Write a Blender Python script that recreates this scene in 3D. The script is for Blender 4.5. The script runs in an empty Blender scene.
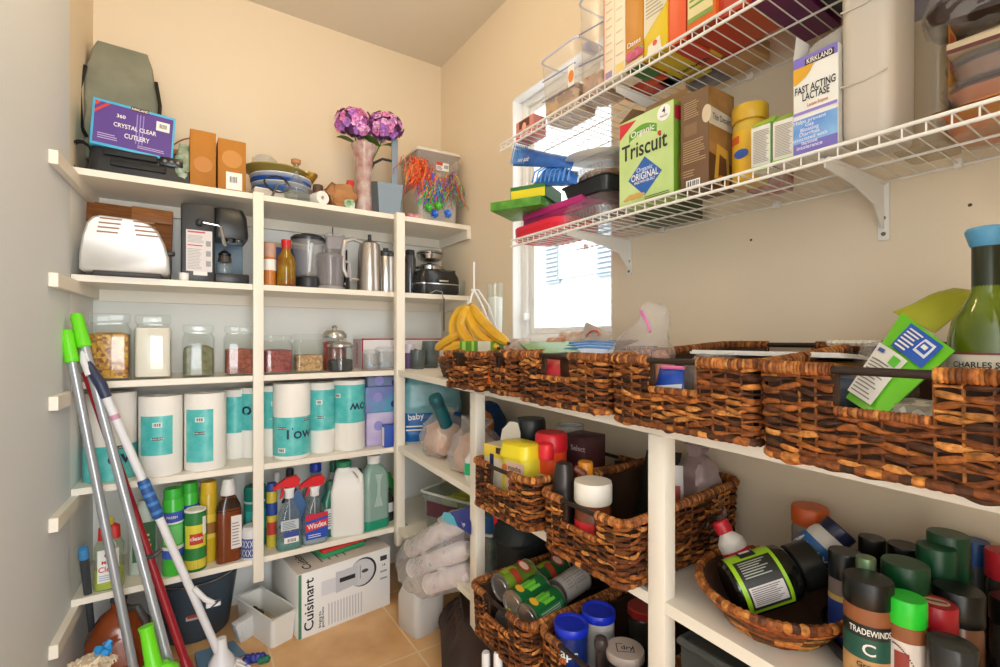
import bpy, bmesh, math, random
from math import sin, cos, pi, radians, atan2, hypot
from mathutils import Vector, Matrix, noise, Euler

random.seed(7)
SC = bpy.context.scene
COL = SC.collection

# ------------------------------------------------------------------ camera, world, light, exposure
CAM_Z = 1.07
YAW = 33.7
cam = bpy.data.cameras.new('camera')
cam.sensor_width = 36.0
cam.lens = 483 / 1000 * 36.0
cam.shift_y = 0.0045
cam.clip_start = 0.02
camo = bpy.data.objects.new('camera', cam)
camo.location = (0, 0, CAM_Z)
camo.rotation_euler = (radians(90), 0, radians(-YAW))
COL.objects.link(camo)
SC.camera = camo

SC.view_settings.view_transform = 'Standard'
SC.view_settings.look = 'None'
SC.view_settings.gamma = 1.0
SC.view_settings.use_curve_mapping = False
SC.view_settings.exposure = 0.1

world = bpy.data.worlds.new('daylight')
SC.world = world
world.use_nodes = True
bg = world.node_tree.nodes['Background']
bg.inputs[0].default_value = (0.93, 0.97, 1.0, 1)
bg.inputs[1].default_value = 3.0

def lamp(name, kind, loc, energy, color, rot=(0, 0, 0), size=0.2, size_y=None):
    d = bpy.data.lights.new(name, kind)
    d.energy = energy
    d.color = color
    if kind == 'AREA':
        d.size = size
        if size_y:
            d.shape = 'RECTANGLE'
            d.size_y = size_y
    elif kind == 'POINT':
        d.shadow_soft_size = size
    elif kind == 'SUN':
        d.angle = size
    o = bpy.data.objects.new(name, d)
    o.location = loc
    o.rotation_euler = [radians(a) for a in rot]
    COL.objects.link(o)
    return o

# warm ceiling lamp of the pantry, daylight of the doorway behind the photographer, sun on the house outside
lamp('ceiling_lamp_light', 'POINT', (0.30, 1.20, 2.18), 7, (1.0, 0.76, 0.46), size=0.10)
lamp('doorway_light', 'AREA', (0.25, -1.15, 1.25), 60, (0.93, 0.97, 1.0), rot=(90, 0, 0), size=1.1, size_y=2.0)
lamp('sun', 'SUN', (-3, 1.5, 5), 6.0, (1.0, 0.97, 0.92), rot=(0, -48, 0), size=0.02)

# ------------------------------------------------------------------ sight lines (pixel of the 1000 x 667 photograph -> place in the room)
def ray(u, v=338):
    X = (u - 500) / 483.0
    a = radians(YAW)
    return Vector((X * cos(a) + sin(a), -X * sin(a) + cos(a), (338 - v) / 483.0))
def py(u, v, y):
    r = ray(u, v); p = r * (y / r.y); p.z += CAM_Z; return p
def px(u, v, x):
    r = ray(u, v); p = r * (x / r.x); p.z += CAM_Z; return p
def pz(u, v, z):
    r = ray(u, v); p = r * ((z - CAM_Z) / r.z); p.z += CAM_Z; return p
def bk(u0, u1, vt, y, zb):            # on the back shelves: centre x, width, height
    a, b = py(u0, vt, y), py(u1, vt, y)
    return (a.x + b.x) / 2, b.x - a.x, (a.z + b.z) / 2 - zb
def rt(u0, u1, vt, x, zb):            # on the side wall: centre y, width, height
    a, b = px(u0, vt, x), px(u1, vt, x)
    return (a.y + b.y) / 2, a.y - b.y, px((u0 + u1) / 2, vt, x).z - zb

# ------------------------------------------------------------------ materials
def lin(c):
    c = c / 255.0
    return c / 12.92 if c <= 0.04045 else ((c + 0.055) / 1.055) ** 2.4
def rgb(r, g, b):
    return (lin(r), lin(g), lin(b), 1)
MATS = {}
def mat(name, col, rough=0.5, metal=0.0, alpha=1.0, spec=0.5, c2=None, scale=30, bump=0.0, kind='noise', trans=0.0, stretch=None):
    if name in MATS:
        return MATS[name]
    m = bpy.data.materials.new(name)
    m.use_nodes = True
    nt = m.node_tree
    p = nt.nodes['Principled BSDF']
    p.inputs['Base Color'].default_value = rgb(*col)
    p.inputs['Roughness'].default_value = rough
    p.inputs['Metallic'].default_value = metal
    p.inputs['Alpha'].default_value = alpha
    p.inputs['Specular IOR Level'].default_value = spec
    if trans:
        p.inputs['Transmission Weight'].default_value = trans
    if c2 or bump:
        tc = nt.nodes.new('ShaderNodeTexCoord')
        src = tc.outputs['Object']
        if stretch:
            mp = nt.nodes.new('ShaderNodeMapping')
            mp.inputs['Scale'].default_value = stretch
            nt.links.new(src, mp.inputs[0]); src = mp.outputs[0]
        if kind == 'voronoi':
            n = nt.nodes.new('ShaderNodeTexVoronoi'); n.inputs['Scale'].default_value = scale
            fac = n.outputs['Color']; h = n.outputs['Distance']
        else:
            n = nt.nodes.new('ShaderNodeTexNoise'); n.inputs['Scale'].default_value = scale
            n.inputs['Detail'].default_value = 5
            fac = n.outputs['Fac']; h = n.outputs['Fac']
        nt.links.new(src, n.inputs['Vector'])
        if c2:
            r = nt.nodes.new('ShaderNodeValToRGB')
            r.color_ramp.elements[0].position = 0.32; r.color_ramp.elements[1].position = 0.68
            r.color_ramp.elements[0].color = rgb(*col); r.color_ramp.elements[1].color = rgb(*c2)
            nt.links.new(fac, r.inputs[0]); nt.links.new(r.outputs[0], p.inputs['Base Color'])
        if bump:
            b = nt.nodes.new('ShaderNodeBump'); b.inputs['Strength'].default_value = bump
            b.inputs['Distance'].default_value = 0.004
            nt.links.new(h, b.inputs['Height']); nt.links.new(b.outputs[0], p.inputs['Normal'])
    MATS[name] = m
    return m
def attr_mat(name, rough=0.6, spec=0.3):
    m = bpy.data.materials.new(name); m.use_nodes = True
    nt = m.node_tree; p = nt.nodes['Principled BSDF']
    a = nt.nodes.new('ShaderNodeAttribute'); a.attribute_name = 'Col'
    tc = nt.nodes.new('ShaderNodeTexCoord'); n = nt.nodes.new('ShaderNodeTexNoise'); n.inputs['Scale'].default_value = 120; n.inputs['Detail'].default_value = 4
    nt.links.new(tc.outputs['Object'], n.inputs['Vector'])
    mr = nt.nodes.new('ShaderNodeMapRange'); mr.inputs[1].default_value = .3; mr.inputs[2].default_value = .7; mr.inputs[3].default_value = .45; mr.inputs[4].default_value = 1.5
    nt.links.new(n.outputs['Fac'], mr.inputs[0])
    mx = nt.nodes.new('ShaderNodeMix'); mx.data_type = 'RGBA'; mx.blend_type = 'MULTIPLY'; mx.inputs[0].default_value = 1
    nt.links.new(a.outputs['Color'], mx.inputs[6]); nt.links.new(mr.outputs[0], mx.inputs[7])
    nt.links.new(mx.outputs[2], p.inputs['Base Color'])
    p.inputs['Roughness'].default_value = rough; p.inputs['Specular IOR Level'].default_value = spec
    MATS[name] = m
    return m
_pc = {}
def K(r, g, b, rough=0.45, metal=0.0, alpha=1.0):      # plain colour, made once
    k = (r, g, b, rough, metal, alpha)
    if k not in _pc:
        _pc[k] = mat('paint_%d_%d_%d_%d_%d_%d' % (r, g, b, rough * 100, metal * 100, alpha * 100), (r, g, b), rough, metal, alpha)
    return _pc[k]
def clear(name, tint, haze=.06, rough=.06, body=None, bump=0.0, scale=50):
    """thin clear glass or plastic: mostly see-through, a little of its own colour, mirror-like at grazing angles"""
    if name in MATS: return MATS[name]
    m = bpy.data.materials.new(name); m.use_nodes = True; nt = m.node_tree; nt.nodes.clear()
    out = nt.nodes.new('ShaderNodeOutputMaterial'); tr = nt.nodes.new('ShaderNodeBsdfTransparent'); tr.inputs[0].default_value = rgb(*tint)
    di = nt.nodes.new('ShaderNodeBsdfDiffuse'); di.inputs[0].default_value = rgb(*(body or tint)); gl = nt.nodes.new('ShaderNodeBsdfGlossy'); gl.inputs['Roughness'].default_value = rough
    a = nt.nodes.new('ShaderNodeMixShader'); a.inputs[0].default_value = haze
    nt.links.new(tr.outputs[0], a.inputs[1]); nt.links.new(di.outputs[0], a.inputs[2])
    lw = nt.nodes.new('ShaderNodeLayerWeight'); lw.inputs[0].default_value = .5
    pw = nt.nodes.new('ShaderNodeMath'); pw.operation = 'POWER'; pw.inputs[1].default_value = 4; nt.links.new(lw.outputs['Facing'], pw.inputs[0])
    fr = nt.nodes.new('ShaderNodeMath'); fr.operation = 'MULTIPLY_ADD'; fr.inputs[1].default_value = .55; fr.inputs[2].default_value = .035; nt.links.new(pw.outputs[0], fr.inputs[0])
    c = nt.nodes.new('ShaderNodeMixShader'); nt.links.new(fr.outputs[0], c.inputs[0]); nt.links.new(a.outputs[0], c.inputs[1]); nt.links.new(gl.outputs[0], c.inputs[2])
    if bump:
        tc = nt.nodes.new('ShaderNodeTexCoord'); n = nt.nodes.new('ShaderNodeTexNoise'); n.inputs['Scale'].default_value = scale; n.inputs['Detail'].default_value = 3
        b = nt.nodes.new('ShaderNodeBump'); b.inputs['Strength'].default_value = bump; b.inputs['Distance'].default_value = .01
        nt.links.new(tc.outputs['Object'], n.inputs[0]); nt.links.new(n.outputs['Fac'], b.inputs['Height'])
        for q in (gl, di, lw): nt.links.new(b.outputs[0], q.inputs['Normal'])
    nt.links.new(c.outputs[0], out.inputs[0]); MATS[name] = m; return m
WHITE = K(240, 238, 232); BLACK = K(22, 22, 23, .4); CHROME = K(205, 205, 205, .18, 1.0); STEEL = K(200, 198, 194, .3, 1.0)
PAPER = K(238, 236, 230, .8); INK = K(25, 25, 28, .7)
GLASS = clear('clear_glass', (251, 253, 252), .03, .04)
PLAST = clear('clear_plastic', (248, 249, 249), .12, .12)
FILM = clear('clear_film', (250, 250, 250), .12, .10, (255, 252, 250), .9, 38)
FILM2 = clear('milky_film', (250, 249, 248), .20, .12, (255, 252, 250), 1.0, 34)
FROST = clear('frosted_plastic', (244, 242, 238), .20, .25, (250, 248, 244))
WICKER = attr_mat('woven_strands', .55, .35)
TINSEL = attr_mat('metallic_tinsel', .25, .8)

# ------------------------------------------------------------------ mesh builder
def rrect(hx, hy, cr, n=4):
    cr = max(1e-5, min(cr, hx, hy)); pts = []
    for cx, cy, a0 in ((hx - cr, -hy + cr, -90), (hx - cr, hy - cr, 0), (-hx + cr, hy - cr, 90), (-hx + cr, -hy + cr, 180)):
        for i in range(n + 1):
            a = radians(a0 + 90 * i / n); pts.append((cx + cr * cos(a), cy + cr * sin(a)))
    return pts
_txt = {}
def text_mesh(s):
    if s not in _txt:
        cu = bpy.data.curves.new('lettering', 'FONT'); cu.body = s; cu.size = 1.0
        cu.align_x = 'CENTER'; cu.align_y = 'CENTER'; cu.resolution_u = 3; cu.offset = .014
        o = bpy.data.objects.new('lettering', cu)
        me = o.to_mesh()
        _txt[s] = ([v.co.copy() for v in me.vertices], [tuple(p.vertices) for p in me.polygons])
        o.to_mesh_clear(); bpy.data.objects.remove(o); bpy.data.curves.remove(cu)
    return _txt[s]
class B:
    def __init__(s):
        s.v = []; s.f = []; s.mi = []; s.c = []; s.mats = []; s.hascol = False
    def add(s, vs, fs, m, M=None, col=None):
        o = len(s.v)
        if m not in s.mats: s.mats.append(m)
        k = s.mats.index(m)
        s.v += [(M @ Vector(p)) if M else Vector(p) for p in vs]
        for i, f in enumerate(fs):
            s.f.append([o + j for j in f]); s.mi.append(k)
            cc = col[i] if isinstance(col, list) else col
            s.c.append(cc); s.hascol |= cc is not None
        return s
    def box(s, x0, x1, y0, y1, z0, z1, m, bev=0.0, M=None, seg=2):
        if bev:
            bm = bmesh.new(); bmesh.ops.create_cube(bm, size=1)
            for v in bm.verts:
                v.co = Vector((x0 + (v.co.x + .5) * (x1 - x0), y0 + (v.co.y + .5) * (y1 - y0), z0 + (v.co.z + .5) * (z1 - z0)))
            bmesh.ops.bevel(bm, geom=list(bm.edges), offset=bev, segments=seg, profile=.5, affect='EDGES')
            bm.verts.index_update()
            s.add([v.co.copy() for v in bm.verts], [[v.index for v in f.verts] for f in bm.faces], m, M); bm.free()
        else:
            s.add([(x0, y0, z0), (x1, y0, z0), (x1, y1, z0), (x0, y1, z0), (x0, y0, z1), (x1, y0, z1), (x1, y1, z1), (x0, y1, z1)],
                  [(3, 2, 1, 0), (4, 5, 6, 7), (0, 1, 5, 4), (1, 2, 6, 5), (2, 3, 7, 6), (3, 0, 4, 7)], m, M)
        return s
    def rings(s, rings, m, M=None, cap0=True, cap1=True, col=None):
        n = len(rings[0]); vs = [p for r in rings for p in r]; fs = []
        for i in range(len(rings) - 1):
            for j in range(n):
                k = (j + 1) % n
                fs.append((i * n + j, i * n + k, (i + 1) * n + k, (i + 1) * n + j))
        if cap0: fs.append(tuple(range(n - 1, -1, -1)))
        if cap1: fs.append(tuple(range((len(rings) - 1) * n, len(rings) * n)))
        return s.add(vs, fs, m, M, col)
    def lathe(s, prof, m, M=None, seg=28, cap=True):
        rr = [[(max(r, 1e-4) * cos(2 * pi * j / seg), max(r, 1e-4) * sin(2 * pi * j / seg), z) for j in range(seg)] for r, z in prof]
        return s.rings(rr, m, M, cap, cap)
    def loft(s, secs, m, M=None, n=4, amp=0.0, freq=20, seed=0, cap0=True, cap1=True):   # secs: (hx, hy, cr, z[, cx, cy])
        rr = []
        if amp >= .006:          # crumpled things: more rings, finer folds
            n = max(n, 9); full = [tuple(q[:4]) + ((q[4], q[5]) if len(q) > 4 else (0, 0)) for q in secs]; secs = []
            for a, c in zip(full, full[1:]):
                k = max(2, int((c[3] - a[3]) / .010)); secs += [tuple(x + (y - x) * j / k for x, y in zip(a, c)) for j in range(k)]
            secs.append(full[-1])
        for q in secs:
            cx, cy = (q[4], q[5]) if len(q) > 4 else (0, 0)
            ring = []
            for x, y in rrect(q[0], q[1], q[2], n):
                p = Vector((x + cx, y + cy, q[3]))
                if amp:
                    d = noise.noise_vector(p * freq + Vector((seed * 7.3, seed * 3.1, seed))) * amp
                    if amp >= .006:
                        w = p * freq * 1.9 + Vector((seed * 2.3, 5.1, 1.7)); d = d + Vector((x, y, 0)).normalized() * (.45 - abs(noise.noise(w)) * 1.6) * amp * .6
                    p = p + d
                ring.append(p)
            rr.append(ring)
        return s.rings(rr, m, M, cap0, cap1)
    def tube(s, pts, r, m, seg=8, closed=False, M=None, col=None):
        pts = [Vector(p) for p in pts]; n = len(pts); rr = []
        up = Vector((0.13, 0.27, 1)).normalized(); prev = None
        for i, p in enumerate(pts):
            a = pts[i - 1] if (i > 0 or closed) else p
            b = pts[(i + 1) % n] if (i < n - 1 or closed) else p
            t = (b - a)
            t = t.normalized() if t.length > 1e-9 else Vector((0, 0, 1))
            if prev is None:
                x = t.cross(up)
                if x.length < 1e-3: x = t.cross(Vector((1, 0, 0)))
            else:
                x = prev - t * prev.dot(t)
            x.normalize(); prev = x; y = t.cross(x)
            ri = r[i] if isinstance(r, (list, tuple)) else r
            rr.append([p + (x * cos(2 * pi * j / seg) + y * sin(2 * pi * j / seg)) * ri for j in range(seg)])
        if closed: rr.append(rr[0])
        return s.rings(rr, m, M, not closed, not closed, col)
    def prism(s, poly, y0, y1, m, M=None):      # outline in x, z swept along y
        n = len(poly)
        vs = [(x, y0, z) for x, z in poly] + [(x, y1, z) for x, z in poly]
        fs = [tuple(range(n)), tuple(range(2 * n - 1, n - 1, -1))] + [(i, i + n, (i + 1) % n + n, (i + 1) % n) for i in range(n)]
        return s.add(vs, fs, m, M)
    def rect(s, M, x0, y0, x1, y1, m, off=.0006):
        return s.add([(x0, y0, off), (x1, y0, off), (x1, y1, off), (x0, y1, off)], [(0, 1, 2, 3)], m, M)
    def poly(s, M, pts, m, off=.0006):
        return s.add([(x, y, off) for x, y in pts], [tuple(range(len(pts)))], m, M)
    def disc(s, M, x, y, rx, m, off=.0008, ry=None, n=24):
        ry = ry or rx
        return s.poly(M, [(x + rx * cos(2 * pi * i / n), y + ry * sin(2 * pi * i / n)) for i in range(n)], m, off)
    def text(s, M, t, x, y, h, m, off=.0011, rot=0, wide=None, xs=1.0):
        vs, fs = text_mesh(t)
        if not vs: return s
        k = h * 1.38
        if wide:
            w = max(v.x for v in vs) - min(v.x for v in vs); xs = wide / (w * k)
        c, d = cos(radians(rot)), sin(radians(rot))
        return s.add([(x + (v.x * k * xs) * c - v.y * k * d, y + (v.x * k * xs) * d + v.y * k * c, off) for v in vs], fs, m, M)
    def lines(s, M, x0, y0, x1, y1, n, m, fill=.4, off=.001, seed=0):       # rows of small print
        rnd = random.Random(seed); dy = (y1 - y0) / n
        for i in range(n):
            s.rect(M, x0, y0 + dy * i, x0 + (x1 - x0) * rnd.uniform(.7, 1), y0 + dy * (i + fill), m, off)
        return s
    def barcode(s, M, x0, y0, x1, y1, off=.0014):
        s.rect(M, x0, y0, x1, y1, PAPER, off); rnd = random.Random(3); x = x0 + (x1 - x0) * .1
        while x < x1 - (x1 - x0) * .14:
            w = (x1 - x0) * rnd.choice((.03, .05, .07)); s.rect(M, x, y0 + (y1 - y0) * .2, x + w, y1 - (y1 - y0) * .15, INK, off + .0004); x += w * 2
        return s
    # things printed round a cylinder: angle 0 faces local -Y
    def wrap(s, r, a0, a1, z0, z1, m, off=.0008, n=14, M=None):
        R = r + off; vs = []; fs = []
        for i in range(n + 1):
            a = radians(a0 + (a1 - a0) * i / n)
            vs += [(R * sin(a), -R * cos(a), z0), (R * sin(a), -R * cos(a), z1)]
        for i in range(n): fs.append((2 * i, 2 * i + 2, 2 * i + 3, 2 * i + 1))
        return s.add(vs, fs, m, M)
    def wtext(s, r, t, a, z, h, m, off=.0018, wide=None, rot=0, M=None):
        vs, fs = text_mesh(t); k = h * 1.38; xs = 1
        if not vs: return s
        if wide: xs = wide / ((max(v.x for v in vs) - min(v.x for v in vs)) * k)
        c, d = cos(radians(rot)), sin(radians(rot)); R = r + off; out = []
        for v in vs:
            x = v.x * k * xs * c - v.y * k * d; zz = v.x * k * xs * d + v.y * k * c
            b = radians(a) + x / r; out.append((R * sin(b), -R * cos(b), z + zz))
        return s.add(out, fs, m, M)
    def build(s, name, parent=None, label=None):
        me = bpy.data.meshes.new(name)
        me.from_pydata([tuple(v) for v in s.v], [], s.f)
        for m in s.mats: me.materials.append(m)
        me.polygons.foreach_set('material_index', s.mi)
        me.polygons.foreach_set('use_smooth', [True] * len(s.f))
        if s.hascol:
            at = me.color_attributes.new('Col', 'FLOAT_COLOR', 'CORNER'); buf = []
            for p, c in zip(me.polygons, s.c):
                c = c or (1, 1, 1)
                buf += [c[0], c[1], c[2], 1.0] * p.loop_total
            at.data.foreach_set('color', buf)
        me.update()
        me.set_sharp_from_angle(angle=radians(38))
        o = bpy.data.objects.new(name, me); COL.objects.link(o)
        if parent: o.parent = parent
        if label: o['label'] = label
        return o
def crumple(rr, k=5, amp=.010, freq=24, seed=0, M=None):
    """finer rings between the given ones, creased like thin plastic"""
    n = len(rr[0]); out = []
    for i in range(len(rr) - 1):
        for j in range(k + (i == len(rr) - 2)):
            f = j / k; out.append([rr[i][q].lerp(rr[i + 1][q], f) for q in range(n)])
    res = []
    for ring in out:
        c = sum(ring, Vector()) / n; m = []
        for q in range(n):
            for h in range(2):
                p = ring[q].lerp(ring[(q + 1) % n], h / 2); d = p - c
                if d.length > 1e-6: d.normalize()
                w = p * freq + Vector((seed, seed * 2.7, 1.3))
                p = p + d * amp * (.5 - 1.7 * abs(noise.noise(w)) - .9 * abs(noise.noise(w * 2.3))) + noise.noise_vector(w * .6) * amp * .5
                m.append(p)
        res.append(m)
    return res
def face(which, w, d, h):
    """plane of one side of a carton standing on z = 0: x to the right, y up, origin at the middle of the side"""
    if which == 'F': return Matrix(((1, 0, 0, 0), (0, 0, -1, -d / 2), (0, 1, 0, h / 2), (0, 0, 0, 1)))
    if which == 'R': return Matrix(((0, 0, 1, w / 2), (1, 0, 0, 0), (0, 1, 0, h / 2), (0, 0, 0, 1)))
    if which == 'L': return Matrix(((0, 0, -1, -w / 2), (-1, 0, 0, 0), (0, 1, 0, h / 2), (0, 0, 0, 1)))
    if which == 'T': return Matrix(((1, 0, 0, 0), (0, 1, 0, 0), (0, 0, 1, h), (0, 0, 0, 1)))
    if which == 'D': return Matrix(((1, 0, 0, 0), (0, -1, 0, 0), (0, 0, -1, 0), (0, 0, 0, 1)))

# ------------------------------------------------------------------ tagging
def tag(o, label, cat, group=None, kind=None):
    if label: o['label'] = label
    if cat: o['category'] = cat
    if group: o['group'] = group
    if kind: o['kind'] = kind
    return o
def thing(name, label, cat, loc=(0, 0, 0), rz=0, group=None, rot=None):
    o = bpy.data.objects.new(name, None); o.empty_display_size = .05; COL.objects.link(o)
    o.location = loc; o.rotation_euler = [radians(a) for a in rot] if rot else (0, 0, radians(rz))
    return tag(o, label, cat, group)
def solo(b, name, label, cat, loc=(0, 0, 0), rz=0, group=None, rot=None, kind=None):
    o = b.build(name); o.location = loc; o.rotation_euler = [radians(a) for a in rot] if rot else (0, 0, radians(rz))
    return tag(o, label, cat, group, kind)
def struct(b, name, parent=None):
    o = b.build(name, parent)
    if not parent: o['kind'] = 'structure'
    return o
def scaled(prof, w, h):
    return [(r * w / 2, z * h) for r, z in prof]
def L(name, label, cat, loc, w, h, parts, rz=0, group=None, rot=None, deco=None, seg=28):
    """turned thing: parts = (part name, profile in units of half width and height, material)"""
    t = thing(name, label, cat, loc, rz, group, rot)
    for i, (pn, prof, m) in enumerate(parts):
        o = B().lathe(scaled(prof, w, h), m, seg=seg).build(pn, t)
        if i == 0: first = o
    if deco:
        b = B(); deco(b, w / 2, h); b.build('label', first)
    return t
def carton(name, label, cat, loc, w, d, h, m, rz=0, group=None, rot=None, deco=None, side=None, top=None, bev=.0015, extra=None):
    t = thing(name, label, cat, loc, rz, group, rot)
    b = B().box(-w / 2, w / 2, -d / 2, d / 2, 0, h, m, bev)
    if side:
        for q in 'RL': b.rect(face(q, w, d, h), -d / 2 + .001, -h / 2 + .001, d / 2 - .001, h / 2 - .001, side, .0003)
    if top: b.rect(face('T', w, d, h), -w / 2 + .001, -d / 2 + .001, w / 2 - .001, d / 2 - .001, top, .0003)
    if deco: deco(b, w, d, h)
    b.build('box_body', t)
    if extra: extra(t, w, d, h)
    return t
# common outlines
CANP = [(.93, 0), (1, .015), (1, .985), (.93, 1), (.9, .975)]
JARP = [(.9, 0), (1, .04), (1, .74), (.9, .82), (.8, .84)]
# ================================================================== THE SETTING
CREAM = mat('cream_paint_lamp_warmth', (234, 217, 190), .85, bump=.12, scale=90)  # cream paint; above the back shelves it also carries the lamp's warmth
LEFTP = mat('grey_white_daylit_wall', (222, 226, 228), .7, bump=.10, scale=90)  # cool daylight from the door put into the left wall's colour
SHELFWALL = mat('white_shelf_wall', (240, 240, 234), .8, bump=.10, scale=90)
CEIL = mat('ceiling_paint', (222, 212, 194), .9, bump=.1, scale=60)
BOARD = mat('white_painted_board', (240, 232, 216), .45)
XR, YB, ZC = 1.109, 2.2, 2.44
def xl(y): return -.247 - (2.2 - y) * .0647      # the side wall with the mops is not quite square
def slab(b, pts, z0, z1, m):
    n = len(pts)
    return b.add([(x, y, z0) for x, y in pts] + [(x, y, z1) for x, y in pts],
                 [tuple(range(n - 1, -1, -1)), tuple(range(n, 2 * n))] + [(i, (i + 1) % n, (i + 1) % n + n, i + n) for i in range(n)], m)
def tile_floor():
    m = bpy.data.materials.new('tan_floor_tile'); m.use_nodes = True
    nt = m.node_tree; p = nt.nodes['Principled BSDF']; p.inputs['Roughness'].default_value = .28
    tc = nt.nodes.new('ShaderNodeTexCoord'); mp = nt.nodes.new('ShaderNodeMapping')
    mp.inputs['Location'].default_value = (.16, .155, 0); mp.inputs['Rotation'].default_value = (0, 0, radians(0))
    br = nt.nodes.new('ShaderNodeTexBrick'); br.offset = 0; br.inputs['Scale'].default_value = 1
    br.inputs['Brick Width'].default_value = .42; br.inputs['Row Height'].default_value = .42; br.inputs['Mortar Size'].default_value = .004
    br.inputs['Color1'].default_value = (1, 1, 1, 1); br.inputs['Color2'].default_value = (.9, .9, .9, 1); br.inputs['Mortar'].default_value = (0, 0, 0, 1)
    n = nt.nodes.new('ShaderNodeTexNoise'); n.inputs['Scale'].default_value = 7; n.inputs['Detail'].default_value = 6
    r = nt.nodes.new('ShaderNodeValToRGB')
    r.color_ramp.elements[0].color = rgb(206, 152, 96); r.color_ramp.elements[1].color = rgb(232, 186, 130)
    r.color_ramp.elements[0].position = .3; r.color_ramp.elements[1].position = .7
    mx = nt.nodes.new('ShaderNodeMix'); mx.data_type = 'RGBA'
    nt.links.new(tc.outputs['Object'], mp.inputs[0]); nt.links.new(mp.outputs[0], br.inputs['Vector']); nt.links.new(tc.outputs['Object'], n.inputs['Vector'])
    nt.links.new(n.outputs['Fac'], r.inputs[0]); nt.links.new(br.outputs['Fac'], mx.inputs['Factor'])
    nt.links.new(r.outputs[0], mx.inputs[6]); mx.inputs[7].default_value = rgb(228, 196, 150)
    nt.links.new(mx.outputs[2], p.inputs['Base Color'])
    return m
YN = -1.3
struct(B().box(-.75, XR + .2, YN, YB + .12, -.06, 0, tile_floor()), 'floor')
struct(B().box(-.75, XR + .2, YN, YB + .12, ZC, ZC + .06, CEIL), 'ceiling')
b = B().box(-.6, XR + .12, YB, YB + .12, 1.57, ZC, CREAM); b.box(-.6, XR + .12, YB, YB + .12, 0, 1.57, SHELFWALL)  # lamp warmth painted in above the top tier, neutral tone below
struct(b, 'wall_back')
b = B()
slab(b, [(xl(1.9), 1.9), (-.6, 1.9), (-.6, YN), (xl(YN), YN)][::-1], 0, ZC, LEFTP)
slab(b, [(xl(2.2), 2.2), (-.6, 2.2), (-.6, 1.9), (xl(1.9), 1.9)][::-1], 1.57, ZC, CREAM)  # warm lamp tone painted on, continuing the back wall
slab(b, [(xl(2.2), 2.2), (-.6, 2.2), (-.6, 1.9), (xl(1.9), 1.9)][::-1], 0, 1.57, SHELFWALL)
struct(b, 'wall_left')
WY0, WY1, WZ0, WZ1 = 1.042, 1.575, 1.055, 2.02
b = B()
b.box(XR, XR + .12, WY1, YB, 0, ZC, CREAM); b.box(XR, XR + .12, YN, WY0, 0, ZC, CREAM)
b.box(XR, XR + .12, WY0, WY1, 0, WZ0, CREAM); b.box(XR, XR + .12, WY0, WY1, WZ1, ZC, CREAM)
for (u, v) in ((751, 240), (970, 205), (971, 51)):      # small nail holes
    p = px(u, v, XR - .0005); M = Matrix.Translation(p) @ Matrix.Rotation(radians(-90), 4, 'Y')
    b.disc(M, 0, 0, .003, K(70, 55, 40), 0, n=10)
struct(b, 'wall_right')
b = B(); b.box(.27, XR + .12, -.54, -.42, 0, ZC, CREAM); b.box(-.6, .27, -.54, -.42, 2.08, ZC, CREAM)  # unseen door-side wall, added and widened to keep light off the near right end
struct(b, 'shade_wall_front')
# window: white frame, sash, glass
wf = K(244, 244, 242, .35)
wroot = bpy.data.objects.new('window_1', None); COL.objects.link(wroot); wroot['kind'] = 'structure'
b = B(); x0, x1 = XR + .045, XR + .10
for (a, c, e, f) in ((WY0, WY0 + .03, WZ0, WZ1), (WY1 - .035, WY1, WZ0, WZ1), (WY0 + .0302, WY1 - .0352, WZ0, WZ0 + .03), (WY0 + .0302, WY1 - .0352, WZ1 - .03, WZ1)):
    b.box(x0, x1, a, c, e, f, wf, .004)
b.build('window_frame', wroot)
b = B(); x0, x1 = XR + .06, XR + .085
for (a, c, e, f) in ((WY0 + .03, WY0 + .05, WZ0 + .03, WZ1 - .03), (WY1 - .065, WY1 - .035, WZ0 + .03, WZ1 - .03), (WY0 + .05, WY1 - .065, WZ0 + .03, WZ0 + .055), (WY0 + .05, WY1 - .065, 1.53, 1.56), (WY0 + .05, WY1 - .065, WZ1 - .055, WZ1 - .03)):
    b.box(x0, x1, a, c, e, f, wf, .003)
b.build('window_sash', wroot)
B().box(XR + .07, XR + .074, WY0 + .05, WY1 - .06, WZ0 + .05, WZ1 - .05, mat('window_glass', (240, 248, 250), .02, 0, .06)).build('window_glass', wroot)
B().box(XR + .03, XR + .06, 1.535, 1.553, 1.14, 1.17, wf, .004).build('window_latch', wroot)
# sill and white drywall returns of the recess
b = B()
b.box(XR + .001, XR + .046, WY1 - .006, WY1, WZ0, WZ1, wf); b.box(XR + .001, XR + .046, WY0, WY0 + .006, WZ0, WZ1, wf)
b.box(XR + .001, XR + .046, WY0, WY1, WZ0, WZ0 + .006, wf); b.box(XR + .001, XR + .046, WY0, WY1, WZ1 - .006, WZ1, wf)
struct(b, 'trim_1')
# the house next door, bright in the sun
hs = thing('neighbour_house', 'sunlit white house with shuttered window seen through the pantry window', 'house', (4.2, 3, 0))
b = B().box(0, .3, -4, 5, -.2, 5.2, K(186, 188, 190, .9))
for i in range(26): b.box(-.012, .001, -4, 5, -.1 + i * .2, .085 + i * .2, K(186, 188, 190, .9))
b.build('siding', hs)
p = px(580, 272, 4.2); yy, zz = p.y - 3, p.z
b = B().box(-.05, .0, yy - .34, yy + .34, zz - .05, zz + .85, K(196, 198, 200, .6)); hw_ = b.build('house_window', hs)
for s in (-1, 1):
    b = B(); c0 = yy + s * .34 + (s - 1) * .14; b.box(-.055, -.012, c0, c0 + .28, zz - .1, zz + .9, K(128, 140, 150, .6))
    for i in range(16): b.box(-.075, -.04, c0 + .02, c0 + .26, zz - .06 + i * .06, zz - .03 + i * .06, K(150, 160, 168, .6))
    b.build('shutter', hw_)
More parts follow.
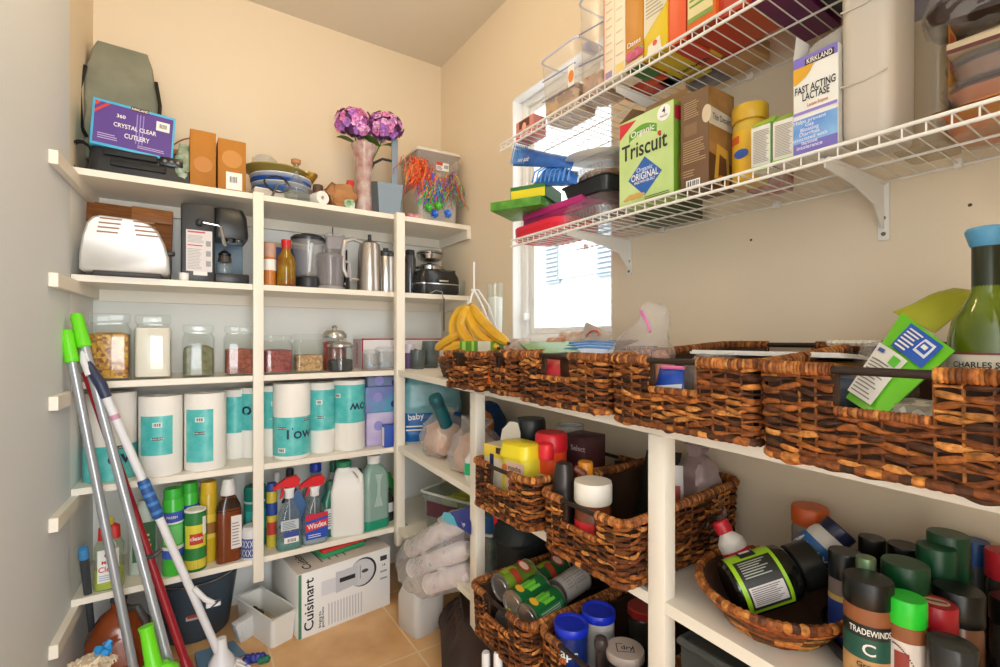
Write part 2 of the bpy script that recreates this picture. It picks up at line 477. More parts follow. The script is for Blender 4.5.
b = B().box(-1.4, -.9, -4, 5, -.3, .62, K(178, 182, 176, .9)); solo(b, 'garden_wall', 'pale garden wall in front of the sunlit white house outside', 'wall', (4.2, 3, 0))

# ------------------------------------------------------------------ built-in shelving along the back wall
YF = 1.9
SZ = [1.58, 1.26, .937, .62, .29]
unit = thing('built_in_shelving', 'white painted wooden shelving built across the back wall in five tiers', 'shelving', (.45, 2.2, 0))
IM = Matrix.Translation((-.45, -2.2, 0))
def bt(b):
    b.v = [IM @ v for v in b.v]; return b
for i, z in enumerate(SZ):
    xr = XR if i < 2 else .79
    t = .02
    b = B(); slab(b, [(xl(1.9) + .002, YF), (xr - .001, YF), (xr - .001, YB - .001), (xl(2.2) + .002, YB - .001)], z - t, z, BOARD)
    bt(b).build('shelf', unit)
    b = B(); b.box(xl(2.2) + .002, XR - .001, YB - .02, YB - .001, z - t - .04, z - t, BOARD); bt(b).build('cleat', unit)
    b = B(); slab(b, [(xl(1.69) + .001, 1.69), (xl(1.69) + .02, 1.69), (xl(2.18) + .02, 2.18), (xl(2.18) + .001, 2.18)], z - t - .036, z - t, BOARD); bt(b).build('cleat', unit)
    if i < 2:
        b = B(); b.box(XR - .02, XR - .001, 1.9, 2.18, z - t - .04, z - t, BOARD); bt(b).build('cleat', unit)
b = B().box(.219, .2525, YF - .017, YF - .0005, .212, 1.583, BOARD, .0015); bt(b).build('upright', unit)
b = B().box(.740, .776, YF - .034, YF - .0005, .222, 1.583, BOARD, .0015); bt(b).build('upright', unit)

# ------------------------------------------------------------------ shelving along the window wall
XF = .745
def tilt(y): return -.026 * (1.75 - y) / 1.15
TF = (1.0, 1.6, 1.0)
def sag_board(x0, z, y0, y1, tf=1.0, m=BOARD, t=.022, n=10):
    b = B(); rr = []
    for i in range(n + 1):
        y = y0 + (y1 - y0) * i / n; zz = z + tilt(y) * tf
        rr.append([(x0, y, zz - t), (XR - .002, y, zz - t), (XR - .002, y, zz), (x0, y, zz)])
    b.rings(rr, m); return b
RZ = [.937, .627, .297]
unit2 = thing('side_shelving', 'white painted wooden shelving with square posts along the window wall', 'shelving', (.93, .9, 0))
IM2 = Matrix.Translation((-.93, -.9, 0))
def bt2(b):
    b.v = [IM2 @ v for v in b.v]; return b
for i, z in enumerate(RZ):
    bt2(sag_board(XF, z, -.55, 1.864 if i else 1.87, TF[i])).build('shelf', unit2)
    b = B(); zc = z + tilt(1.87) * TF[i]; b.box(.792, XR - .002, 1.8715, YB - .022, zc - .022, zc, BOARD); bt2(b).build('corner_shelf', unit2)
    bt2(B().box(XR - .02, XR - .002, -.55, 1.86, z - .115, z - .070, BOARD)).build('cleat', unit2)
for y0, y1 in ((1.245, 1.283), (.571, .609)):
    bt2(B().box(XF - .0005, XF + .031, y0, y1, .17, .937 + tilt(y0) - .022, BOARD, .0015)).build('post', unit2)
def RS(i, y): return RZ[i] + tilt(y) * TF[i]      # top of a board of the side shelving

# ------------------------------------------------------------------ white wire shelves
WX = .845
def wire_shelf(label, z, y0, y1, brackets):
    t = thing('wire_shelf', label, 'shelf', (XR, (y0 + y1) / 2, z)); IMw = Matrix.Translation((-XR, -(y0 + y1) / 2, -z))
    wm = K(238, 234, 226, .35)
    b = B(); n = int((y0 - y1) / .026)
    for i in range(n + 1):
        y = y0 - (y0 - y1) * i / n
        b.tube([(XR - .004, y, z), (WX + .003, y, z), (WX, y, z - .003), (WX, y, z - .019)], .0013, wm, 5, M=IMw)
    for x in (XR - .006, .985):
        b.tube([(x, y0, z - .003), (x, y1, z - .003)], .0022, wm, 6, M=IMw)
    b.build('deck', t)
    b = B()
    for zz in (z, z - .019): b.tube([(WX - .002, y0 + .004, zz), (WX - .002, y1, zz)], .0030, wm, 8, M=IMw)
    b.build('front_lip', t)
    for y in brackets:
        b = B()
        b.prism([(XR - .001, z - .006), (WX + .02, z - .006), (WX + .02, z - .022), (.98, z - .032), (1.06, z - .05), (XR - .012, z - .09), (XR - .001, z - .09)], y - .0015, y + .0015, wm, IMw)
        b.box(XR - .004, XR - .001, y - .009, y + .009, z - .112, z - .002, wm, .001, IMw)
        b.box(WX + .02, XR - .01, y - .008, y + .008, z - .0085, z - .006, wm, 0, IMw)
        bo = b.build('bracket', t)
        for dz in (.07, .1):
            b = B().lathe([(.004, 0), (.0035, .002), (0, .0025)], K(120, 112, 100, .4, .8), IMw @ Matrix.Translation((XR - .004, y, z - dz)) @ Matrix.Rotation(radians(-90), 4, 'Y'), 10)
            b.build('screw', bo)
    for k in range(5):
        b = B().box(XR - .012, XR - .001, y0 - .05 - k * .3 - .006, y0 - .05 - k * .3 + .006, z - .008, z + .008, wm, .002, IMw)
        b.build('wall_clip', t)
WZL, WZU = 1.366, 1.676
wire_shelf('lower white wire shelf with crackers and cartons, crossing in front of the window', WZL, 1.20, -.25, (.973, .356))
wire_shelf('upper white wire shelf close to the ceiling, packed with cereal boxes', WZU, 1.26, -.25, (.80, .15))

# ------------------------------------------------------------------ woven baskets
PAL = [tuple(lin(q) for q in c) for c in ((124, 68, 28), (148, 84, 34), (96, 50, 20), (178, 112, 50), (72, 38, 18), (136, 76, 30), (110, 58, 24), (190, 126, 62), (62, 34, 18), (118, 64, 27))]
RIMPAL = [tuple(lin(q) for q in c) for c in ((148, 86, 36), (168, 102, 44), (124, 68, 28), (186, 122, 58), (104, 56, 24), (136, 76, 32))]
DARKPAL = [tuple(lin(q) for q in c) for c in ((84, 54, 34), (66, 42, 28), (100, 66, 42), (52, 34, 22), (40, 26, 18))]
BAR = K(52, 40, 34, .45, .4)
def basket(label, loc, rz, w, d, h, rise=.0, cut=(.095, .045), seed=0, pal=PAL, rimpal=RIMPAL, group='woven baskets on the side shelving', rows=None, pitch=None, bars=True, flare=.012):
    """open woven basket: front is local -Y, base on z = 0, hand holes with a dark bar in front and back"""
    rnd = random.Random(seed)
    t = thing('woven_basket', label, 'basket', loc, rz, group, pitch)
    rows = rows or max(6, int(h / .0066)); stake = .023
    hx, hy, cr = w / 2 - flare / 2, d / 2 - flare / 2, .018
    # perimeter samples
    base = rrect(hx, hy, cr, 3); P = []
    n = len(base)
    for i in range(n):
        a, c = Vector(base[i]), Vector(base[(i + 1) % n]); k = max(1, int((c - a).length / (stake / 6)))
        for j in range(k): P.append(a + (c - a) * j / k)
    N = len(P); per = sum((P[(i + 1) % N] - P[i]).length for i in range(N))
    nrm = []; arc = []; s = 0
    for i in range(N):
        tg = (P[(i + 1) % N] - P[i - 1]).normalized(); nrm.append(Vector((tg.y, -tg.x))); arc.append(s); s += (P[(i + 1) % N] - P[i]).length
    ns = round(per / stake)
    def top(y): return h + rise * (y + d / 2) / d
    def hole(p, z): return cut and abs(p.x) < cut[0] / 2 and abs(p.y) > hy - .006 and z > top(p.y) - cut[1]
    def at(i, z, off):
        p = P[i % N]; q = p + nrm[i % N] * (off + flare / 2 * (z / h)); return Vector((q.x, q.y, z))
    b = B()
    # inner shell and base
    sh = K(66, 40, 22, .8)
    def panel(x0, x1, y, s, za, zb):
        b.box(x0, x1, min(y, y - s * .006), max(y, y - s * .006), za, zb, sh)
    yi = hy - .004
    for s in (-1, 1):
        ht = top(s * d / 2) - .006
        if cut:
            panel(-hx + .004, -cut[0] / 2, s * yi, s, .004, ht); panel(cut[0] / 2, hx - .004, s * yi, s, .004, ht); panel(-cut[0] / 2, cut[0] / 2, s * yi, s, .004, ht - cut[1])
        else: panel(-hx + .004, hx - .004, s * yi, s, .004, ht)
        xs = s * (hx - .004)
        b.add([(xs, -yi, .004), (xs, yi, .004), (xs, yi, top(d / 2) - .006), (xs, -yi, top(-d / 2) - .006), (xs - s * .006, -yi, .004), (xs - s * .006, yi, .004), (xs - s * .006, yi, top(d / 2) - .006), (xs - s * .006, -yi, top(-d / 2) - .006)],
              [(0, 1, 2, 3), (7, 6, 5, 4), (0, 4, 5, 1), (3, 2, 6, 7)], sh)
    b.box(-hx + .004, hx - .004, -yi, yi, .003, .009, sh)
    # weavers: flattened strands passing in and out round the stakes
    for r in range(rows):
        f = (r + .5) / rows; ph = pi * (r % 2); run = []
        last = -9; cnt = rnd.randint(1, 3); col = rnd.choice(pal); cols = []; rings = []
        dzj = h / rows; wob = rnd.uniform(0, 9)
        def flush():
            if len(rings) > 1: b.rings(list(rings), WICKER, None, True, True, [cols[k // 6] for k in range((len(rings) - 1) * 6)] + [cols[0]] * 2)
            rings.clear(); cols.clear()
        for i in range(N + 1):
            p = P[i % N]; z = top(p.y) * f
            z += (noise.noise(Vector((arc[i % N] * 30, wob, r * 1.7))) * .0085)
            a = pi * arc[i % N] / per * ns + ph
            if abs(sin(a)) < .38 and sin(a - .6) < .2 and i - last > 5:
                last = i; cnt -= 1
                if cnt <= 0:
                    cnt = rnd.randint(1, 2); k = rnd.choice(pal); g = rnd.uniform(.75, 1.25); col = (k[0] * g, k[1] * g, k[2] * g)
            if hole(p, z):
                flush(); continue
            off = .0030 * sin(a) + .001
            hh = .0031 + .0009 * sin(a) + .0014 * (noise.noise(Vector((arc[i % N] * 40, 3.3, r * 2.1 + seed))))
            c = at(i, z, off); nn = Vector((nrm[i % N].x, nrm[i % N].y, 0)); th = .0021
            rings.append([c + nn * th + Vector((0, 0, -hh * .45)), c + nn * th * 1.2 + Vector((0, 0, hh * .3)), c + Vector((0, 0, hh)), c - nn * th + Vector((0, 0, hh * .5)), c - nn * th + Vector((0, 0, -hh * .5)), c + Vector((0, 0, -hh))])
            cols.append(col)
        flush()
    # upright stakes
    for k in range(ns):
        s = per * k / ns; i = min(range(N), key=lambda q: abs(arc[q] - s)); p = P[i]
        zt = top(p.y) - .006
        if hole(p, zt): zt -= cut[1]
        col = rnd.choice(pal)
        b.tube([at(i, .004, .0012), at(i, zt * .5, .0012), at(i, zt, .0012)], .0018, WICKER, 5, col=tuple(q * .6 for q in col))
    # thick plaited foot
    def coil(path, rad, dest, closed, step=.0040, p2=rimpal):
        # wrapped edge: one ring of bast after another, each a little fatter in its middle
        pts = []; acc = 0
        seq = path + ([path[0]] if closed else [])
        res = []
        for a, c in zip(seq, seq[1:]):
            ln = (c - a).length
            k = max(1, round(ln / (step / 3)))
            res += [a + (c - a) * j / k for j in range(k)]
        if not closed: res.append(seq[-1])
        rads = []; cols = []
        col = rnd.choice(p2); wid = rnd.randint(3, 4); q = 0
        for i in range(len(res)):
            if q >= wid: q = 0; wid = rnd.randint(3, 4); k = rnd.choice(p2); g = rnd.uniform(.7, 1.2); col = (k[0] * g, k[1] * g, k[2] * g)
            rads.append(rad * (.84 + .18 * sin(pi * q / wid) + rnd.uniform(-.04, .04))); cols.append(col); q += 1
        nseg = 8; nr = len(res) if closed else len(res) - 1
        cl = [cols[min(k // nseg, len(cols) - 1)] for k in range(nr * nseg)] + ([] if closed else [cols[0]] * 2)
        dest.tube(res, rads, WICKER, nseg, closed, col=cl)
    coil([at(i, .006, .001) for i in range(0, N, 2)], .0068, b, True, .010, pal)
    b.build('woven_body', t)
    # wrapped rim, open above the hand holes where the bar runs
    rim = B(); zr = lambda i: top(P[i % N].y)
    if cut:
        idx = [i for i in range(N)]
        segs = []; cur = []
        st = next(i for i in range(N) if hole(P[i], 9))
        for k in range(N + 1):
            i = (st + k) % N
            if hole(P[i], 9):
                if len(cur) > 2: segs.append(cur)
                cur = []
            else: cur.append(at(i, zr(i), .001))
        if len(cur) > 2: segs.append(cur)
        for sg in segs: coil(sg, .0092, rim, False)
        for s in (-1, 1):      # lower edge of each hand hole
            zt = top(s * d / 2) - cut[1]; yy = s * (hy + flare / 2)
            coil([Vector((-cut[0] / 2, yy, zt)), Vector((0, yy, zt)), Vector((cut[0] / 2, yy, zt))], .0062, rim, False)
    else:
        coil([at(i, zr(i), .001) for i in range(0, N)], .0092, rim, True)
    rim.build('wrapped_rim', t)
    if cut and bars:
        for s in (-1, 1):
            zt = top(s * d / 2); yy = s * (hy + flare / 2 + .001)
            B().tube([(-cut[0] / 2 - .012, yy, zt), (cut[0] / 2 + .012, yy, zt)], .0052, BAR, 10).build('handle_bar', t)
    return t
BX = .685      # front of the baskets on the counter
def counter_basket(label, y, w, seed, rz=-90, d=.40, cut=(.092, .05), x=BX, h=.132, rise=.028, **k):
    z = RS(0, y) + .003
    a = radians(rz + 90); c = Vector((x, y, z)) + Vector((cos(a), sin(a), 0)) * d / 2
    return basket(label, c, rz, w, d, h, rise, cut, seed, **k)
counter_basket('woven basket with a wine bottle and green pouch standing in it', .221, .284, 1, x=.675, h=.125)
counter_basket('woven basket on the counter holding a zip bag and white paper', .512, .284, 2, x=.687, h=.119, rise=.024)
counter_basket('woven basket on the counter under the window with green and blue papers', .808, .284, 3, x=.682, h=.113, rise=.008)
counter_basket('narrow woven basket with an orange packet in its hand hole', 1.030, .135, 4, x=.688, cut=(.045, .04), h=.104, rise=0)
counter_basket('narrow woven basket beside the bananas with a green carton in it', 1.190, .165, 5, x=.66, rz=-82, d=.36, cut=(.05, .04), h=.098, rise=0)
# baskets standing on the lower boards, pulled out over the edge
M1 = basket('woven basket with yellow tub and red canister below the counter', (.845, 1.0, RS(1, 1.0) + .014), -90, .245, .38, .118, .01, (.09, .05), 11, pitch=(-3.5, 0, -90))
M2 = basket('woven basket pulled out beside the post, white-lidded jar in front', (.883, .742, RS(1, .74) + .003), -90, .245, .385, .126, .022, (.10, .05), 12)
L1 = basket('woven basket of food cans on the lowest side board', (.856, 1.0, RS(2, 1.0) + .003), -90, .245, .40, .128, .01, (.10, .05), 13)
L2 = basket('woven basket holding the blue-lidded cans and the grey-lidded tub', (.880, .742, RS(2, .74) + .003), -90, .245, .39, .130, .01, (.10, .05), 14)
# ================================================================== BACK SHELVES, TOP TIER
Z1, Z2, Z3, Z4, Z5 = [z + .0008 for z in SZ]
YI = YF + .012
# black appliance with a slotted front
cx, w, h = bk(84, 196, 146, YI, Z1)
t = thing('kitchen_appliance', 'low black plastic appliance with slotted front on the top tier', 'appliance', (cx + .004, YI + .11, Z1))
b = B().loft([(w / 2, .105, .02, 0), (w / 2, .105, .03, h * .2), (w * .48, .10, .03, h * .8), (w * .44, .09, .03, h)], K(38, 40, 42, .35))
b.build('housing', t)
b = B()
for z0, x0, x1 in ((.55, -.36, .12), (.24, -.30, .2)): b.box(w * x0, w * x1, -.112, -.100, h * z0, h * (z0 + .2), K(12, 12, 12, .6), .004)
b.build('slot', t)
b = B().box(w * .14, w * .36, -.111, -.1, h * .50, h * .78, K(16, 16, 16, .3), .003); b.build('control_panel', t)
for k in range(3): B().lathe([(.006, 0), (.006, .006), (.004, .008)], K(120, 120, 118, .3, .6), Matrix.Translation((w * (.19 + k * .06), -.111, h * .62)) @ Matrix.Rotation(radians(90), 4, 'X'), 12).build('knob', t)
# coiled black cable
b = B(); p = py(76, 160, YI + .04)
pts = [Vector((.028 * cos(a) * (1 + .06 * sin(a * .37)), .012 * sin(a * .3) , .045 * sin(a) + .050)) for a in [2 * pi * i / 26 for i in range(26 * 3)]]
b.tube(pts, .0032, BLACK, 6)
solo(b, 'power_cable', 'coil of black power cable standing by the wall on the top tier', 'cable', (p.x + .012, YI + .045, Z1))
# long carton of clear cutlery
zt = Z1 + .076
cx, w, h = bk(88, 172, 106, YI - .005, zt)
CY = K(70, 178, 220); PU = K(86, 52, 140); 
def cutlery(b, w, d, h):
    F = face('F', w, d, h)
    b.rect(F, -w / 2 + .006, -h / 2 + .008, w / 2 - .006, h / 2 - .008, PU)
    b.poly(F, [(-w / 2 + .006, h / 2 - .008), (-w / 2 + .006, h / 2 - .026), (-w / 2 + .022, h / 2 - .008)], K(200, 60, 40), .0009)
    b.poly(F, [(-w / 2 + .006, h / 2 - .036), (-w / 2 + .034, h / 2 - .008), (-w / 2 + .045, h / 2 - .008), (-w / 2 + .006, h / 2 - .047)], K(206, 52, 44), .0009)
    b.rect(F, -.012, h / 2 - .012, .034, h / 2 + .0005, K(70, 24, 30), .001); b.text(F, 'KIRKLAND', .011, h / 2 - .006, .007, PAPER, .0014, wide=.042)
    b.text(F, '360', -.035, h * .22, .011, PAPER); b.text(F, 'CRYSTAL CLEAR', .002, h * .02, .0135, PAPER, wide=.108); b.text(F, 'CUTLERY', .008, -h * .18, .015, PAPER, wide=.064)
    b.lines(F, -w * .42, -h * .34, -w * .18, -h * .2, 3, K(190, 170, 210)); b.lines(F, w * .05, -h * .38, w * .40, -h * .30, 2, K(190, 170, 210))
    b.rect(F, w * .26, h * .12, w * .43, h * .33, PAPER, .001); b.barcode(F, w * .29, h * .15, w * .40, h * .30)
    for k in range(3): b.rect(F, .004 + k * .008, -h * .3, .007 + k * .008, h * .36, K(150, 130, 200), .0009)
carton('carton', 'turquoise and purple carton of clear plastic cutlery on the black appliance', 'box', (cx, YI + .062, zt), w, .12, h, CY, rz=2, rot=(0, 3.5, 2), deco=cutlery)
# grey insulated bag with black straps, standing behind and above the carton
cx, w, h = bk(82, 158, 40, YI + .13, Z1)
t = thing('shopping_bag', 'grey green fabric bag with black strap handles behind the cutlery carton', 'bag', (cx, YI + .20, Z1))
gb = mat('grey_green_fabric', (122, 122, 104), .8, c2=(138, 138, 120), scale=14, bump=.3)
b = B().loft([(w * .48, .05, .01, .08), (w * .50, .055, .012, h * .45), (w * .49, .05, .01, h * .72), (w * .40, .03, .008, h * .93), (w * .33, .02, .006, h)], gb, amp=.006, freq=9, seed=2); b.build('bag_body', t)
B().poly(Matrix(((1, 0, 0, .01), (0, 0, -1, -.055), (0, 1, 0, h * .36), (0, 0, 0, 1))), [(-.01, .05), (.05, .0), (.06, .025), (.0, .06)], K(150, 148, 130, .8)).build('fold', t)
for s in (-1, 1):
    b = B(); x = s * w * .47
    b.tube([(x, -.05, h * .78), (x + s * .012, -.075, h * .6), (x + s * .006, -.08, h * .34), (x - s * .004, -.06, h * .30)], .0065, BLACK, 6); b.build('strap', t)
# bag of green herbs, wicker tray, clear bag, two brown cartons
p = py(181, 165, YI + .03); zb = Z1 + .03
b = B().loft([(.012, .03, .01, .0), (.022, .03, .012, .03), (.020, .028, .01, .09), (.012, .012, .006, .135)], mat('green_leaf_bag', (92, 122, 70), .25, c2=(176, 186, 170), scale=34, bump=.5), amp=.006, freq=30, seed=4)
solo(b, 'produce_bag', 'clear bag of green leaves squeezed beside the brown carton on the top tier', 'bag', (p.x, YI + .035, Z1 + .002), rot=(0, 4, 0))
bask = mat('orange_brown_wicker', (150, 90, 36), .6, c2=(186, 120, 56), scale=60, bump=.6)
p = py(194, 110, YI + .2)
t = thing('wicker_tray', 'orange brown wicker tray leaning against the wall on the top tier', 'tray', (p.x, YI + .22, Z1), rot=(-8, 0, 0))
B().box(-.10, .10, -.012, .012, 0, .188, bask, .006).build('tray_base', t)
b = B(); b.box(-.105, -.085, -.035, .018, 0, .205, mat('red_brown_wicker', (140, 62, 28), .6, c2=(110, 44, 20), scale=60, bump=.6), .006); b.build('tray_side', t)
B().tube([(-.07 + .13 * k / 10, -.03, .185 + .045 * sin(pi * k / 10)) for k in range(11)], .0025, K(120, 70, 30), 6).build('wire_handle', t)
b = B().loft([(.055, .03, .02, 0), (.06, .035, .025, .05), (.05, .03, .02, .09), (.02, .012, .01, .115)], FILM2, amp=.014, freq=22, seed=9)
p = py(206, 130, YI + .12); solo(b, 'plastic_bag', 'crumpled clear plastic bag behind the two brown cartons on the top tier', 'bag', (p.x + .01, YI + .135, Z1 + .09))
KR = mat('brown_card', (186, 122, 40), .75, c2=(170, 108, 34), scale=8)
KR2 = mat('brown_card_dark', (160, 96, 30), .75)
cx, w, h = bk(190, 216, 131, YI, Z1)
def ringdeco(b, w, d, h): b.disc(face('F', w, d, h), 0, -h * .1, w * .36, K(190, 124, 46), .0005)
carton('carton', 'plain orange brown carton next to the bag of green leaves', 'box', (cx, YI + .05, Z1), w, .1, h, KR, deco=ringdeco)
cx, w, h = bk(218, 246, 140, YI - .006, Z1)
def stick(b, w, d, h):
    F = face('F', w, d, h); b.disc(F, 0, h * .12, w * .36, K(198, 134, 54), .0005); b.rect(F, -w * .22, -h * .48, w * .36, -h * .14, PAPER, .001); b.barcode(F, -w * .12, -h * .38, w * .2, -h * .2)
carton('carton', 'orange brown carton carrying a white barcode sticker on the top tier', 'box', (cx, YI + .045, Z1), w, .1, h, KR, deco=stick)
# stack of plates and trays
PLATE = lambda th: [(.55, 0), (.62, 0), (.72, .25), (1, .85), (1, 1), (.96, 1), (.70, .4), (.55, .25)]
p = py(282, 176, YI + .13); X0 = p.x
def dish(label, z, w, h, m, dx=0, dy=0, name='serving_plate', cat='plate', grp='plates stacked on the top tier'):
    return solo(B().lathe(scaled(PLATE(0), w, h), m, seg=36), name, label, cat, (X0 + dx, YI + .145 + dy, z), group=grp)
BLU = K(70, 120, 190, .3)
b = B()
b.box(-.075, .075, -.08, .08, 0, .030, K(206, 196, 180, .7), .004); b.box(-.07, .06, -.075, .07, .030, .034, PAPER, .001)
solo(b, 'paper_bundle', 'pale bundle of folded papers under the stacked plates on the top tier', 'papers', (X0 - .045, YI + .10, Z1), rz=6)
dish('deep blue dish lowest in the plate stack on the top tier', Z1 + .036, .21, .026, BLU, .0, 0)
dish('grey white plate between the blue dish and white tray', Z1 + .054, .22, .024, K(206, 210, 214, .3), .004, .0)
dish('blue plate with white rim in the middle of the stack', Z1 + .068, .22, .026, K(46, 104, 196, .3), .0, 0)
dish('white tray above the blue plate in the plate stack', Z1 + .084, .225, .026, K(226, 228, 232, .3), .0, 0)
dish('olive green platter crowning the stack of plates', Z1 + .104, .235, .026, mat('olive_glaze', (150, 134, 60), .35), -.02, -.02)
dish('shallow gold bowl perched beside the olive platter', Z1 + .108, .09, .032, mat('gold_glaze', (186, 146, 66), .25, .6), .085, -.03, 'gold_bowl', 'bowl')
b = B().lathe([(.0, .043), (.030, .042), (.044, .03), (.048, .004), (.052, .0), (.046, 0), (.042, .028), (.03, .038), (0, .039)], PLAST)
solo(b, 'dome_lid', 'clear plastic dome lid on the olive platter', 'lid', (X0 - .065, YI + .10, Z1 + .131))
b = B()
for k in range(3): b.tube([(.0 + .045 * cos(a), k * .006 + .006 * sin(3 * a), .05 + .028 * sin(a)) for a in [2 * pi * i / 18 for i in range(18)]], .0016, K(60, 50, 44), 5, True)
b.tube([(-.02, 0, 0), (0, 0, .05)], .004, K(90, 80, 70), 6)
solo(b, 'wire_whisk', 'dark wire whisk lying against the plates on the top tier', 'whisk', (X0 - .035, YI + .003, Z1 + .002), rz=10)
# glass decanter with cork, brown candle, paper roll
cx, w, h = bk(284, 312, 156, YI, Z1)
L('decanter', 'round clear glass decanter with cork stopper on the top tier', 'decanter', (cx, YI + .04, Z1), w, h,
  [('glass_body', [(.7, 0), (.98, .06), (1, .2), (.86, .38), (.45, .52), (.22, .62), (.2, .85), (.24, .88)], clear('decanter_glass', (236, 240, 240), .14, .04)), ('liquid', [(.66, .02), (.93, .07), (.95, .17), (.9, .22)], clear('pale_liquid', (200, 200, 186), .2, .05)), ('cork', [(.2, .86), (.34, .9), (.36, .98), (.2, 1)], K(186, 132, 84, .8))])
p = py(318, 165, YI + .1)
L('candle', 'dark brown pillar candle behind the decanter and paper bag', 'candle', (p.x, YI + .1, Z1), .04, .1, [('wax', [(1, 0), (1, .96), (.9, 1)], K(92, 66, 54)), ('wick', [(.05, .98), (.05, 1.05)], BLACK)])
p = py(321, 196, YI)
b = B(); M = Matrix.Rotation(radians(90), 4, 'X'); b.lathe([(.026, -.03), (.026, .03), (.007, .03), (.007, .012)], PAPER, M); b.lathe([(.0068, .0125), (.0, .0126)], K(120, 110, 100), M, 14, False)
solo(b, 'paper_roll', 'small white paper roll lying on its side on the top tier', 'roll', (p.x - .002, YI + .03, Z1 + .026), rz=18)
# crumpled brown paper bag with red and green scraps
p = py(343, 180, YI + .05)
t = thing('paper_bag', 'crumpled brown paper bag bulging next to the flower vase', 'bag', (p.x, YI + .075, Z1))
bp = mat('brown_paper', (186, 134, 84), .8, c2=(150, 100, 58), scale=18, bump=.8)
B().loft([(.050, .045, .02, 0), (.058, .05, .025, .04), (.055, .048, .02, .075), (.045, .04, .02, .10), (.030, .02, .01, .112)], bp, amp=.020, freq=34, seed=5, n=6).build('crumpled_body', t)
B().loft([(.010, .008, .004, 0), (.015, .01, .005, .02), (.012, .01, .005, .032)], K(200, 40, 36), Matrix.Translation((.028, -.03, .09)), amp=.004, freq=60).build('red_wrapper', t)
b = B().loft([(.02, .012, .006, 0), (.022, .014, .006, .02), (.016, .01, .005, .034)], mat('green_white_wrapper', (70, 140, 66), .4, c2=(226, 230, 220), scale=50), amp=.006, freq=50, seed=2)
p = py(350, 203, YI); solo(b, 'snack_packet', 'small crumpled green and white packet before the brown paper bag', 'packet', (p.x, YI + .012, Z1))
# vase with hydrangeas
cx, w, h = bk(354, 379, 143, YI, Z1)
vm = mat('marbled_glass', (196, 186, 178), .2, c2=(170, 110, 104), scale=26)
t = L('vase', 'tall flared vase of grey and red marbled glass on the top tier', 'vase', (cx, YI + .035, Z1), w, h,
      [('vase_body', [(.62, 0), (.66, .02), (.60, .2), (.56, .45), (.64, .7), (.84, .9), (1, 1), (.95, 1), (.8, .9), (.6, .7), (.5, .45), (.5, .1)], vm)])
vx, vy, vz = cx, YI + .035, Z1
rnd = random.Random(3)
PET = attr_mat('hydrangea_petals', .6, .2)
pcols = [tuple(lin(q) for q in c) for c in ((206, 120, 190), (222, 150, 206), (176, 96, 168), (230, 170, 216), (190, 96, 144), (170, 114, 200), (214, 126, 176))]
def flowerhead(label, c, r, seed):
    rn = random.Random(seed)
    t = thing('hydrangea', label, 'flower', (vx, vy, vz + .05), group='hydrangeas in the vase')
    b = B(); c = Vector(c) - Vector((vx, vy, vz + .05))
    for k in range(95):
        u = rn.uniform(-.75, 1); th = rn.uniform(0, 2 * pi); d = Vector((sqrt1(u) * cos(th), sqrt1(u) * sin(th), u))
        q = c + Vector((d.x * r * 1.1, d.y * r, d.z * r * .85)) * rn.uniform(.88, 1.04)
        rot = d.to_track_quat('Z', 'Y').to_matrix().to_4x4(); rot = Matrix.Translation(q) @ rot @ Matrix.Rotation(rn.uniform(0, pi), 4, 'Z') @ Matrix.Rotation(rn.uniform(-.3, .3), 4, 'X')
        col = rn.choice(pcols); s = rn.uniform(.013, .019)
        for j in range(4):
            R = rot @ Matrix.Rotation(j * pi / 2, 4, 'Z'); g = rn.uniform(.85, 1.15)
            b.add([(0, 0, 0), (s * .55, s * .25, .002), (s * .75, s * .8, .004), (s * .1, s * 1.1, .002), (-s * .45, s * .75, .004), (-s * .3, s * .25, .002)], [(0, 1, 2, 3), (0, 3, 4, 5)], PET, R, tuple(x * g for x in col))
    b.lathe([(r * .3, -r * .7), (r * .8, -r * .3), (r * .82, r * .2), (r * .5, r * .6), (0, r * .7)], K(110, 62, 110, .8), Matrix.Translation(c), 14)
    b.build('petals', t)
    B().tube([(0, 0, 0), (c.x * .35, c.y * .4, c.z * .5), tuple(c - Vector((0, 0, r * .5)))], .003, K(70, 110, 50), 6).build('flower_stem', t)
    for s in (-1, 1):
        base = c * .72; M = Matrix.Translation(base) @ Matrix.Rotation(rn.uniform(-.6, .6) + (0 if s < 0 else 2.6), 4, 'Z') @ Matrix.Rotation(-.5, 4, 'Y')
        n = 7; vs = []; fs = []
        for i in range(n):
            f = i / (n - 1); ww = .028 * sin(pi * min(1, f * .96 + .04)) ** .8
            for q in (-1, 0, 1): vs.append((.085 * f, q * ww, .018 * f - (.03 * f * f) + (abs(q) * .004)))
        for i in range(n - 1):
            for q in range(2): fs.append((i * 3 + q, i * 3 + q + 1, (i + 1) * 3 + q + 1, (i + 1) * 3 + q))
        B().add(vs, fs, K(76, 118, 44, .5), M).build('leaf', t)
def sqrt1(u): return math.sqrt(max(0, 1 - u * u))
q1 = py(354, 124, YI + .05); q2 = py(385, 127, YI + .03)
flowerhead('pink purple hydrangea leaning towards the brown paper bag', q1, .066, 1)
flowerhead('pink purple hydrangea leaning over the grey dustpan', q2, .064, 2)
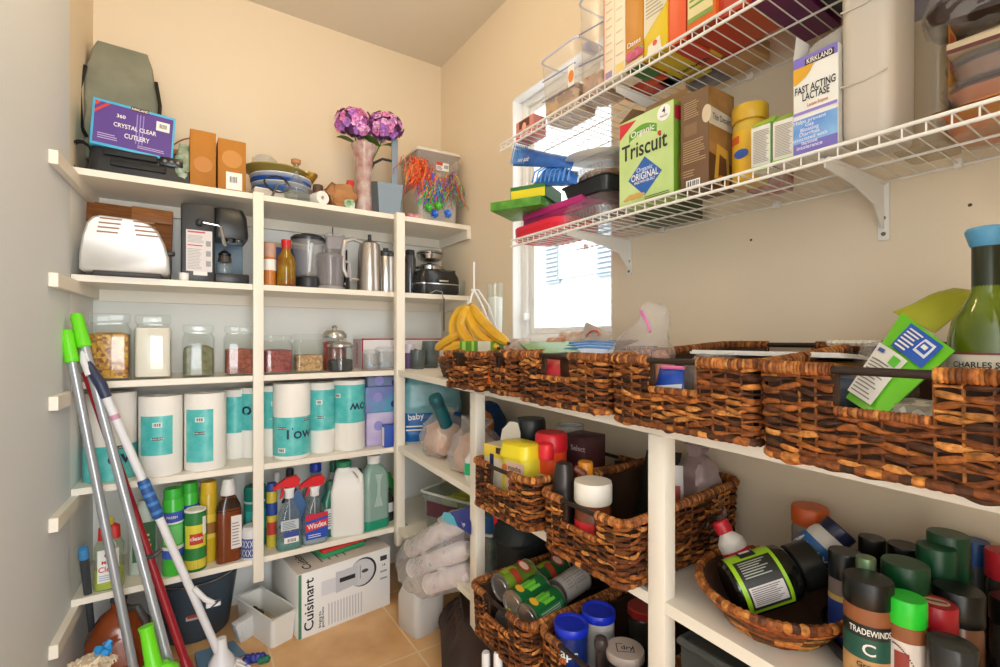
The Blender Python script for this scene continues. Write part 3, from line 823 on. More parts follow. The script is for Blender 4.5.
# dustpan standing upright, arch handle, yellow and blue packets, folder
cx, w, h = bk(376, 404, 182, YI - .006, Z1)
t = thing('dustpan', 'grey blue plastic dustpan with upright handle on the top tier', 'dustpan', (cx + .004, YI + .01, Z1), rz=-6)
gp = K(134, 150, 164, .45)
B().add([(-w * .36, 0, 0), (w * .34, 0, 0), (w * .48, 0, h), (-w * .42, .0, h), (-w * .36, .045, 0), (w * .34, .045, 0), (w * .48, .07, h), (-w * .42, .07, h)],
        [(0, 1, 2, 3), (0, 4, 5, 1), (1, 5, 6, 2), (3, 7, 4, 0), (4, 7, 6, 5)], gp).build('pan', t)
B().add([(-w * .60, .004, .004), (-w * .37, -.001, 0), (-w * .44, -.001, h), (-w * .72, .006, h * .98), (-w * .60, .05, .004), (-w * .72, .07, h * .98)], [(0, 1, 2, 3), (0, 3, 5, 4)], K(50, 54, 58, .5)).build('rubber_lip', t)
hz = py(398, 136, YI).z - Z1
B().box(w * .12, w * .34, .02, .034, h * .8, hz, gp, .003).build('handle', t)
B().tube([(-w * .62, .03, h * 1.35), (-w * .5, .028, h * 1.62), (-w * .2, .027, h * 1.80), (w * .16, .026, h * 1.78)], .0055, K(40, 42, 44), 8).build('hook', t)
p = py(379, 190, YI + .09); carton('carton', 'small yellow carton hidden behind the grey dustpan', 'box', (p.x, YI + .13, Z1), .05, .05, .085, K(232, 190, 70))
p = py(396, 178, YI + .09)
b = B().loft([(.025, .012, .006, 0), (.03, .014, .006, .05), (.024, .008, .004, .08)], K(90, 176, 214), amp=.005, freq=40)
solo(b, 'snack_packet', 'light blue packet poking up behind the grey dustpan', 'packet', (p.x, YI + .105, Z1 + .04))
# storage box with metallic garlands
p0 = py(436, 158, YI + .06)
t = thing('storage_bin', 'clear plastic storage bin with red band at the end of the top tier', 'bin', (.975, YI + .14, Z1), rz=-3)
bw, bd, bh = .215, .24, .325
B().loft([(bw / 2 * .86, bd / 2 * .88, .02, 0), (bw / 2 * .9, bd / 2 * .92, .02, bh * .5), (bw / 2 * .96, bd / 2 * .97, .02, bh * .97)], FROST, cap1=False).build('tub', t)
B().loft([(bw / 2 * .84, bd / 2 * .86, .02, .005), (bw / 2 * .87, bd / 2 * .9, .02, bh * .62)], K(214, 206, 196, .8)).build('contents', t)
B().loft([(bw / 2 * .885, bd / 2 * .905, .02, bh * .50), (bw / 2 * .90, bd / 2 * .92, .02, bh * .64), (bw / 2 * .5, bd / 2 * .5, .02, bh * .645)], K(196, 40, 46, .5)).build('red_band', t)
B().loft([(bw / 2 * 1.02, bd / 2 * 1.02, .022, bh * .955), (bw / 2 * 1.03, bd / 2 * 1.03, .022, bh * .975), (bw / 2 * .98, bd / 2 * .98, .02, bh)], K(226, 216, 200, .4)).build('bin_lid', t)
b = B(); M = Matrix(((1, 0, 0, .015), (0, 0, -1, -bd / 2 * .955), (0, 1, 0, bh * .78), (0, 0, 0, 1)))
b.rect(M, -.03, -.018, .03, .018, PAPER); b.rect(M, -.03, .004, .0, .018, K(206, 60, 50), .001); b.barcode(M, .004, -.012, .028, .012); b.lines(M, -.027, -.014, -.002, .002, 3, INK)
b.build('price_sticker', t)
for lab, (u0, v0), cols, sd in (('orange red metallic tinsel garland hanging on the storage bin', (418, 176), ((226, 90, 40), (200, 50, 36), (240, 130, 60)), 1),
                            ('rainbow metallic ribbon bunch in front of the storage bin', (432, 192), ((50, 160, 90), (60, 110, 220), (230, 170, 60), (180, 60, 170), (240, 90, 60), (90, 200, 120)), 2),
                            ('gold and purple metallic ribbon hanging before the storage bin', (452, 186), ((210, 160, 60), (150, 90, 180), (80, 170, 100), (200, 80, 60)), 3)):
    rn = random.Random(sd); b = B(); n = 170 if sd < 3 else 70; c = py(u0, v0, YI + .012)
    for k in range(n):
        x = rn.gauss(0, .022 if sd == 1 else .018) + (0); z0 = rn.uniform(.00, .07) if sd < 3 else rn.uniform(-.03, .055); ln = rn.uniform(.05, .10); a = rn.uniform(-.7, .7); col = rn.choice(cols); col = tuple(lin(q) * rn.uniform(.6, 1.3) for q in col)
        y = rn.uniform(-.012, .006); pts = []
        for i in range(5):
            f = i / 4; pts.append(Vector((x + sin(a) * ln * f + .006 * sin(f * 9 + k), y + .005 * cos(f * 8 + k), z0 - ln * f + .01)))
        vs = []; fs = []
        for i, q in enumerate(pts): vs += [(q.x - .0024, q.y, q.z), (q.x + .0024, q.y + .001, q.z)]
        for i in range(4): fs.append((2 * i, 2 * i + 1, 2 * i + 3, 2 * i + 2))
        b.add(vs, fs, TINSEL, None, col)
    solo(b, 'tinsel_garland', lab, 'garland', (c.x, YI + .004, c.z), group='metallic garlands by the storage bin')
for k, (u, v, col, nm) in enumerate(((428, 208, (70, 190, 60), 'green'), (437, 206, (90, 200, 60), 'lime green'), (434, 214, (40, 110, 220), 'blue'), (447, 214, (60, 130, 230), 'light blue'))):
    b = B(); c = py(u, v, YI)
    for j in range(10):
        a = 2 * pi * j / 10 + k; r = .019
        b.tube([(0, 0, 0), (r * cos(a) * .8, -.010, r * sin(a) * .8), (r * cos(a), -.002, r * sin(a)), (0, .004, 0)], .0032, TINSEL, 4, col=tuple(lin(q) for q in col))
    solo(b, 'gift_bow', 'shiny %s gift bow at the foot of the storage bin' % nm, 'bow', (c.x, YI - .004, max(c.z, Z1 + .024)), group='metallic garlands by the storage bin')
b = B().loft([(.03, .02, .01, 0), (.035, .024, .012, .012), (.02, .012, .008, .022)], mat('pink_tissue', (214, 80, 96), .6, c2=(230, 200, 200), scale=40), amp=.008, freq=40)
p = py(413, 210, YI); solo(b, 'tissue_paper', 'crumpled pink tissue paper at the end of the top tier', 'paper', (p.x + .01, YI + .018, Z1))

# ================================================================== SECOND TIER: APPLIANCES
# toaster
cx, w, h = bk(78, 170, 217, YI - .03, Z2)
t = thing('toaster', 'rounded brushed metal toaster with vent slots on the second tier', 'toaster', (cx, YI + .055, Z2))
al = mat('brushed_metal', (214, 212, 208), .42, .35, c2=(202, 200, 196), scale=5)
b = B(); prof = []
n = 14
for x, z in ((-.5, .10), (-.495, .35), (-.47, .62), (-.42, .86), (-.36, .96), (-.28, 1.0), (.12, .985), (.26, .93), (.36, .82), (.44, .60), (.49, .35), (.50, .12), (.47, .06), (-.47, .06)):
    prof.append((x * w, z * h))
def shell(b, prof, y0, y1, m, bev=.012):
    k = len(prof); cxm = sum(p[0] for p in prof) / k; czm = sum(p[1] for p in prof) / k; rr = []
    for y, s in ((y0, .93), (y0 + bev * .3, .97), (y0 + bev, 1), (y1 - bev, 1), (y1 - bev * .3, .97), (y1, .93)):
        rr.append([Vector((cxm + (x - cxm) * s, y, czm + (z - czm) * s)) for x, z in prof])
    return b.rings(rr, m)
shell(b, prof, -.085, .085, al); b.build('housing', t)
b = B().box(-w * .36, w * .40, -.083, .083, 0, h * .085, K(56, 58, 60, .5), .006); b.build('base', t)
b = B()
for x0 in (-.28, .08):
    for k in range(4): b.box(w * (x0 + .01 * k * (1 if x0 > 0 else -1)), w * (x0 + .24 + .015 * k * (1 if x0 > 0 else -1)), -.0862, -.084, h * (.93 - k * .075), h * (.955 - k * .075), K(150, 112, 80, .6), .0008)
b.build('vent', t)
b = B().box(w * .40, w * .56, -.04, -.02, h * .44, h * .52, BLACK, .004); b.build('lever', t)
b = B().box(w * .40, w * .52, -.05, .02, h * .12, h * .40, K(60, 70, 74, .3), .006); b.build('control_panel', t)
# wooden board on edge behind the toaster
p = py(122, 214, YI + .2)
t = thing('cutting_board', 'brown wooden cutting board leaning above and behind the toaster', 'board', (p.x, YI + .16, Z2), rot=(-10, 1.5, 0))
wd = mat('brown_wood', (150, 92, 40), .5, c2=(120, 68, 26), scale=16, stretch=(1, 6, 8), bump=.1)
B().box(-.165, .14, -.013, .013, .0, .268, wd, .004).build('board', t)
B().box(.02, .14, -.024, -.0125, .216, .268, mat('lighter_wood', (176, 112, 52), .5, c2=(150, 90, 38), scale=16, stretch=(1, 6, 8)), .004).build('board_edge', t)
# espresso machine
cx, w, h = bk(181, 250, 205, YI - .01, Z2)
t = thing('espresso_machine', 'black espresso machine with steam wand on the second tier', 'coffee machine', (cx, YI + .09, Z2))
bk1 = K(46, 48, 50, .4); bk2 = K(34, 36, 38, .35)
b = B().box(-w * .5, -w * .02, -.08, .09, 0, h, bk1, .006); b.build('housing', t)
b = B().loft([(w * .25, .075, .012, h * .60, w * .23, -.005), (w * .26, .08, .015, h * .66, w * .23, -.005), (w * .25, .078, .02, h * .90, w * .22, -.003), (w * .22, .07, .02, h, w * .20, .0)], bk2); b.build('brew_head', t)
b = B().box(-w * .02, w * .5, -.08, .09, 0, h * .13, bk2, .005); b.build('drip_tray', t)
b = B().box(w * .0, w * .46, .05, .09, h * .1, h * .66, K(120, 140, 156, .3), .003); b.build('back_panel', t)
b = B(); F = Matrix(((1, 0, 0, 0), (0, 0, -1, -.0805), (0, 1, 0, 0), (0, 0, 0, 1)))
b.rect(F, -w * .43, h * .13, -w * .06, h * .66, K(222, 216, 214, .7)); b.rect(F, -w * .41, h * .625, -w * .16, h * .645, K(196, 60, 60), .001); b.rect(F, -w * .41, h * .455, -w * .2, h * .47, K(196, 60, 60), .001)
b.lines(F, -w * .41, h * .5, -w * .16, h * .6, 6, K(160, 156, 156)); b.lines(F, -w * .41, h * .16, -w * .2, h * .43, 14, K(165, 160, 160)); b.rect(F, -w * .33, h * .08, -w * .13, h * .13, PAPER, .0008)
for k in range(3): b.rect(F, -w * .15, h * (.2 + .13 * k), -w * .08, h * (.27 + .13 * k), K(150, 150, 152), .001)
b.build('instruction_sheet', t)
b = B().lathe([(.0125, 0), (.0125, .012), (.008, .016), (0, .017)], bk2, Matrix.Translation((-w * .24, -.0805, h * .76)) @ Matrix.Rotation(radians(90), 4, 'X')); b.build('knob', t)
b = B().tube([(-w * .2, -.092, h * .76), (w * .02, -.094, h * .74), (w * .06, -.094, h * .72), (w * .10, -.09, h * .5)], .0035, CHROME, 8); b.tube([(w * .06, -.094, h * .73), (w * .13, -.094, h * .48)], .005, STEEL, 8); b.build('steam_wand', t)
b = B().lathe([(.030, 0), (.032, .006), (.032, .02)], CHROME, Matrix.Translation((w * .27, -.03, h * .57))); b.tube([(w * .27, -.06, h * .58), (w * .20, -.11, h * .55)], .007, BLACK, 8); b.build('filter_holder', t)
p = py(209, 262, YI + .02)
L('glass_carafe', 'small glass carafe with dark lid under the espresso machine', 'carafe', (cx + w * .14, YI + .055, Z2 + h * .133), .055, .085,
  [('glass_body', [(.75, 0), (.95, .05), (.9, .5), (.7, .75)], GLASS), ('coffee_collar', [(.72, .5), (.78, .52), (.7, .74)], K(60, 50, 40)), ('lid', [(.72, .75), (.74, .85), (.3, .97), (.1, 1)], BLACK)])
cx, w, h = bk(177, 188, 272, YI - .02, Z2)
L('ceramic_cup', 'tiny white ceramic cup between toaster and espresso machine', 'cup', (cx + .004, YI - .008 + .02, Z2), w, h, [('cup_body', [(.7, 0), (.9, .1), (1, 1), (.9, 1), (.75, .2)], WHITE), ('rim', [(.93, .97), (1.02, 1.0), (.93, 1.03), (.88, 1.0)], WHITE)])
# middle bay
cx, w, h = bk(264.5, 277, 243, YI, Z2)
def spl(b, r, h): b.wrap(r * .98, -100, 100, h * .36, h * .62, PAPER)
L('spice_shaker', 'tall spice shaker with pale label behind the upright on the second tier', 'shaker', (cx, YI + .02, Z2), w, h,
  [('jar', [(.95, 0), (1, .02), (1, .66), (.95, .68)], mat('orange_spice', (196, 120, 50), .35)), ('cap', [(1, .68), (1, .98), (.94, 1)], K(190, 150, 130, .4))], deco=spl)
cx, w, h = bk(277.5, 297, 239, YI - .008, Z2)
L('oil_bottle', 'infused oil bottle with red sealed neck on the second tier', 'bottle', (cx, YI + .015, Z2), w, h,
  [('bottle_body', [(.85, 0), (1, .03), (1, .5), (.85, .64), (.5, .74), (.44, .86)], mat('golden_oil', (150, 120, 20), .06, 0, 1, c2=(120, 60, 10), scale=22)), ('seal', [(.46, .76), (.48, .93), (.52, .95), (.5, 1)], K(200, 32, 30, .35)), ('peppers', [(.88, .004), (.94, .03), (.9, .16), (.5, .2)], K(176, 50, 24))])
cx, w, h = bk(272, 300, 247, YI + .14, Z2)
def dbl(b, w, d, h): b.text(face('F', w, d, h), 'ON', -.01, .0, .03, PAPER); b.disc(face('F', w, d, h), .03, -.01, .012, K(80, 150, 210))
carton('carton', 'dark blue carton behind the oil bottle on the second tier', 'box', (cx, YI + .19, Z2), w * 1.6, .06, h, K(46, 62, 130), deco=dbl, extra=lambda t, w, d, h: B().loft([(w * .5, d * .5, .01, h), (w * .5, d * .5, .01, h * 1.1)], K(190, 160, 130)).build('box_lid', t))
# blender
cx, w, h = bk(293, 327, 233, YI + .04, Z2)
t = L('blender', 'countertop blender with clear jug and black lid on the second tier', 'blender', (cx, YI + .075, Z2), w, h,
      [('base', [(.85, 0), (.9, .03), (.8, .2), (.7, .22)], K(40, 40, 42, .4)), ('glass_jug', [(.7, .22), (.74, .24), (.98, .86), (1, .88), (.94, .88), (.68, .26)], PLAST), ('lid', [(1.02, .87), (1.04, .92), (.9, .96), (.5, .97), (.46, 1), (.2, 1)], K(40, 42, 44, .35))])
B().tube([(w * .40, -.01, h * .8), (w * .62, -.02, h * .74), (w * .58, -.02, h * .40), (w * .38, -.01, h * .32)], .006, PLAST, 8).build('handle', t)
B().tube([(-w * .05, -w * .34, h * .3), (0, -w * .44, h * .8)], .007, K(186, 190, 192, .3), 6).build('measuring_strip', t)
# food processor
cx, w, h = bk(319, 348, 232, YI, Z2)
t = L('food_processor', 'food processor bowl in smoky clear plastic on the second tier', 'food processor', (cx, YI + .05, Z2), w, h,
      [('bowl', [(.86, .05), (.9, .06), (1, .5), (1.02, .56), (.96, .56), (.85, .08)], clear('smoky_plastic', (222, 218, 220), .2, .12)), ('bowl_lid', [(1.03, .56), (1.03, .60), (.85, .64), (.3, .65)], clear('smoky_plastic2', (216, 210, 212), .3, .12)), ('base_ring', [(.98, 0), (1, .02), (1, .05), (.9, .06)], K(150, 146, 144, .4))])
B().loft([(w * .30, w * .26, .008, h * .63, w * .14, 0), (w * .31, w * .27, .008, h, w * .14, 0)], clear('smoky_plastic', (222, 218, 220), .2, .12), cap1=False).build('feed_tube', t)
B().lathe([(.0022, h * .98), (.0022, h * 1.13), (0, h * 1.14)], BLACK, Matrix.Translation((w * .08, 0, 0)), 8).build('spindle', t)
B().tube([(w * .48, -.02, h * .52), (w * .62, -.03, h * .48), (w * .62, -.03, h * .16), (w * .46, -.02, h * .1)], .006, K(176, 172, 174, .3), 8).build('handle', t)
# kettle
cx, w, h = bk(361, 385, 240, YI - .004, Z2)
t = L('electric_kettle', 'tall brushed steel kettle with curved grey handle on the second tier', 'kettle', (cx, YI + .04, Z2), w, h,
      [('kettle_body', [(.98, 0), (1, .02), (.97, .3), (.90, .8), (.80, .95), (.5, 1)], mat('brushed_steel', (198, 190, 182), .28, .9, c2=(176, 168, 160), scale=8, stretch=(40, 40, 1))), ('lid_knob', [(.14, .99), (.16, 1.0), (.14, 1.14), (0, 1.15)], BLACK)])
hw = w * .5
B().tube([(-hw * .7, -.008, h * .96), (-hw * 1.5, -.015, h * 1.0), (-hw * 2.15, -.02, h * .93), (-hw * 2.3, -.02, h * .7), (-hw * 2.25, -.02, h * .4), (-hw * 1.9, -.02, h * .22), (-hw * 1.0, -.01, h * .22)], [.006, .008, .0095, .0095, .009, .007, .005], K(178, 172, 166, .35, .3), 8).build('handle', t)
B().tube([(-hw * 1.9, -.02, h * .24), (-hw * 1.95, -.024, h * .0 + .004)], .008, BLACK, 8).build('power_base_strap', t)
cx, w, h = bk(384, 395, 247, YI + .05, Z2)
t = L('coffee_canister', 'steel canister with dark knob behind the upright on the second tier', 'canister', (cx - .002, YI + .09, Z2), w * 1.9, h * 1.0,
  [('canister_body', [(.98, 0), (1, .02), (1, .78), (.96, .8)], STEEL), ('lid', [(1.02, .8), (1.02, .88), (.7, .93), (.25, .94), (.25, 1), (.1, 1.01)], K(60, 60, 62, .3))])
p = py(342, 250, YI + .15)
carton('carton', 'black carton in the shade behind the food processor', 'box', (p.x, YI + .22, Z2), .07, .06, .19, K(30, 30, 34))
# third bay: pots, waffle iron
p = py(435, 250, YI + .09)
def pot(label, cx, cy, z, w, h, knob=True, name='cooking_pot'):
    t = L(name, label, 'pot', (cx, cy, z), w, h, [('pot_body', [(.72, 0), (.92, .04), (1, .3), (.99, .62), (1.05, .64), (1.05, .68)], CHROME), ('lid', [(1.04, .68), (.98, .74), (.6, .88), (.12, .92)], CHROME), ('lid_knob', [(.10, .91), (.2, .95), (.18, 1), (.05, 1.02)], BLACK)], group='steel pots on the second tier')
    for s in (-1, 1): B().tube([(s * w * .48, -.012, h * .52), (s * w * .60, -.012, h * .55), (s * w * .60, .012, h * .55), (s * w * .48, .012, h * .52)], .0035, BLACK, 6).build('pot_handle', t)
    return t
PC, _, _ = bk(420, 444, 245, YI + .1, Z2)
pot('wide steel pot lowest in the stack of pots', PC + .002, YI + .13, Z2, .15, .098)
pot('small steel pot upside in the middle of the pot stack', PC, YI + .13, Z2 + .10, .115, .055)
b = B().lathe([(.03, 0), (.055, .012), (.062, .03), (.060, .034), (.052, .016), (.028, .006)], CHROME)
solo(b, 'steel_bowl', 'shiny steel bowl on top of the stack of pots', 'bowl', (PC + .002, YI + .13, Z2 + .160), group='steel pots on the second tier')
b = B().lathe([(.058, 0), (.064, .004), (.06, .012), (.03, .02), (.01, .022)], CHROME); solo(b, 'pot_lid', 'steel pot lid laid over the bowl atop the pots', 'lid', (PC + .002, YI + .13, Z2 + .1945), group='steel pots on the second tier')
cx, w, h = bk(420, 462, 268, YI - .012, Z2)
t = thing('waffle_iron', 'glossy black waffle iron with rounded lid on the second tier', 'waffle iron', (cx, YI + .055, Z2))
B().loft([(w * .46, .06, .03, 0), (w * .5, .065, .035, h * .15), (w * .5, .065, .035, h * .38)], K(30, 30, 32, .3)).build('base', t)
B().loft([(w * .5, .065, .035, h * .42), (w * .49, .064, .035, h * .68), (w * .42, .055, .03, h * .9), (w * .25, .03, .02, h)], K(36, 37, 40, .15)).build('lid', t)
B().loft([(w * .502, .0652, .035, h * .38), (w * .502, .0652, .035, h * .42)], CHROME).build('trim_ring', t)
B().tube([(-w * .1, -.062, h * .55), (-w * .08, -.08, h * .5), (w * .12, -.08, h * .5), (w * .14, -.062, h * .55)], .004, CHROME, 8).build('handle', t)
p = py(456, 274, YI + .06); carton('baking_tray', 'dark flat baking tray on edge beside the waffle iron', 'tray', (1.055, YI + .12, Z2), .085, .012, .125, K(40, 40, 42, .4), extra=lambda t, w, d, h: B().tube([(-w / 2, 0, h), (w / 2, 0, h)], .004, K(52, 52, 54, .4), 8).build('rolled_rim', t))
t = L('drinking_glass', 'clear drinking glass at the very end of the second tier', 'glass', (1.073, YI + .03, Z2), .055, .07, [('glass_body', [(.75, 0), (.8, .03), (1, 1), (.95, 1), (.75, .08)], GLASS), ('base', [(.7, .0), (.75, .05), (.3, .06)], GLASS)])
# tall steel thermos near the corner post
cx, w, h = bk(405, 416, 246, YI + .06, Z2)
L('thermos_flask', 'slim dark steel flask next to the pots on the second tier', 'flask', (cx + .006, YI + .08, Z2), w, h * .93, [('flask_body', [(.95, 0), (1, .03), (1, .8), (.8, .88)], K(90, 92, 94, .25, .8)), ('cap', [(.8, .88), (.8, .98), (.7, 1)], BLACK)])
# cords
b = B().tube([(0, 0, 0), (.02, -.02, .012), (.045, -.026, .006), (.052, -.027, -.03), (.053, -.026, -.17)], .0025, K(150, 148, 140), 6)
pts = [Vector((.053 + .003 * cos(i * 1.1), -.026 + .003 * sin(i * 1.1), -.02 - i * .0011)) for i in range(130)]
b.tube(pts, .0022, K(70, 70, 68), 5)
p = py(432, 287, YI - .03); solo(b, 'coiled_cord', 'dark twisted cord hanging down from the second tier beside the bananas', 'cord', (p.x + .003, YI - .004, Z2 + .003))
# ================================================================== THIRD TIER: STORAGE JARS
JG = clear('jar_glass', (253, 255, 254), .015, .04)
def square_jar(label, u0, u1, vt, y, fill, fm, fname, flabel, bumpy=.004):
    cx, w, h = bk(u0, u1, vt, y, Z3); hw = w / 2; cy = y + hw
    t = thing('storage_jar', label, 'jar', (cx, cy, Z3), group='square glass storage jars on the third tier')
    B().loft([(hw * .95, hw * .95, .012, 0), (hw, hw, .014, h * .04), (hw, hw, .014, h * .76), (hw * .86, hw * .86, .012, h * .83), (hw * .86, hw * .86, .012, h * .86), (hw * .80, hw * .80, .012, h * .86), (hw * .80, hw * .80, .012, h * .83), (hw * .95, hw * .95, .012, h * .75), (hw * .95, hw * .95, .012, h * .05), (hw * .9, hw * .9, .012, .006)], JG).build('glass_body', t)
    B().loft([(hw * .90, hw * .90, .014, h * .865), (hw * .93, hw * .93, .014, h * .88), (hw * .93, hw * .93, .014, h * .985), (hw * .9, hw * .9, .014, h)], JG).build('glass_lid', t)
    ft = h * fill; k = hw * .92
    b = B().loft([(k * .97, k * .97, .01, .008), (k, k, .012, h * .06), (k, k, .012, ft * .7), (k * .99, k * .99, .012, ft), (k * .6, k * .6, .012, ft + bumpy), (k * .2, k * .2, .01, ft - bumpy)], fm, amp=bumpy * .4, freq=60)
    solo(b, fname, flabel, 'dry food', (cx, cy, Z3), kind='stuff')
PASTA = mat('yellow_pasta', (226, 168, 36), .5, c2=(150, 80, 22), scale=120, bump=1.0, kind='voronoi')
square_jar('square glass jar of yellow pasta, first jar by the mop handles', 85, 130, 313, YI - .004, .68, PASTA, 'pasta', 'yellow pasta shapes filling the jar by the mop handles', .008)
square_jar('square glass jar filled to the top with white flour', 133, 172, 315, YI, .80, K(236, 226, 212, .9), 'flour', 'white flour filling the jar next to the pasta', .002)
square_jar('square glass jar half filled with dark green dried herbs', 182, 215, 325, YI, .56, mat('green_herbs', (84, 88, 48), .8, c2=(130, 126, 92), scale=60, bump=.8), 'dried_herbs', 'dark green dried herbs in a square jar', .008)
square_jar('square glass jar of red lentils against the upright', 225, 256, 326, YI + .005, .52, mat('red_lentils', (176, 82, 50), .7, c2=(120, 44, 26), scale=190, bump=.8, kind='voronoi'), 'lentils', 'reddish lentils in the jar against the upright')
square_jar('square glass jar of dark red beans beyond the upright', 264, 294, 335, YI - .004, .60, mat('red_beans', (166, 56, 52), .5, c2=(110, 28, 30), scale=130, bump=.8, kind='voronoi'), 'beans', 'dark red beans in the jar beyond the upright')
square_jar('square glass jar of tan chickpeas beside the dark red beans', 296, 325, 334, YI + .004, .44, mat('tan_chickpeas', (206, 164, 112), .6, c2=(160, 116, 70), scale=120, bump=.8, kind='voronoi'), 'chickpeas', 'tan chickpeas in the jar beside the red beans')
def canister(label, u0, u1, vt, y, fm, fill, fname, flabel):
    cx, w, h = bk(u0, u1, vt, y, Z3)
    L('glass_canister', label, 'canister', (cx, y + w / 2, Z3), w, h, [('glass_body', [(.88, 0), (1, .04), (1, .68), (.9, .72), (.84, .72), (.94, .66), (.94, .06), (.85, .02)], JG),
        ('steel_lid', [(.98, .72), (1, .74), (.98, .80), (.7, .88), (.2, .90), (.17, .93), (.25, .97), (.1, 1)], K(196, 194, 190, .25, .8))], group='steel-lidded glass canisters')
    solo(B().lathe(scaled([(.86, .012), (.92, .05), (.92, fill), (.5, fill + .03), (.2, fill)], w, h), fm), fname, flabel, 'dry food', (cx, y + w / 2, Z3), kind='stuff')
canister('taller round canister with steel lid and red contents', 325, 350, 325, YI + .05, mat('red_sweets', (196, 70, 44), .5, c2=(150, 40, 30), scale=50, kind='voronoi'), .62, 'red_sweets', 'red sweets inside the taller steel-lidded canister')
canister('shorter round canister with steel lid and black tea', 331, 357, 338, YI - .006, mat('black_tea', (46, 44, 44), .9, bump=.8, scale=120), .34, 'tea', 'black tea at the bottom of the shorter canister')
# white carton tipped against the wall behind the corner post
p = py(362, 362, YI + .05)
def sol(b, w, d, h):
    F = face('F', w, d, h); RD = K(178, 44, 56)
    b.rect(F, -w / 2, h / 2 - .006, w / 2, h / 2, RD); b.rect(F, -w / 2, -h / 2, w / 2, -h / 2 + .005, RD); b.rect(F, -w / 2, -h / 2, -w / 2 + .006, h / 2, RD)
    b.rect(F, -w * .38, -h * .2, -w * .16, h * .22, K(232, 230, 240)); b.disc(F, w * .06, h * .08, .034, RD, ry=.011); b.text(F, 'SOLO', w * .36, h * .34, .018, K(70, 120, 180))
    Lf = face('L', w, d, h); b.rect(Lf, -d / 2 + .004, -h / 2 + .004, d / 2 - .004, h / 2 - .004, K(214, 190, 196)); b.text(Lf, 'WRAP', 0, 0, .024, RD, rot=90)
carton('carton', 'long white carton with red edges lying behind the corner post', 'box', (.845, YI + .165, Z3), .40, .12, .13, K(232, 226, 226), rz=0, deco=sol)
for (u0, u1, vt, nm) in ((366, 380, 350, 'smaller clear plastic tub before the red-edged carton'), (379, 396, 347, 'larger clear plastic tub against the corner post')):
    cx, w, h = bk(u0, u1, vt, YI, Z3)
    t = thing('plastic_tub', nm, 'tub', (cx, YI + .03, Z3), group='clear plastic tubs by the corner post')
    B().loft([(w * .42, .03, .012, 0), (w * .48, .034, .014, h * .8), (w * .44, .03, .012, h * .8), (w * .4, .028, .012, .004)], PLAST).build('tub_body', t)
    B().loft([(w * .5, .036, .014, h * .81), (w * .5, .036, .014, h * .9), (w * .4, .028, .012, h)], PLAST).build('tub_lid', t)
    B().lathe([(w * .3, .0), (w * .3, .012), (0, .014)], K(150, 190, 220), Matrix.Translation((0, 0, h * .2)), 16).build('contents', t)
cx, w, h = bk(405, 416, 344, YI, Z3)
L('purple_jar', 'small purple jar with pale lid just past the corner post', 'jar', (cx + .004, YI + .03, Z3), w, h, [('jar_body', [(.95, 0), (1, .05), (1, .6), (.9, .64)], K(104, 72, 124)), ('lid', [(.96, .64), (.96, .95), (.9, 1)], K(206, 196, 206))])
gb = clear('grey_glass', (186, 198, 198), .14)
for k, (u0, u1, vt, dy, nm) in enumerate(((413, 428, 350, .0, 'squat grey glass tumbler past the purple jar'), (425, 442, 341, .03, 'taller grey glass tumbler behind the bananas'))):
    cx, w, h = bk(u0, u1, vt, YI - .05 + dy, Z3)
    L('glass_tumbler', nm, 'tumbler', (cx, YI - .02 + dy, Z3), w, h, [('glass_body', [(.7, 0), (.8, .05), (1, .6), (.9, 1), (.84, 1), (.9, .6), (.7, .12)], gb), ('foot', [(.6, 0), (.8, .02), (.5, .07)], gb)], group='grey glass tumblers')

# ================================================================== FOURTH TIER: PAPER TOWELS
TEAL = mat('teal_wrapper', (64, 182, 180), .35, c2=(110, 204, 200), scale=26)
TROLL = mat('paper_towel', (242, 238, 230), .85, bump=.25, scale=120)
DKBL = K(30, 44, 74)
def towel_roll(label, u0, u1, vt, y, band, a0, a1, texts=(), rot=0, flip=False):
    cx, w, h = bk(u0, u1, vt, y, Z4); h = min(h, .279); r = w / 2
    t = thing('paper_towel_roll', label, 'paper towels', (cx, y + r, Z4), rot, group='paper towel rolls on the fourth tier')
    b = B().lathe([(r * .97, 0), (r, .004), (r, h - .004), (r * .97, h), (.021, h), (.021, h - .06), (0, h - .06)], TROLL, seg=36); ro = b.build('roll', t)
    b = B().wrap(r, a0, a1, h * band[0], h * band[1], TEAL, n=24)
    for (tx, a, zz, hh, m) in texts:
        if tx == 'bar':
            b.wrap(r, a - 12, a + 12, h * zz, h * zz + .016, PAPER, .0014, 6)
            for k in range(7): b.wrap(r, a - 9 + k * 2.7, a - 8 + k * 2.7 + (k % 2), h * zz + .003, h * zz + .013, INK, .002, 1)
        elif tx == 'tag': b.wrap(r, a - 14, a + 14, h * zz, h * zz + .009, K(70, 40, 50), .0014, 6); b.wtext(r, 'KIRKLAND', a, h * zz + .0045, .005, PAPER, .002)
        else: b.wtext(r, tx, a, h * zz, hh, m, .0016, rot=180 if flip else 0)
    b.build('wrapper_band', ro)
towel_roll('paper towel roll with dark lettering and teal base, nearest the mops', 79, 136, 394, YI + .02, (.0, .40), -110, 120, [('tag', 20, .36, 0, 0), ('ow', 30, .26, .045, DKBL)])
towel_roll('paper towel roll with barcode wrapper behind the white mop pole', 137, 183, 397, YI - .004, (.27, .76), -60, 32, [('bar', -8, .62, 0, 0), ('tag', -8, .46, 0, 0)])
towel_roll('paper towel roll with narrow barcode wrapper, third from the mops', 184, 228, 394, YI - .006, (.12, .80), -62, 18, [('bar', -18, .64, 0, 0), ('tag', -18, .48, 0, 0)])
towel_roll('paper towel roll pushed back between two others, before the upright', 222, 250, 390, YI + .12, (.38, .90), -80, 90)
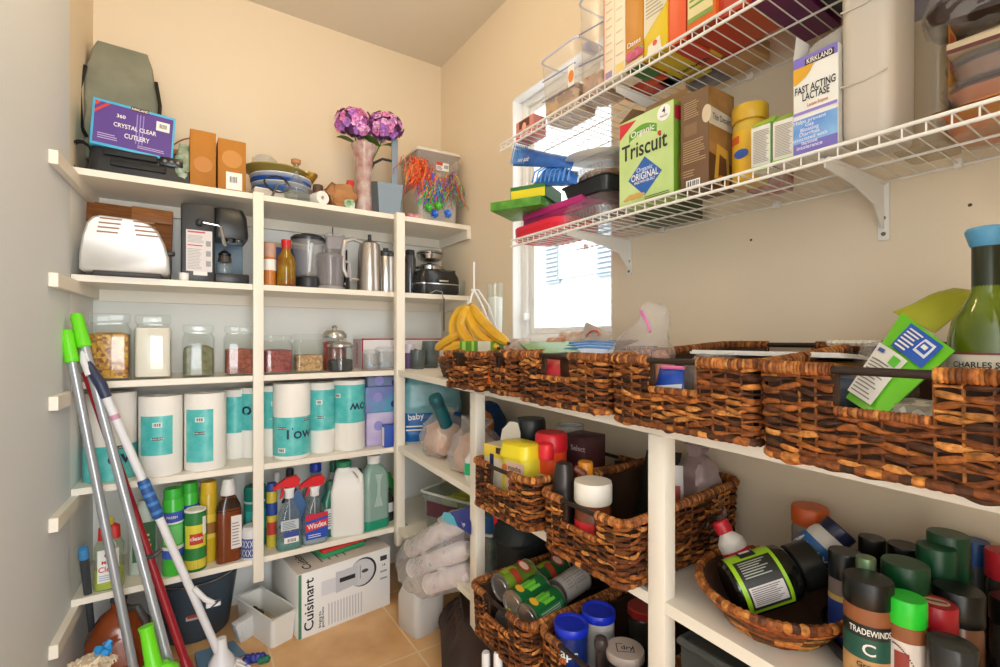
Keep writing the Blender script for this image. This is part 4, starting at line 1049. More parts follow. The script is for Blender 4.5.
towel_roll('paper towel roll with sideways lettering half behind the upright', 240, 270, 388, YI + .10, (.40, .92), -90, 90, [('To', -10, .66, .05, DKBL)], flip=True)
towel_roll('paper towel roll with small barcode set back past the upright', 263, 290, 386, YI + .08, (.40, .92), -90, 90, [('bar', -10, .72, 0, 0), ('tag', -6, .52, 0, 0)])
towel_roll('paper towel roll standing forward, teal band low with dark lettering', 276, 314, 384, YI - .008, (.05, .56), -100, 110, [('Tow', 10, .34, .042, DKBL), ('tag', -40, .40, 0, 0), ('bar', -42, .10, 0, 0), ('tag', 40, .50, 0, 0)])
towel_roll('paper towel roll with barcode between the low-banded and last rolls', 311, 338, 383, YI + .03, (.33, .90), -70, 70, [('bar', -22, .70, 0, 0), ('tag', -18, .50, 0, 0)])
towel_roll('paper towel roll with upside-down lettering beside the tissue boxes', 338, 369, 379, YI + .01, (.40, .94), -100, 100, [('bar', -60, .76, 0, 0), ('Tow', 34, .62, .04, DKBL)], flip=True)
TIS = mat('purple_blue_print', (130, 116, 190), .5, c2=(84, 170, 196), scale=9)
TIS2 = mat('lilac_print', (206, 196, 226), .5, c2=(170, 150, 206), scale=10)
cx, w, h = bk(367, 404, 412, YI + .05, Z4)
def tdec(b, w, d, h): b.disc(face('F', w, d, h), w * .22, -h * .2, .014, K(70, 44, 130)); b.disc(face('F', w, d, h), -w * .2, h * .1, .02, K(150, 150, 214))
carton('tissue_box', 'pale lilac tissue box lowest in the stack by the corner post', 'box', (cx, YI + .11, Z4), w, .12, h, TIS2, deco=tdec, group='tissue boxes on the fourth tier')
carton('tissue_box', 'purple and turquoise tissue box in the middle of its stack', 'box', (cx - .003, YI + .108, Z4 + h + .001), w * 1.04, .12, .107, TIS, deco=tdec, group='tissue boxes on the fourth tier')
carton('tissue_box', 'blue grey tissue box topmost of the tissue box stack', 'box', (cx + .004, YI + .112, Z4 + h + .110), w, .12, .04, K(120, 136, 172), deco=tdec, group='tissue boxes on the fourth tier')
cx, w, h = bk(385, 397, 425, YI - .008, Z4)
carton('carton', 'small blue carton standing against the corner post on the fourth tier', 'box', (cx, YI + .012, Z4), w, .03, h, K(46, 84, 176), deco=lambda b, w, d, h: b.rect(face('L', w, d, h), -d * .4, -h * .45, d * .4, h * .4, PAPER))

# ================================================================== FIFTH TIER: CLEANING SUPPLIES
def can(label, u0, u1, vt, y, m, caps, deco=None, name='aerosol_can', grp=None, cat='can', zb=None, rz=0):
    cx, w, h = bk(u0, u1, vt, y, Z5)
    return L(name, label, cat, (cx, y + w / 2, Z5), w, h, [('can_body', [(.93, 0), (1, .015), (1, caps[0]), (.92, caps[0] + .02)], m), ('cap', [(caps[2], caps[0] + .015), (caps[2], caps[1]), (caps[2] * .9, 1)], caps[3])], deco=deco, group=grp, rz=rz)
# yellow-green floor cleaner with red cap
cx, w, h = bk(92, 124, 520, YI, Z5)
t = thing('cleaner_bottle', 'clear bottle of yellow green floor cleaner with red collar by the mops', 'bottle', (cx, YI + .03, Z5))
B().loft([(w * .48, .026, .018, 0), (w * .5, .028, .02, h * .05), (w * .46, .026, .018, h * .4), (w * .48, .026, .018, h * .6), (w * .25, .016, .012, h * .78), (w * .18, .012, .01, h * .82)], clear('clear_bottle', (236, 242, 226), .1)).build('bottle_body', t)
B().loft([(w * .46, .025, .018, .003), (w * .48, .027, .02, h * .05), (w * .46, .026, .018, h * .28)], K(196, 206, 40, .2)).build('liquid', t)
B().loft([(w * .36, .02, .012, h * .70), (w * .34, .018, .012, h * .86), (w * .2, .012, .01, h * .9)], K(212, 44, 40)).build('collar', t)
B().lathe([(w * .15, h * .88), (w * .15, h * .97), (w * .08, h)], K(230, 206, 60)).build('cap', t)
b = B(); F = Matrix(((1, 0, 0, 0), (0, 0, -1, -.0285), (0, 1, 0, 0), (0, 0, 0, 1)))
b.rect(F, -w * .34, h * .12, w * .34, h * .58, PAPER); b.text(F, 'MR', -w * .08, h * .40, .011, K(190, 40, 40)); b.text(F, 'Clean', 0, h * .30, .017, K(200, 36, 36), wide=w * .62); b.disc(F, -w * .02, h * .5, .008, K(150, 84, 50), .001); b.lines(F, -w * .3, h * .15, w * .28, h * .24, 3, K(150, 170, 200))
b.build('label', t)
# orange juice-like jug below goes on the floor; green detergent bottle behind
cx, w, h = bk(128, 158, 503, YI + .07, Z5)
t = thing('detergent_bottle', 'cloudy detergent bottle with dark green label behind the mop poles', 'bottle', (cx, YI + .10, Z5))
B().loft([(w * .5, .03, .02, 0), (w * .5, .03, .02, h * .7), (w * .3, .02, .015, h * .9), (w * .16, .012, .01, h)], K(190, 200, 186, .3)).build('bottle_body', t)
b = B(); F = Matrix(((1, 0, 0, 0), (0, 0, -1, -.0305), (0, 1, 0, 0), (0, 0, 0, 1))); b.rect(F, -w * .36, h * .18, w * .42, h * .72, K(30, 96, 52)); b.lines(F, -w * .1, h * .3, w * .3, h * .6, 4, K(214, 220, 160)); b.build('label', t)
GR = K(66, 190, 60, .3)
def grdeco(b, r, h):
    b.wrap(r, -120, 120, h * .62, h * .74, K(56, 84, 180)); b.wrap(r, -120, 120, h * .60, h * .62, PAPER); b.wtext(r, 'FRESH', -6, h * .68, .008, PAPER)
    b.wrap(r, -60, 60, h * .36, h * .58, K(110, 206, 120)); b.wrap(r, -90, 90, h * .2, h * .3, K(60, 96, 190)); b.wrap(r, -90, 90, h * .3, h * .34, PAPER)
can('green aerosol can with blue band, standing before its twin', 162, 184, 490, YI - .006, GR, (.86, .97, .9, K(50, 176, 52)), grdeco, grp='green aerosol cans')
can('green aerosol can with blue band, half behind the first one', 180, 199, 484, YI + .05, GR, (.86, .97, .9, K(50, 176, 52)), grdeco, grp='green aerosol cans')
def comet(b, r, h):
    b.wrap(r, -132, 132, h * .04, h * .96, K(44, 128, 60), .0004, 24)
    b.wrap(r, -130, 130, h * .05, h * .20, K(214, 196, 60)); b.wrap(r, -60, 60, h * .40, h * .78, K(220, 210, 60)); b.wrap(r, -30, 40, h * .46, h * .64, K(190, 60, 40), .0014); b.wtext(r, 'clean', 4, h * .56, .013, PAPER, .0022); b.wrap(r, 36, 62, h * .6, h * .9, PAPER, .0014)
cx, w, h = bk(184, 207, 512, YI - .010, Z5)
L('scouring_powder', 'short green and yellow canister of scouring powder with white top', 'canister', (cx, YI + .018, Z5), w, h, [('can_body', CANP[:4], K(40, 120, 56)), ('top_rim', [(.98, .985), (1, .99), (1, 1.01), (.9, 1.018), (.85, 1.01), (0, 1.01)], PAPER)], deco=comet)
can('yellow furniture polish aerosol behind the scouring powder', 200, 218, 483, YI + .04, K(206, 172, 40, .3), (.84, .97, .94, K(216, 176, 36)), lambda b, r, h: (b.wrap(r, -80, 80, h * .3, h * .6, K(226, 196, 70)), b.wrap(r, -60, 60, h * .36, h * .5, K(150, 100, 40), .0014)))
cx, w, h = bk(216, 242, 481, YI - .002, Z5)
t = thing('cleaner_bottle', 'brown liquid cleaner bottle with white cap and label', 'bottle', (cx, YI + .03, Z5), rz=6)
B().loft([(w * .48, .026, .02, 0), (w * .5, .028, .022, h * .04), (w * .5, .028, .022, h * .64), (w * .3, .018, .015, h * .78), (w * .2, .012, .012, h * .82)], K(116, 56, 26, .12)).build('bottle_body', t)
B().loft([(w * .51, .0285, .022, h * .62), (w * .46, .026, .02, h * .68), (w * .3, .0185, .015, h * .775), (w * .22, .013, .012, h * .82)], K(50, 34, 26, .15)).build('shoulder', t)
B().lathe([(w * .30, h * .81), (w * .32, h * .83), (w * .26, h * .94), (w * .2, h)], K(226, 224, 220)).build('cap', t)
b = B(); F = Matrix(((1, 0, 0, 0), (0, 0, -1, -.0285), (0, 1, 0, 0), (0, 0, 0, 1))); b.rect(F, w * .04, h * .16, w * .46, h * .56, K(226, 220, 214)); b.lines(F, w * .08, h * .2, w * .4, h * .5, 8, K(150, 140, 140)); b.build('label', t)
def teald(b, r, h): b.wrap(r, -60, 60, h * .3, h * .62, K(60, 176, 160)); b.disc(Matrix(((1, 0, 0, 0), (0, 0, -1, -r - .001), (0, 1, 0, h * .46), (0, 0, 0, 1))), .0, 0, r * .5, K(176, 60, 60), .001)
cx, w, h = bk(245, 268, 488, YI + .07, Z5)
L('wipes_tub', 'teal tub of cleaning wipes half hidden by the upright', 'tub', (cx, YI + .11, Z5), w, h, [('tub_body', [(.92, 0), (1, .03), (1, .76), (.94, .78)], K(20, 136, 122)), ('lid', [(1.02, .78), (1.02, .95), (.9, 1)], K(24, 120, 104)), ('neck_ring', [(1.01, .74), (1.03, .755), (1.01, .77)], K(196, 214, 206))], deco=teald)
def lattice(b, r, h):
    b.wrap(r, -110, 110, h * .06, h * .66, K(58, 84, 150))
    for i in range(-5, 6):
        for k in range(2):
            for s in (-1, 1):
                a = i * 20 + (10 if k else 0); z = h * (.22 + .28 * k)
                b.add([((r + .0022) * sin(radians(a + q)), -(r + .0022) * cos(radians(a + q)), z + zz) for q, zz in ((-s * 9, -h * .11), (-s * 6, -h * .11), (s * 9, h * .11), (s * 6, h * .11))], [(0, 1, 2, 3)], PAPER)
cx, w, h = bk(242, 264, 527, YI - .006, Z5)
L('lidded_tin', 'short round tin with blue and white lattice pattern under the upright', 'tin', (cx, YI + .018, Z5), w, h, [('tin_body', [(.96, 0), (1, .03), (1, .7), (.98, .72)], K(226, 226, 228)), ('lid', [(1.03, .70), (1.04, .74), (1.02, .94), (.8, 1)], K(222, 220, 220))], deco=lattice)
can('slim yellow can with blue cap beside the wipes tub', 267, 278, 484, YI + .05, K(206, 186, 60), (.86, .97, .95, K(40, 80, 160)), lambda b, r, h: (b.wrap(r, -90, 90, h * .5, h * .7, K(40, 70, 150)), b.wrap(r, -60, 60, h * .2, h * .4, K(190, 60, 50))))
# trigger spray bottles
def spray(label, u0, u1, vt, y, liquid, labelfn, lab_label=None):
    cx, w, h = bk(u0, u1, vt, y, Z5)
    t = thing('spray_bottle', label, 'spray bottle', (cx, y + .028, Z5), group='trigger spray bottles with red heads')
    B().loft([(w * .46, .026, .02, 0), (w * .5, .028, .022, h * .04), (w * .49, .028, .022, h * .36), (w * .36, .022, .018, h * .52), (w * .16, .013, .013, h * .66), (w * .13, .012, .012, h * .74)], clear('clear_pet', (232, 240, 240), .08)).build('bottle_body', t)
    B().loft([(w * .44, .025, .019, .003), (w * .48, .027, .021, h * .04), (w * .48, .027, .021, h * .13)], liquid).build('liquid', t)
    B().loft([(w * .17, .014, .012, h * .70), (w * .17, .014, .012, h * .78), (w * .22, .012, .008, h * .84)], K(226, 226, 226)).build('collar', t)
    hd = B().prism([(-w * .56, h * .84), (-w * .5, h * .90), (-w * .1, h * .985), (w * .28, h), (w * .40, h * .95), (w * .34, h * .86), (w * .1, h * .84), (-w * .2, h * .87)], -.010, .010, K(214, 36, 44, .3)); hd.build('spray_head', t)
    B().prism([(-w * .24, h * .86), (-w * .12, h * .86), (-w * .26, h * .72), (-w * .36, h * .70)], -.006, .006, K(206, 40, 46, .3)).build('trigger', t)
    B().box(-w * .60, -w * .53, -.008, .008, h * .83, h * .89, K(200, 30, 36), .001).build('nozzle', t)
    B().tube([(0, 0, h * .7), (.004, 0, h * .02)], .0022, K(230, 230, 230, .3, 0, .7), 6).build('dip_tube', t)
    b = B(); F = Matrix(((1, 0, 0, 0), (0, 0, -1, -.0285), (0, 1, 0, 0), (0, 0, 0, 1))); labelfn(b, F, w, h); b.build('label', t)
def sp1(b, F, w, h): b.rect(F, -w * .36, h * .28, w * .3, h * .42, K(196, 206, 210)); b.lines(F, -w * .3, h * .30, w * .24, h * .41, 5, K(110, 120, 130)); b.rect(F, -w * .24, h * .10, w * .30, h * .26, PAPER); b.rect(F, -w * .24, h * .18, w * .30, h * .26, K(50, 70, 150), .001); b.barcode(F, -w * .16, h * .10, w * .22, h * .17)
def sp2(b, F, w, h):
    b.rect(F, -w * .40, h * .08, w * .46, h * .46, K(36, 74, 176)); b.poly(F, [(-w * .40, h * .36), (w * .46, h * .40), (w * .46, h * .46), (-w * .40, h * .46)], K(196, 40, 60), .0009); b.poly(F, [(-w * .40, h * .2), (w * .46, h * .25), (w * .46, h * .36), (-w * .40, h * .31)], K(210, 44, 60), .001)
    b.text(F, 'Windex', w * .03, h * .28, .020, PAPER, rot=6, wide=w * .74); b.lines(F, -w * .3, h * .11, w * .2, h * .17, 2, K(210, 220, 240))
spray('spray bottle with red head and small barcode label by the lattice tin', 277, 304, 478, YI - .008, K(90, 170, 160, .1, 0, .7), sp1)
spray('spray bottle with red head and blue window cleaner label', 303, 329, 477, YI - .006, K(206, 220, 226, .1, 0, .6), sp2)
t = thing('clothes_iron', 'dark blue steam iron standing on its heel behind the spray bottles', 'iron', (py(296, 510, YI + .10).x, YI + .11, Z5))
sp = B(); pr = [(-.045, 0), (.045, 0), (.048, .06), (.036, .13), (.006, .19), (-.02, .16), (-.045, .08)]
sp.prism(pr, -.012, -.004, K(96, 130, 180, .25)); sp.build('soleplate', t)
B().prism([(x * .9, z * .95 + .003) for x, z in pr], -.0035, .03, K(50, 62, 84, .3)).build('iron_body', t)
B().tube([(-.03, .03, .02), (-.06, .06, .05), (-.055, .06, .12), (-.01, .03, .15)], .010, K(40, 44, 52), 8).build('handle', t)
# back row bottles
def simple_bottle(label, u0, u1, vt, y, m, capm, shoulder=.62, capz=.86, labm=None, name='cleaner_bottle', dep=.026, al=None):
    cx, w, h = bk(u0, u1, vt, y, Z5)
    t = thing(name, label, 'bottle', (cx, y + dep, Z5))
    B().loft([(w * .48, dep * .95, .02, 0), (w * .5, dep, .02, h * .04), (w * .5, dep, .02, h * shoulder), (w * .3, dep * .6, .014, h * (shoulder + .12)), (w * .17, w * .17, .012, h * (capz - .02)), (w * .17, w * .17, .012, h * capz)], m).build('bottle_body', t)
    B().lathe([(w * .22, h * (capz - .01)), (w * .22, h * .98), (w * .18, h)], capm).build('cap', t)
    if labm:
        b = B(); F = Matrix(((1, 0, 0, 0), (0, 0, -1, -dep - .0006), (0, 1, 0, 0), (0, 0, 0, 1))); b.rect(F, -w * .38, h * .15, w * .38, h * .52, labm); b.lines(F, -w * .3, h * .2, w * .28, h * .46, 6, K(90, 110, 110)); b.build('label', t)
    return t
simple_bottle('tall clear bottle with blue cap standing behind the sprays', 304, 330, 464, YI + .13, clear('clear_pet2', (224, 234, 238), .14), K(40, 70, 190), .58, .88)
simple_bottle('cloudy bottle with dark cap behind the yellow can', 282, 300, 470, YI + .15, K(170, 184, 192, .3), K(40, 46, 60), .6, .86)
simple_bottle('white cleaner bottle at the very back behind the red sprays', 270, 286, 474, YI + .15, K(214, 214, 210, .4), K(222, 222, 220), .6, .86)
simple_bottle('dark green cleaner bottle with white label beside the white jug', 322, 341, 482, YI + .03, K(30, 104, 84, .2), K(36, 90, 70), .62, .86, K(222, 226, 220))
simple_bottle('grey bottle with dark green cap behind the white jug', 326, 344, 462, YI + .14, K(150, 156, 150, .3), K(30, 90, 66), .62, .84)
# white jug with handle and green cap
cx, w, h = bk(334, 369, 463, YI - .004, Z5)
t = thing('jug', 'white plastic bleach jug with moulded handle and green label', 'jug', (cx, YI + .05, Z5), rz=-18)
W = K(236, 234, 228, .4)
B().loft([(w * .44, .048, .012, 0), (w * .46, .05, .014, h * .03), (w * .46, .05, .014, h * .60), (w * .42, .046, .014, h * .68), (w * .26, .03, .012, h * .84, -w * .1, 0), (w * .18, .02, .01, h * .90, -w * .12, 0), (w * .17, .02, .01, h * .93, -w * .12, 0)], W).build('jug_body', t)
B().lathe([(w * .22, h * .92), (w * .22, h * .985), (w * .18, h)], K(40, 130, 90), Matrix.Translation((-w * .12, 0, 0))).build('cap', t)
B().tube([(w * .02, -.01, h * .87), (w * .22, -.02, h * .88), (w * .36, -.03, h * .80), (w * .38, -.036, h * .66), (w * .36, -.034, h * .54)], [.008, .010, .011, .011, .010], W, 10).build('handle', t)
b = B(); b.rect(Matrix(((0, 0, -1, -w * .4605), (-1, 0, 0, 0), (0, 1, 0, 0), (0, 0, 0, 1))), -.042, h * .08, .042, h * .52, K(60, 160, 70)); b.rect(Matrix(((0, 0, -1, -w * .4605), (-1, 0, 0, 0), (0, 1, 0, 0), (0, 0, 0, 1))), -.034, h * .22, .034, h * .42, K(196, 220, 110), .001); b.build('label', t)
cx, w, h = bk(364, 391, 457, YI - .006, Z5)
t = thing('jug', 'translucent grey green jug with white cap next to the bleach jug', 'jug', (cx, YI + .04, Z5), rz=8)
W = K(140, 170, 160, .25)
B().loft([(w * .46, .036, .02, 0), (w * .5, .04, .022, h * .04), (w * .48, .038, .022, h * .34), (w * .5, .04, .022, h * .6), (w * .46, .036, .022, h * .76), (w * .26, .022, .018, h * .86), (w * .18, .015, .014, h * .9)], W).build('jug_body', t)
B().loft([(w * .468, .0365, .02, -.0002), (w * .505, .0405, .022, h * .04), (w * .50, .040, .022, h * .13)], K(36, 150, 116, .2)).build('liquid', t)
B().lathe([(w * .24, h * .89), (w * .24, h * .985), (w * .2, h)], K(230, 228, 224)).build('cap', t)
B().prism([(-w * .16, h * .32), (w * .16, h * .32), (w * .05, h * .48), (w * .06, h * .66), (w * .16, h * .76), (-w * .12, h * .76), (-w * .04, h * .62), (-w * .05, h * .46)], -.045, -.036, K(176, 198, 190, .3)).build('grip', t)
b = B().loft([(.03, .02, .01, 0), (.034, .024, .012, .08), (.03, .02, .01, .15), (.02, .01, .006, .18)], K(52, 150, 60, .4), amp=.008, freq=24)
p = py(388, 470, YI + .13); solo(b, 'green_bag', 'green plastic bag behind the two jugs on the fifth tier', 'bag', (p.x - .002, YI + .15, Z5 + .002))
cx, w, h = bk(384, 397, 490, YI + .06, Z5)
L('dark_bottle', 'dark bottle with white label squeezed against the corner post', 'bottle', (cx - .004, YI + .085, Z5), w, h, [('bottle_body', [(.95, 0), (1, .04), (1, .7), (.5, .86), (.45, .9)], K(50, 52, 50, .2)), ('cap', [(.5, .9), (.5, 1)], K(60, 60, 60))], deco=lambda b, r, h: b.wrap(r, -70, 70, h * .3, h * .6, PAPER))
p = py(345, 480, YI + .17); simple_bottle('teal detergent bottle deep behind the bleach jug', 352, 368, 470, YI + .15, K(40, 130, 120, .3), K(30, 90, 90), .66, .86)

# ================================================================== FLOOR
def on_floor(u, v): return pz(u, v, 0)
# food processor carton
A = on_floor(298, 641); C2 = on_floor(390, 604)
fw = (C2 - A).length; ang = math.degrees(atan2(C2.y - A.y, C2.x - A.x)); fh = .232; fd = .30
ctr = (A + C2) / 2 + Vector((-sin(radians(ang)), cos(radians(ang)), 0)) * fd / 2
def cuis(b, w, d, h):
    F = face('F', w, d, h)
    b.text(F, 'Cuisinart', -w * .39, -h * .01, .034, INK, rot=90, wide=h * .80)
    b.text(F, 'Bringing the', -w * .285, -h * .30, .009, INK, rot=90); b.text(F, 'good life home', -w * .255, -h * .28, .009, INK, rot=90)
    # photograph of the appliance printed on the front
    G1 = K(196, 198, 204); G2 = K(160, 162, 168)
    b.rect(F, -w * .27, h * .05, -w * .12, h * .28, K(216, 217, 222)); b.poly(F, [(-w * .12, h * .02), (w * .06, h * .05), (w * .06, h * .34), (-w * .12, h * .36)], G1)
    b.disc(F, w * .18, h * .22, w * .155, K(40, 40, 44), .0007, ry=h * .235); b.disc(F, w * .165, h * .22, w * .145, K(206, 207, 210), .0009, ry=h * .215); b.rect(F, -w * .02, h * .06, w * .12, h * .36, G1, .0010)
    b.rect(F, -w * .08, h * .17, w * .09, h * .24, K(36, 36, 40), .0013); b.disc(F, w * .20, h * .23, .014, K(70, 70, 74), .0013, ry=.007); b.rect(F, w * .14, h * .12, w * .155, h * .34, G2, .0012)
    b.rect(F, w * .38, h * .30, w * .46, h * .38, K(50, 50, 56)); b.text(F, '14', w * .42, h * .22, .010, INK)
    for k in range(2): b.rect(F, w * .38, h * (.10 - .12 * k), w * .46, h * (.13 - .12 * k), G2)
    for k in range(12): b.rect(F, -w * .20 + k * w * .032, -h * .44, -w * .195 + k * w * .032 + .003, -h * .10, K(196, 196, 200), .0006)
    b.rect(F, -w / 2 + .001, -h / 2 + .002, -w / 2 + .012, h / 2 - .002, K(70, 130, 100), .0007)
    T = face('T', w, d, h); b.rect(T, -w / 2, -d / 2, w / 2, d / 2, K(206, 196, 186), .0004); b.text(T, 'Cuisinart', -w * .37, -d * .08, .030, INK, rot=90, wide=d * .7)
    for k in range(4): b.rect(T, -w * .22 + k * .03, -d * .36, -w * .205 + k * .03, d * (.2 - .08 * k), K(90, 84, 80))
    b.disc(T, w * .28, -d * .1, .03, K(120, 110, 104))
carton('appliance_carton', 'large white appliance carton with machine picture on the floor', 'box', ctr, fw, fd, fh, K(236, 235, 232, .6), rz=ang, deco=cuis)
b = B(); b.box(-.09, .09, -.05, .05, 0, .018, K(44, 150, 96), .004); b.box(-.088, .088, -.049, -.01, .0182, .03, K(206, 54, 44), .004)
rz_ = ang; q = ctr + Vector((.02, -.03, 0))
solo(b, 'flat_packet', 'flat green and red packet lying on top of the white appliance carton', 'packet', (q.x, q.y, fh + .001), rz=ang + 4)
# white plastic bin, scrub block, blue bucket
A1 = on_floor(272, 652); B1 = on_floor(298, 638)
def bin_at():
    ax = (B1 - A1); a = math.degrees(atan2(ax.y, ax.x)); w = ax.length * 1.0; h = .105; d = .26
    c = (A1 + B1) / 2 + Vector((-sin(radians(a)), cos(radians(a)), 0)) * d / 2
    t = thing('plastic_bin', 'open white plastic bin standing against the appliance carton', 'bin', c, a)
    m = K(226, 224, 216, .4)
    B().loft([(w * .44, d * .44, .012, 0), (w * .5, d * .5, .014, h), (w * .46, d * .46, .012, h), (w * .41, d * .41, .01, .006)], m).build('bin_body', t)
    B().loft([(w * .40, d * .40, .01, .007), (w * .42, d * .42, .01, .03), (w * .2, d * .2, .01, .034)], mat('tan_contents', (196, 176, 136), .8, c2=(160, 140, 104), scale=20, bump=.6), amp=.006, freq=30).build('contents', t)
    B().tube([(w * .5, d * .5, h), (-w * .5, d * .5, h), (-w * .5, -d * .5, h), (w * .5, -d * .5, h)], .0035, m, 6, True).build('rim', t)
bin_at()
t = thing('scrub_brush', 'white block brush with black band leaning by the blue bucket', 'brush', on_floor(248, 636), 20, rot=(0, -14, 20))
B().box(-.035, .03, -.02, .02, 0, .075, mat('white_bristle', (206, 206, 204), .9, bump=1, scale=150), .006).build('bristle_block', t)
B().tube([(.02, -.005, .01), (.045, -.01, .09), (.06, -.01, .05)], .009, K(40, 40, 42), 6).build('band', t)
cb = on_floor(196, 644); t = thing('bucket', 'dark blue grey plastic bucket on the floor under the lowest tier', 'bucket', (cb.x, cb.y + .115, 0), 0)
bm_ = K(58, 74, 88, .45)
B().lathe([(.105, 0), (.11, .006), (.142, .225), (.152, .226), (.154, .238), (.148, .244), (.138, .236), (.104, .01)], bm_, seg=40).build('bucket_body', t)
B().lathe([(.145, .208), (.149, .21), (.150, .222), (.146, .224)], K(48, 62, 76), seg=40, cap=False).build('rim_band', t)
b = B().wrap(.118, -14, 14, .09, .125, K(190, 180, 176), .006); b.wrap(.118, -12, 2, .098, .116, K(170, 60, 50), .0068); b.build('sticker', t)
b = B().tube([(.150 * cos(a), .150 * sin(a) - .01, .226 + .004 * cos(2 * a)) for a in [pi * i / 16 + pi for i in range(17)]], .0028, CHROME, 6); b.build('bail_handle', t)
# amber jug by the wall
p = on_floor(112, 665)
t = thing('jug', 'big clear jug of orange brown liquid standing by the mops', 'jug', (p.x + .025, 1.93, 0))
B().loft([(.075, .07, .04, 0), (.082, .075, .045, .02), (.08, .074, .045, .15), (.05, .05, .04, .20), (.02, .02, .019, .225), (.019, .019, .018, .25)], mat('amber_liquid', (150, 72, 30), .12, c2=(120, 50, 18), scale=4)).build('jug_body', t)
B().lathe([(.022, .245), (.022, .272), (.018, .275)], K(60, 60, 62)).build('cap', t)
B().tube([(.018, -.03, .225), (.05, -.055, .235), (.07, -.06, .19), (.07, -.06, .12)], .01, K(70, 68, 66), 8).build('handle', t)
# ------------------------------------------------------------------ mops and brooms leaning in the corner
def pole(b, u0, v0, y0, u1, v1, z1, r, m, f0=0, f1=1):
    P0 = py(u0, v0, y0); P1 = pz(u1, v1, z1)
    b.tube([P0 + (P1 - P0) * f0, P0 + (P1 - P0) * f1], r, m, 12); return P0, P1
SIL = K(172, 176, 180, .3, .4); LIME = K(110, 222, 30, .4)
def mop(label, u0, v0, y0, u1, v1, rr, name='mop'):
    P0 = py(u0, v0, y0); P1 = pz(u1, v1, 0.0); t = thing(name, label, 'mop', P1, group='silver mops with lime grips')
    d = P0 - P1
    B().tube([d * .04, d * .915], rr, SIL, 12).build('pole', t)
    B().tube([d * .915, d * .918, d * .99, d], [rr * 1.2, rr * 1.45, rr * 1.35, rr * 1.0], LIME, 12).build('grip', t)
    n = d.normalized()
    B().box(-.05, .05, -.02, .02, 0, .015, K(60, 64, 66, .5), .004).build('mop_plate', t)
    B().lathe([(rr * 1.5, .01), (rr * 1.3, .06), (rr, .07)], K(70, 74, 76), Matrix.Rotation(0, 4, 'X')).build('joint', t)
mop('silver mop with lime grip, lower of the two grips', 66, 330, 1.835, 141, 705, .0118)
mop('silver mop with lime grip, its grip the higher of two', 76, 314, 1.85, 182, 712, .0118)
P0 = py(86, 372, 1.86); P1 = pz(195, 690, .012)
t = thing('broom', 'broom with dark red pole and red head among the mops', 'broom', P1)
d = P0 - P1
RDP = K(150, 24, 36, .35)
B().tube([d * .10, d], .0115, RDP, 12).build('pole', t)
B().tube([d * .10, d * .06, d * .02, d * .0 + Vector((.02, -.01, .01))], [.0125, .017, .022, .024], RDP, 12).build('neck', t)
B().loft([(.04, .018, .008, -.008, .03, -.01), (.055, .022, .01, .012, .03, -.01), (.04, .018, .01, .03, .015, -.004)], RDP).build('head', t)
q = d * .43
B().tube([q + Vector((-.02, -.005, -.002)), q + Vector((.012, -.018, .0)), q + Vector((.03, -.012, .012))], .007, K(60, 60, 64), 8).build('clip', t)
# white twist mop with navy handle
P0 = py(101, 385, 1.80); P1 = pz(226, 664, .03)
t = thing('mop', 'white twist mop with navy curved handle and blue foam grip', 'mop', P1 - Vector((0, 0, .02)))
O = P1 - Vector((0, 0, .02)); d = P0 - O
WP = K(226, 226, 228, .35)
B().tube([d * .05, d * .99], .0115, WP, 12).build('pole', t)
NV = K(44, 52, 82, .4)
e = py(87, 363, 1.82) - O; e2 = py(84, 352, 1.83) - O
B().tube([d * .96, d * 1.0, d + (e - d) * .6, e], [.0135, .0145, .0135, .011], NV, 10).build('handle', t)
B().tube([d + (e - d) * .55 + Vector((-.008, -.005, -.006)), e + Vector((-.006, -.004, .004)), e2], .0095, WP, 10).build('handle_tip', t)
f = .645
B().tube([d * .56, d * .565, d * .685, d * .69], [.012, .0155, .0155, .012], K(36, 84, 150, .5), 12).build('foam_grip', t)
b = B()
for k in range(4): b.tube([d * (.575 + .03 * k), d * (.585 + .03 * k)], .0162, K(70, 130, 196, .5), 12)
b.build('grip_bands', t)
b = B(); b.tube([d * .905, d * .89], .0122, K(206, 150, 176), 10); b.build('sticker', t)
b = B(); q = d * .28; b.tube([q + Vector((.0, -.012, .03)), q + Vector((.03, -.02, -.01)), q + Vector((.055, -.022, -.03))], .008, WP, 8)
b.loft([(.02, .008, .004, 0), (.02, .008, .004, .012)], WP, Matrix.Translation(q + Vector((.052, -.024, -.035)))); b.build('wringer_cup', t)
B().tube([q + Vector((.045, -.028, -.036)), q + Vector((.07, -.028, -.018))], .005, K(60, 64, 80), 8).build('wringer_lip', t)
b = B().lathe([(.0, -.03), (.040, -.025), (.036, .0), (.018, .03), (.013, .07)], WP, Matrix.Translation(d * .04)); b.build('mop_socket', t)
b = B(); rn = random.Random(5)
for k in range(40):
    a = rn.uniform(0, 2 * pi); r = rn.uniform(.03, .075); b.tube([(.03 * cos(a), .03 * sin(a), .02), (r * .8 * cos(a), r * .8 * sin(a), .004), (r * cos(a), r * sin(a), -.014)], .004, K(226, 224, 220, .9), 5)
b.build('mop_strands', t)
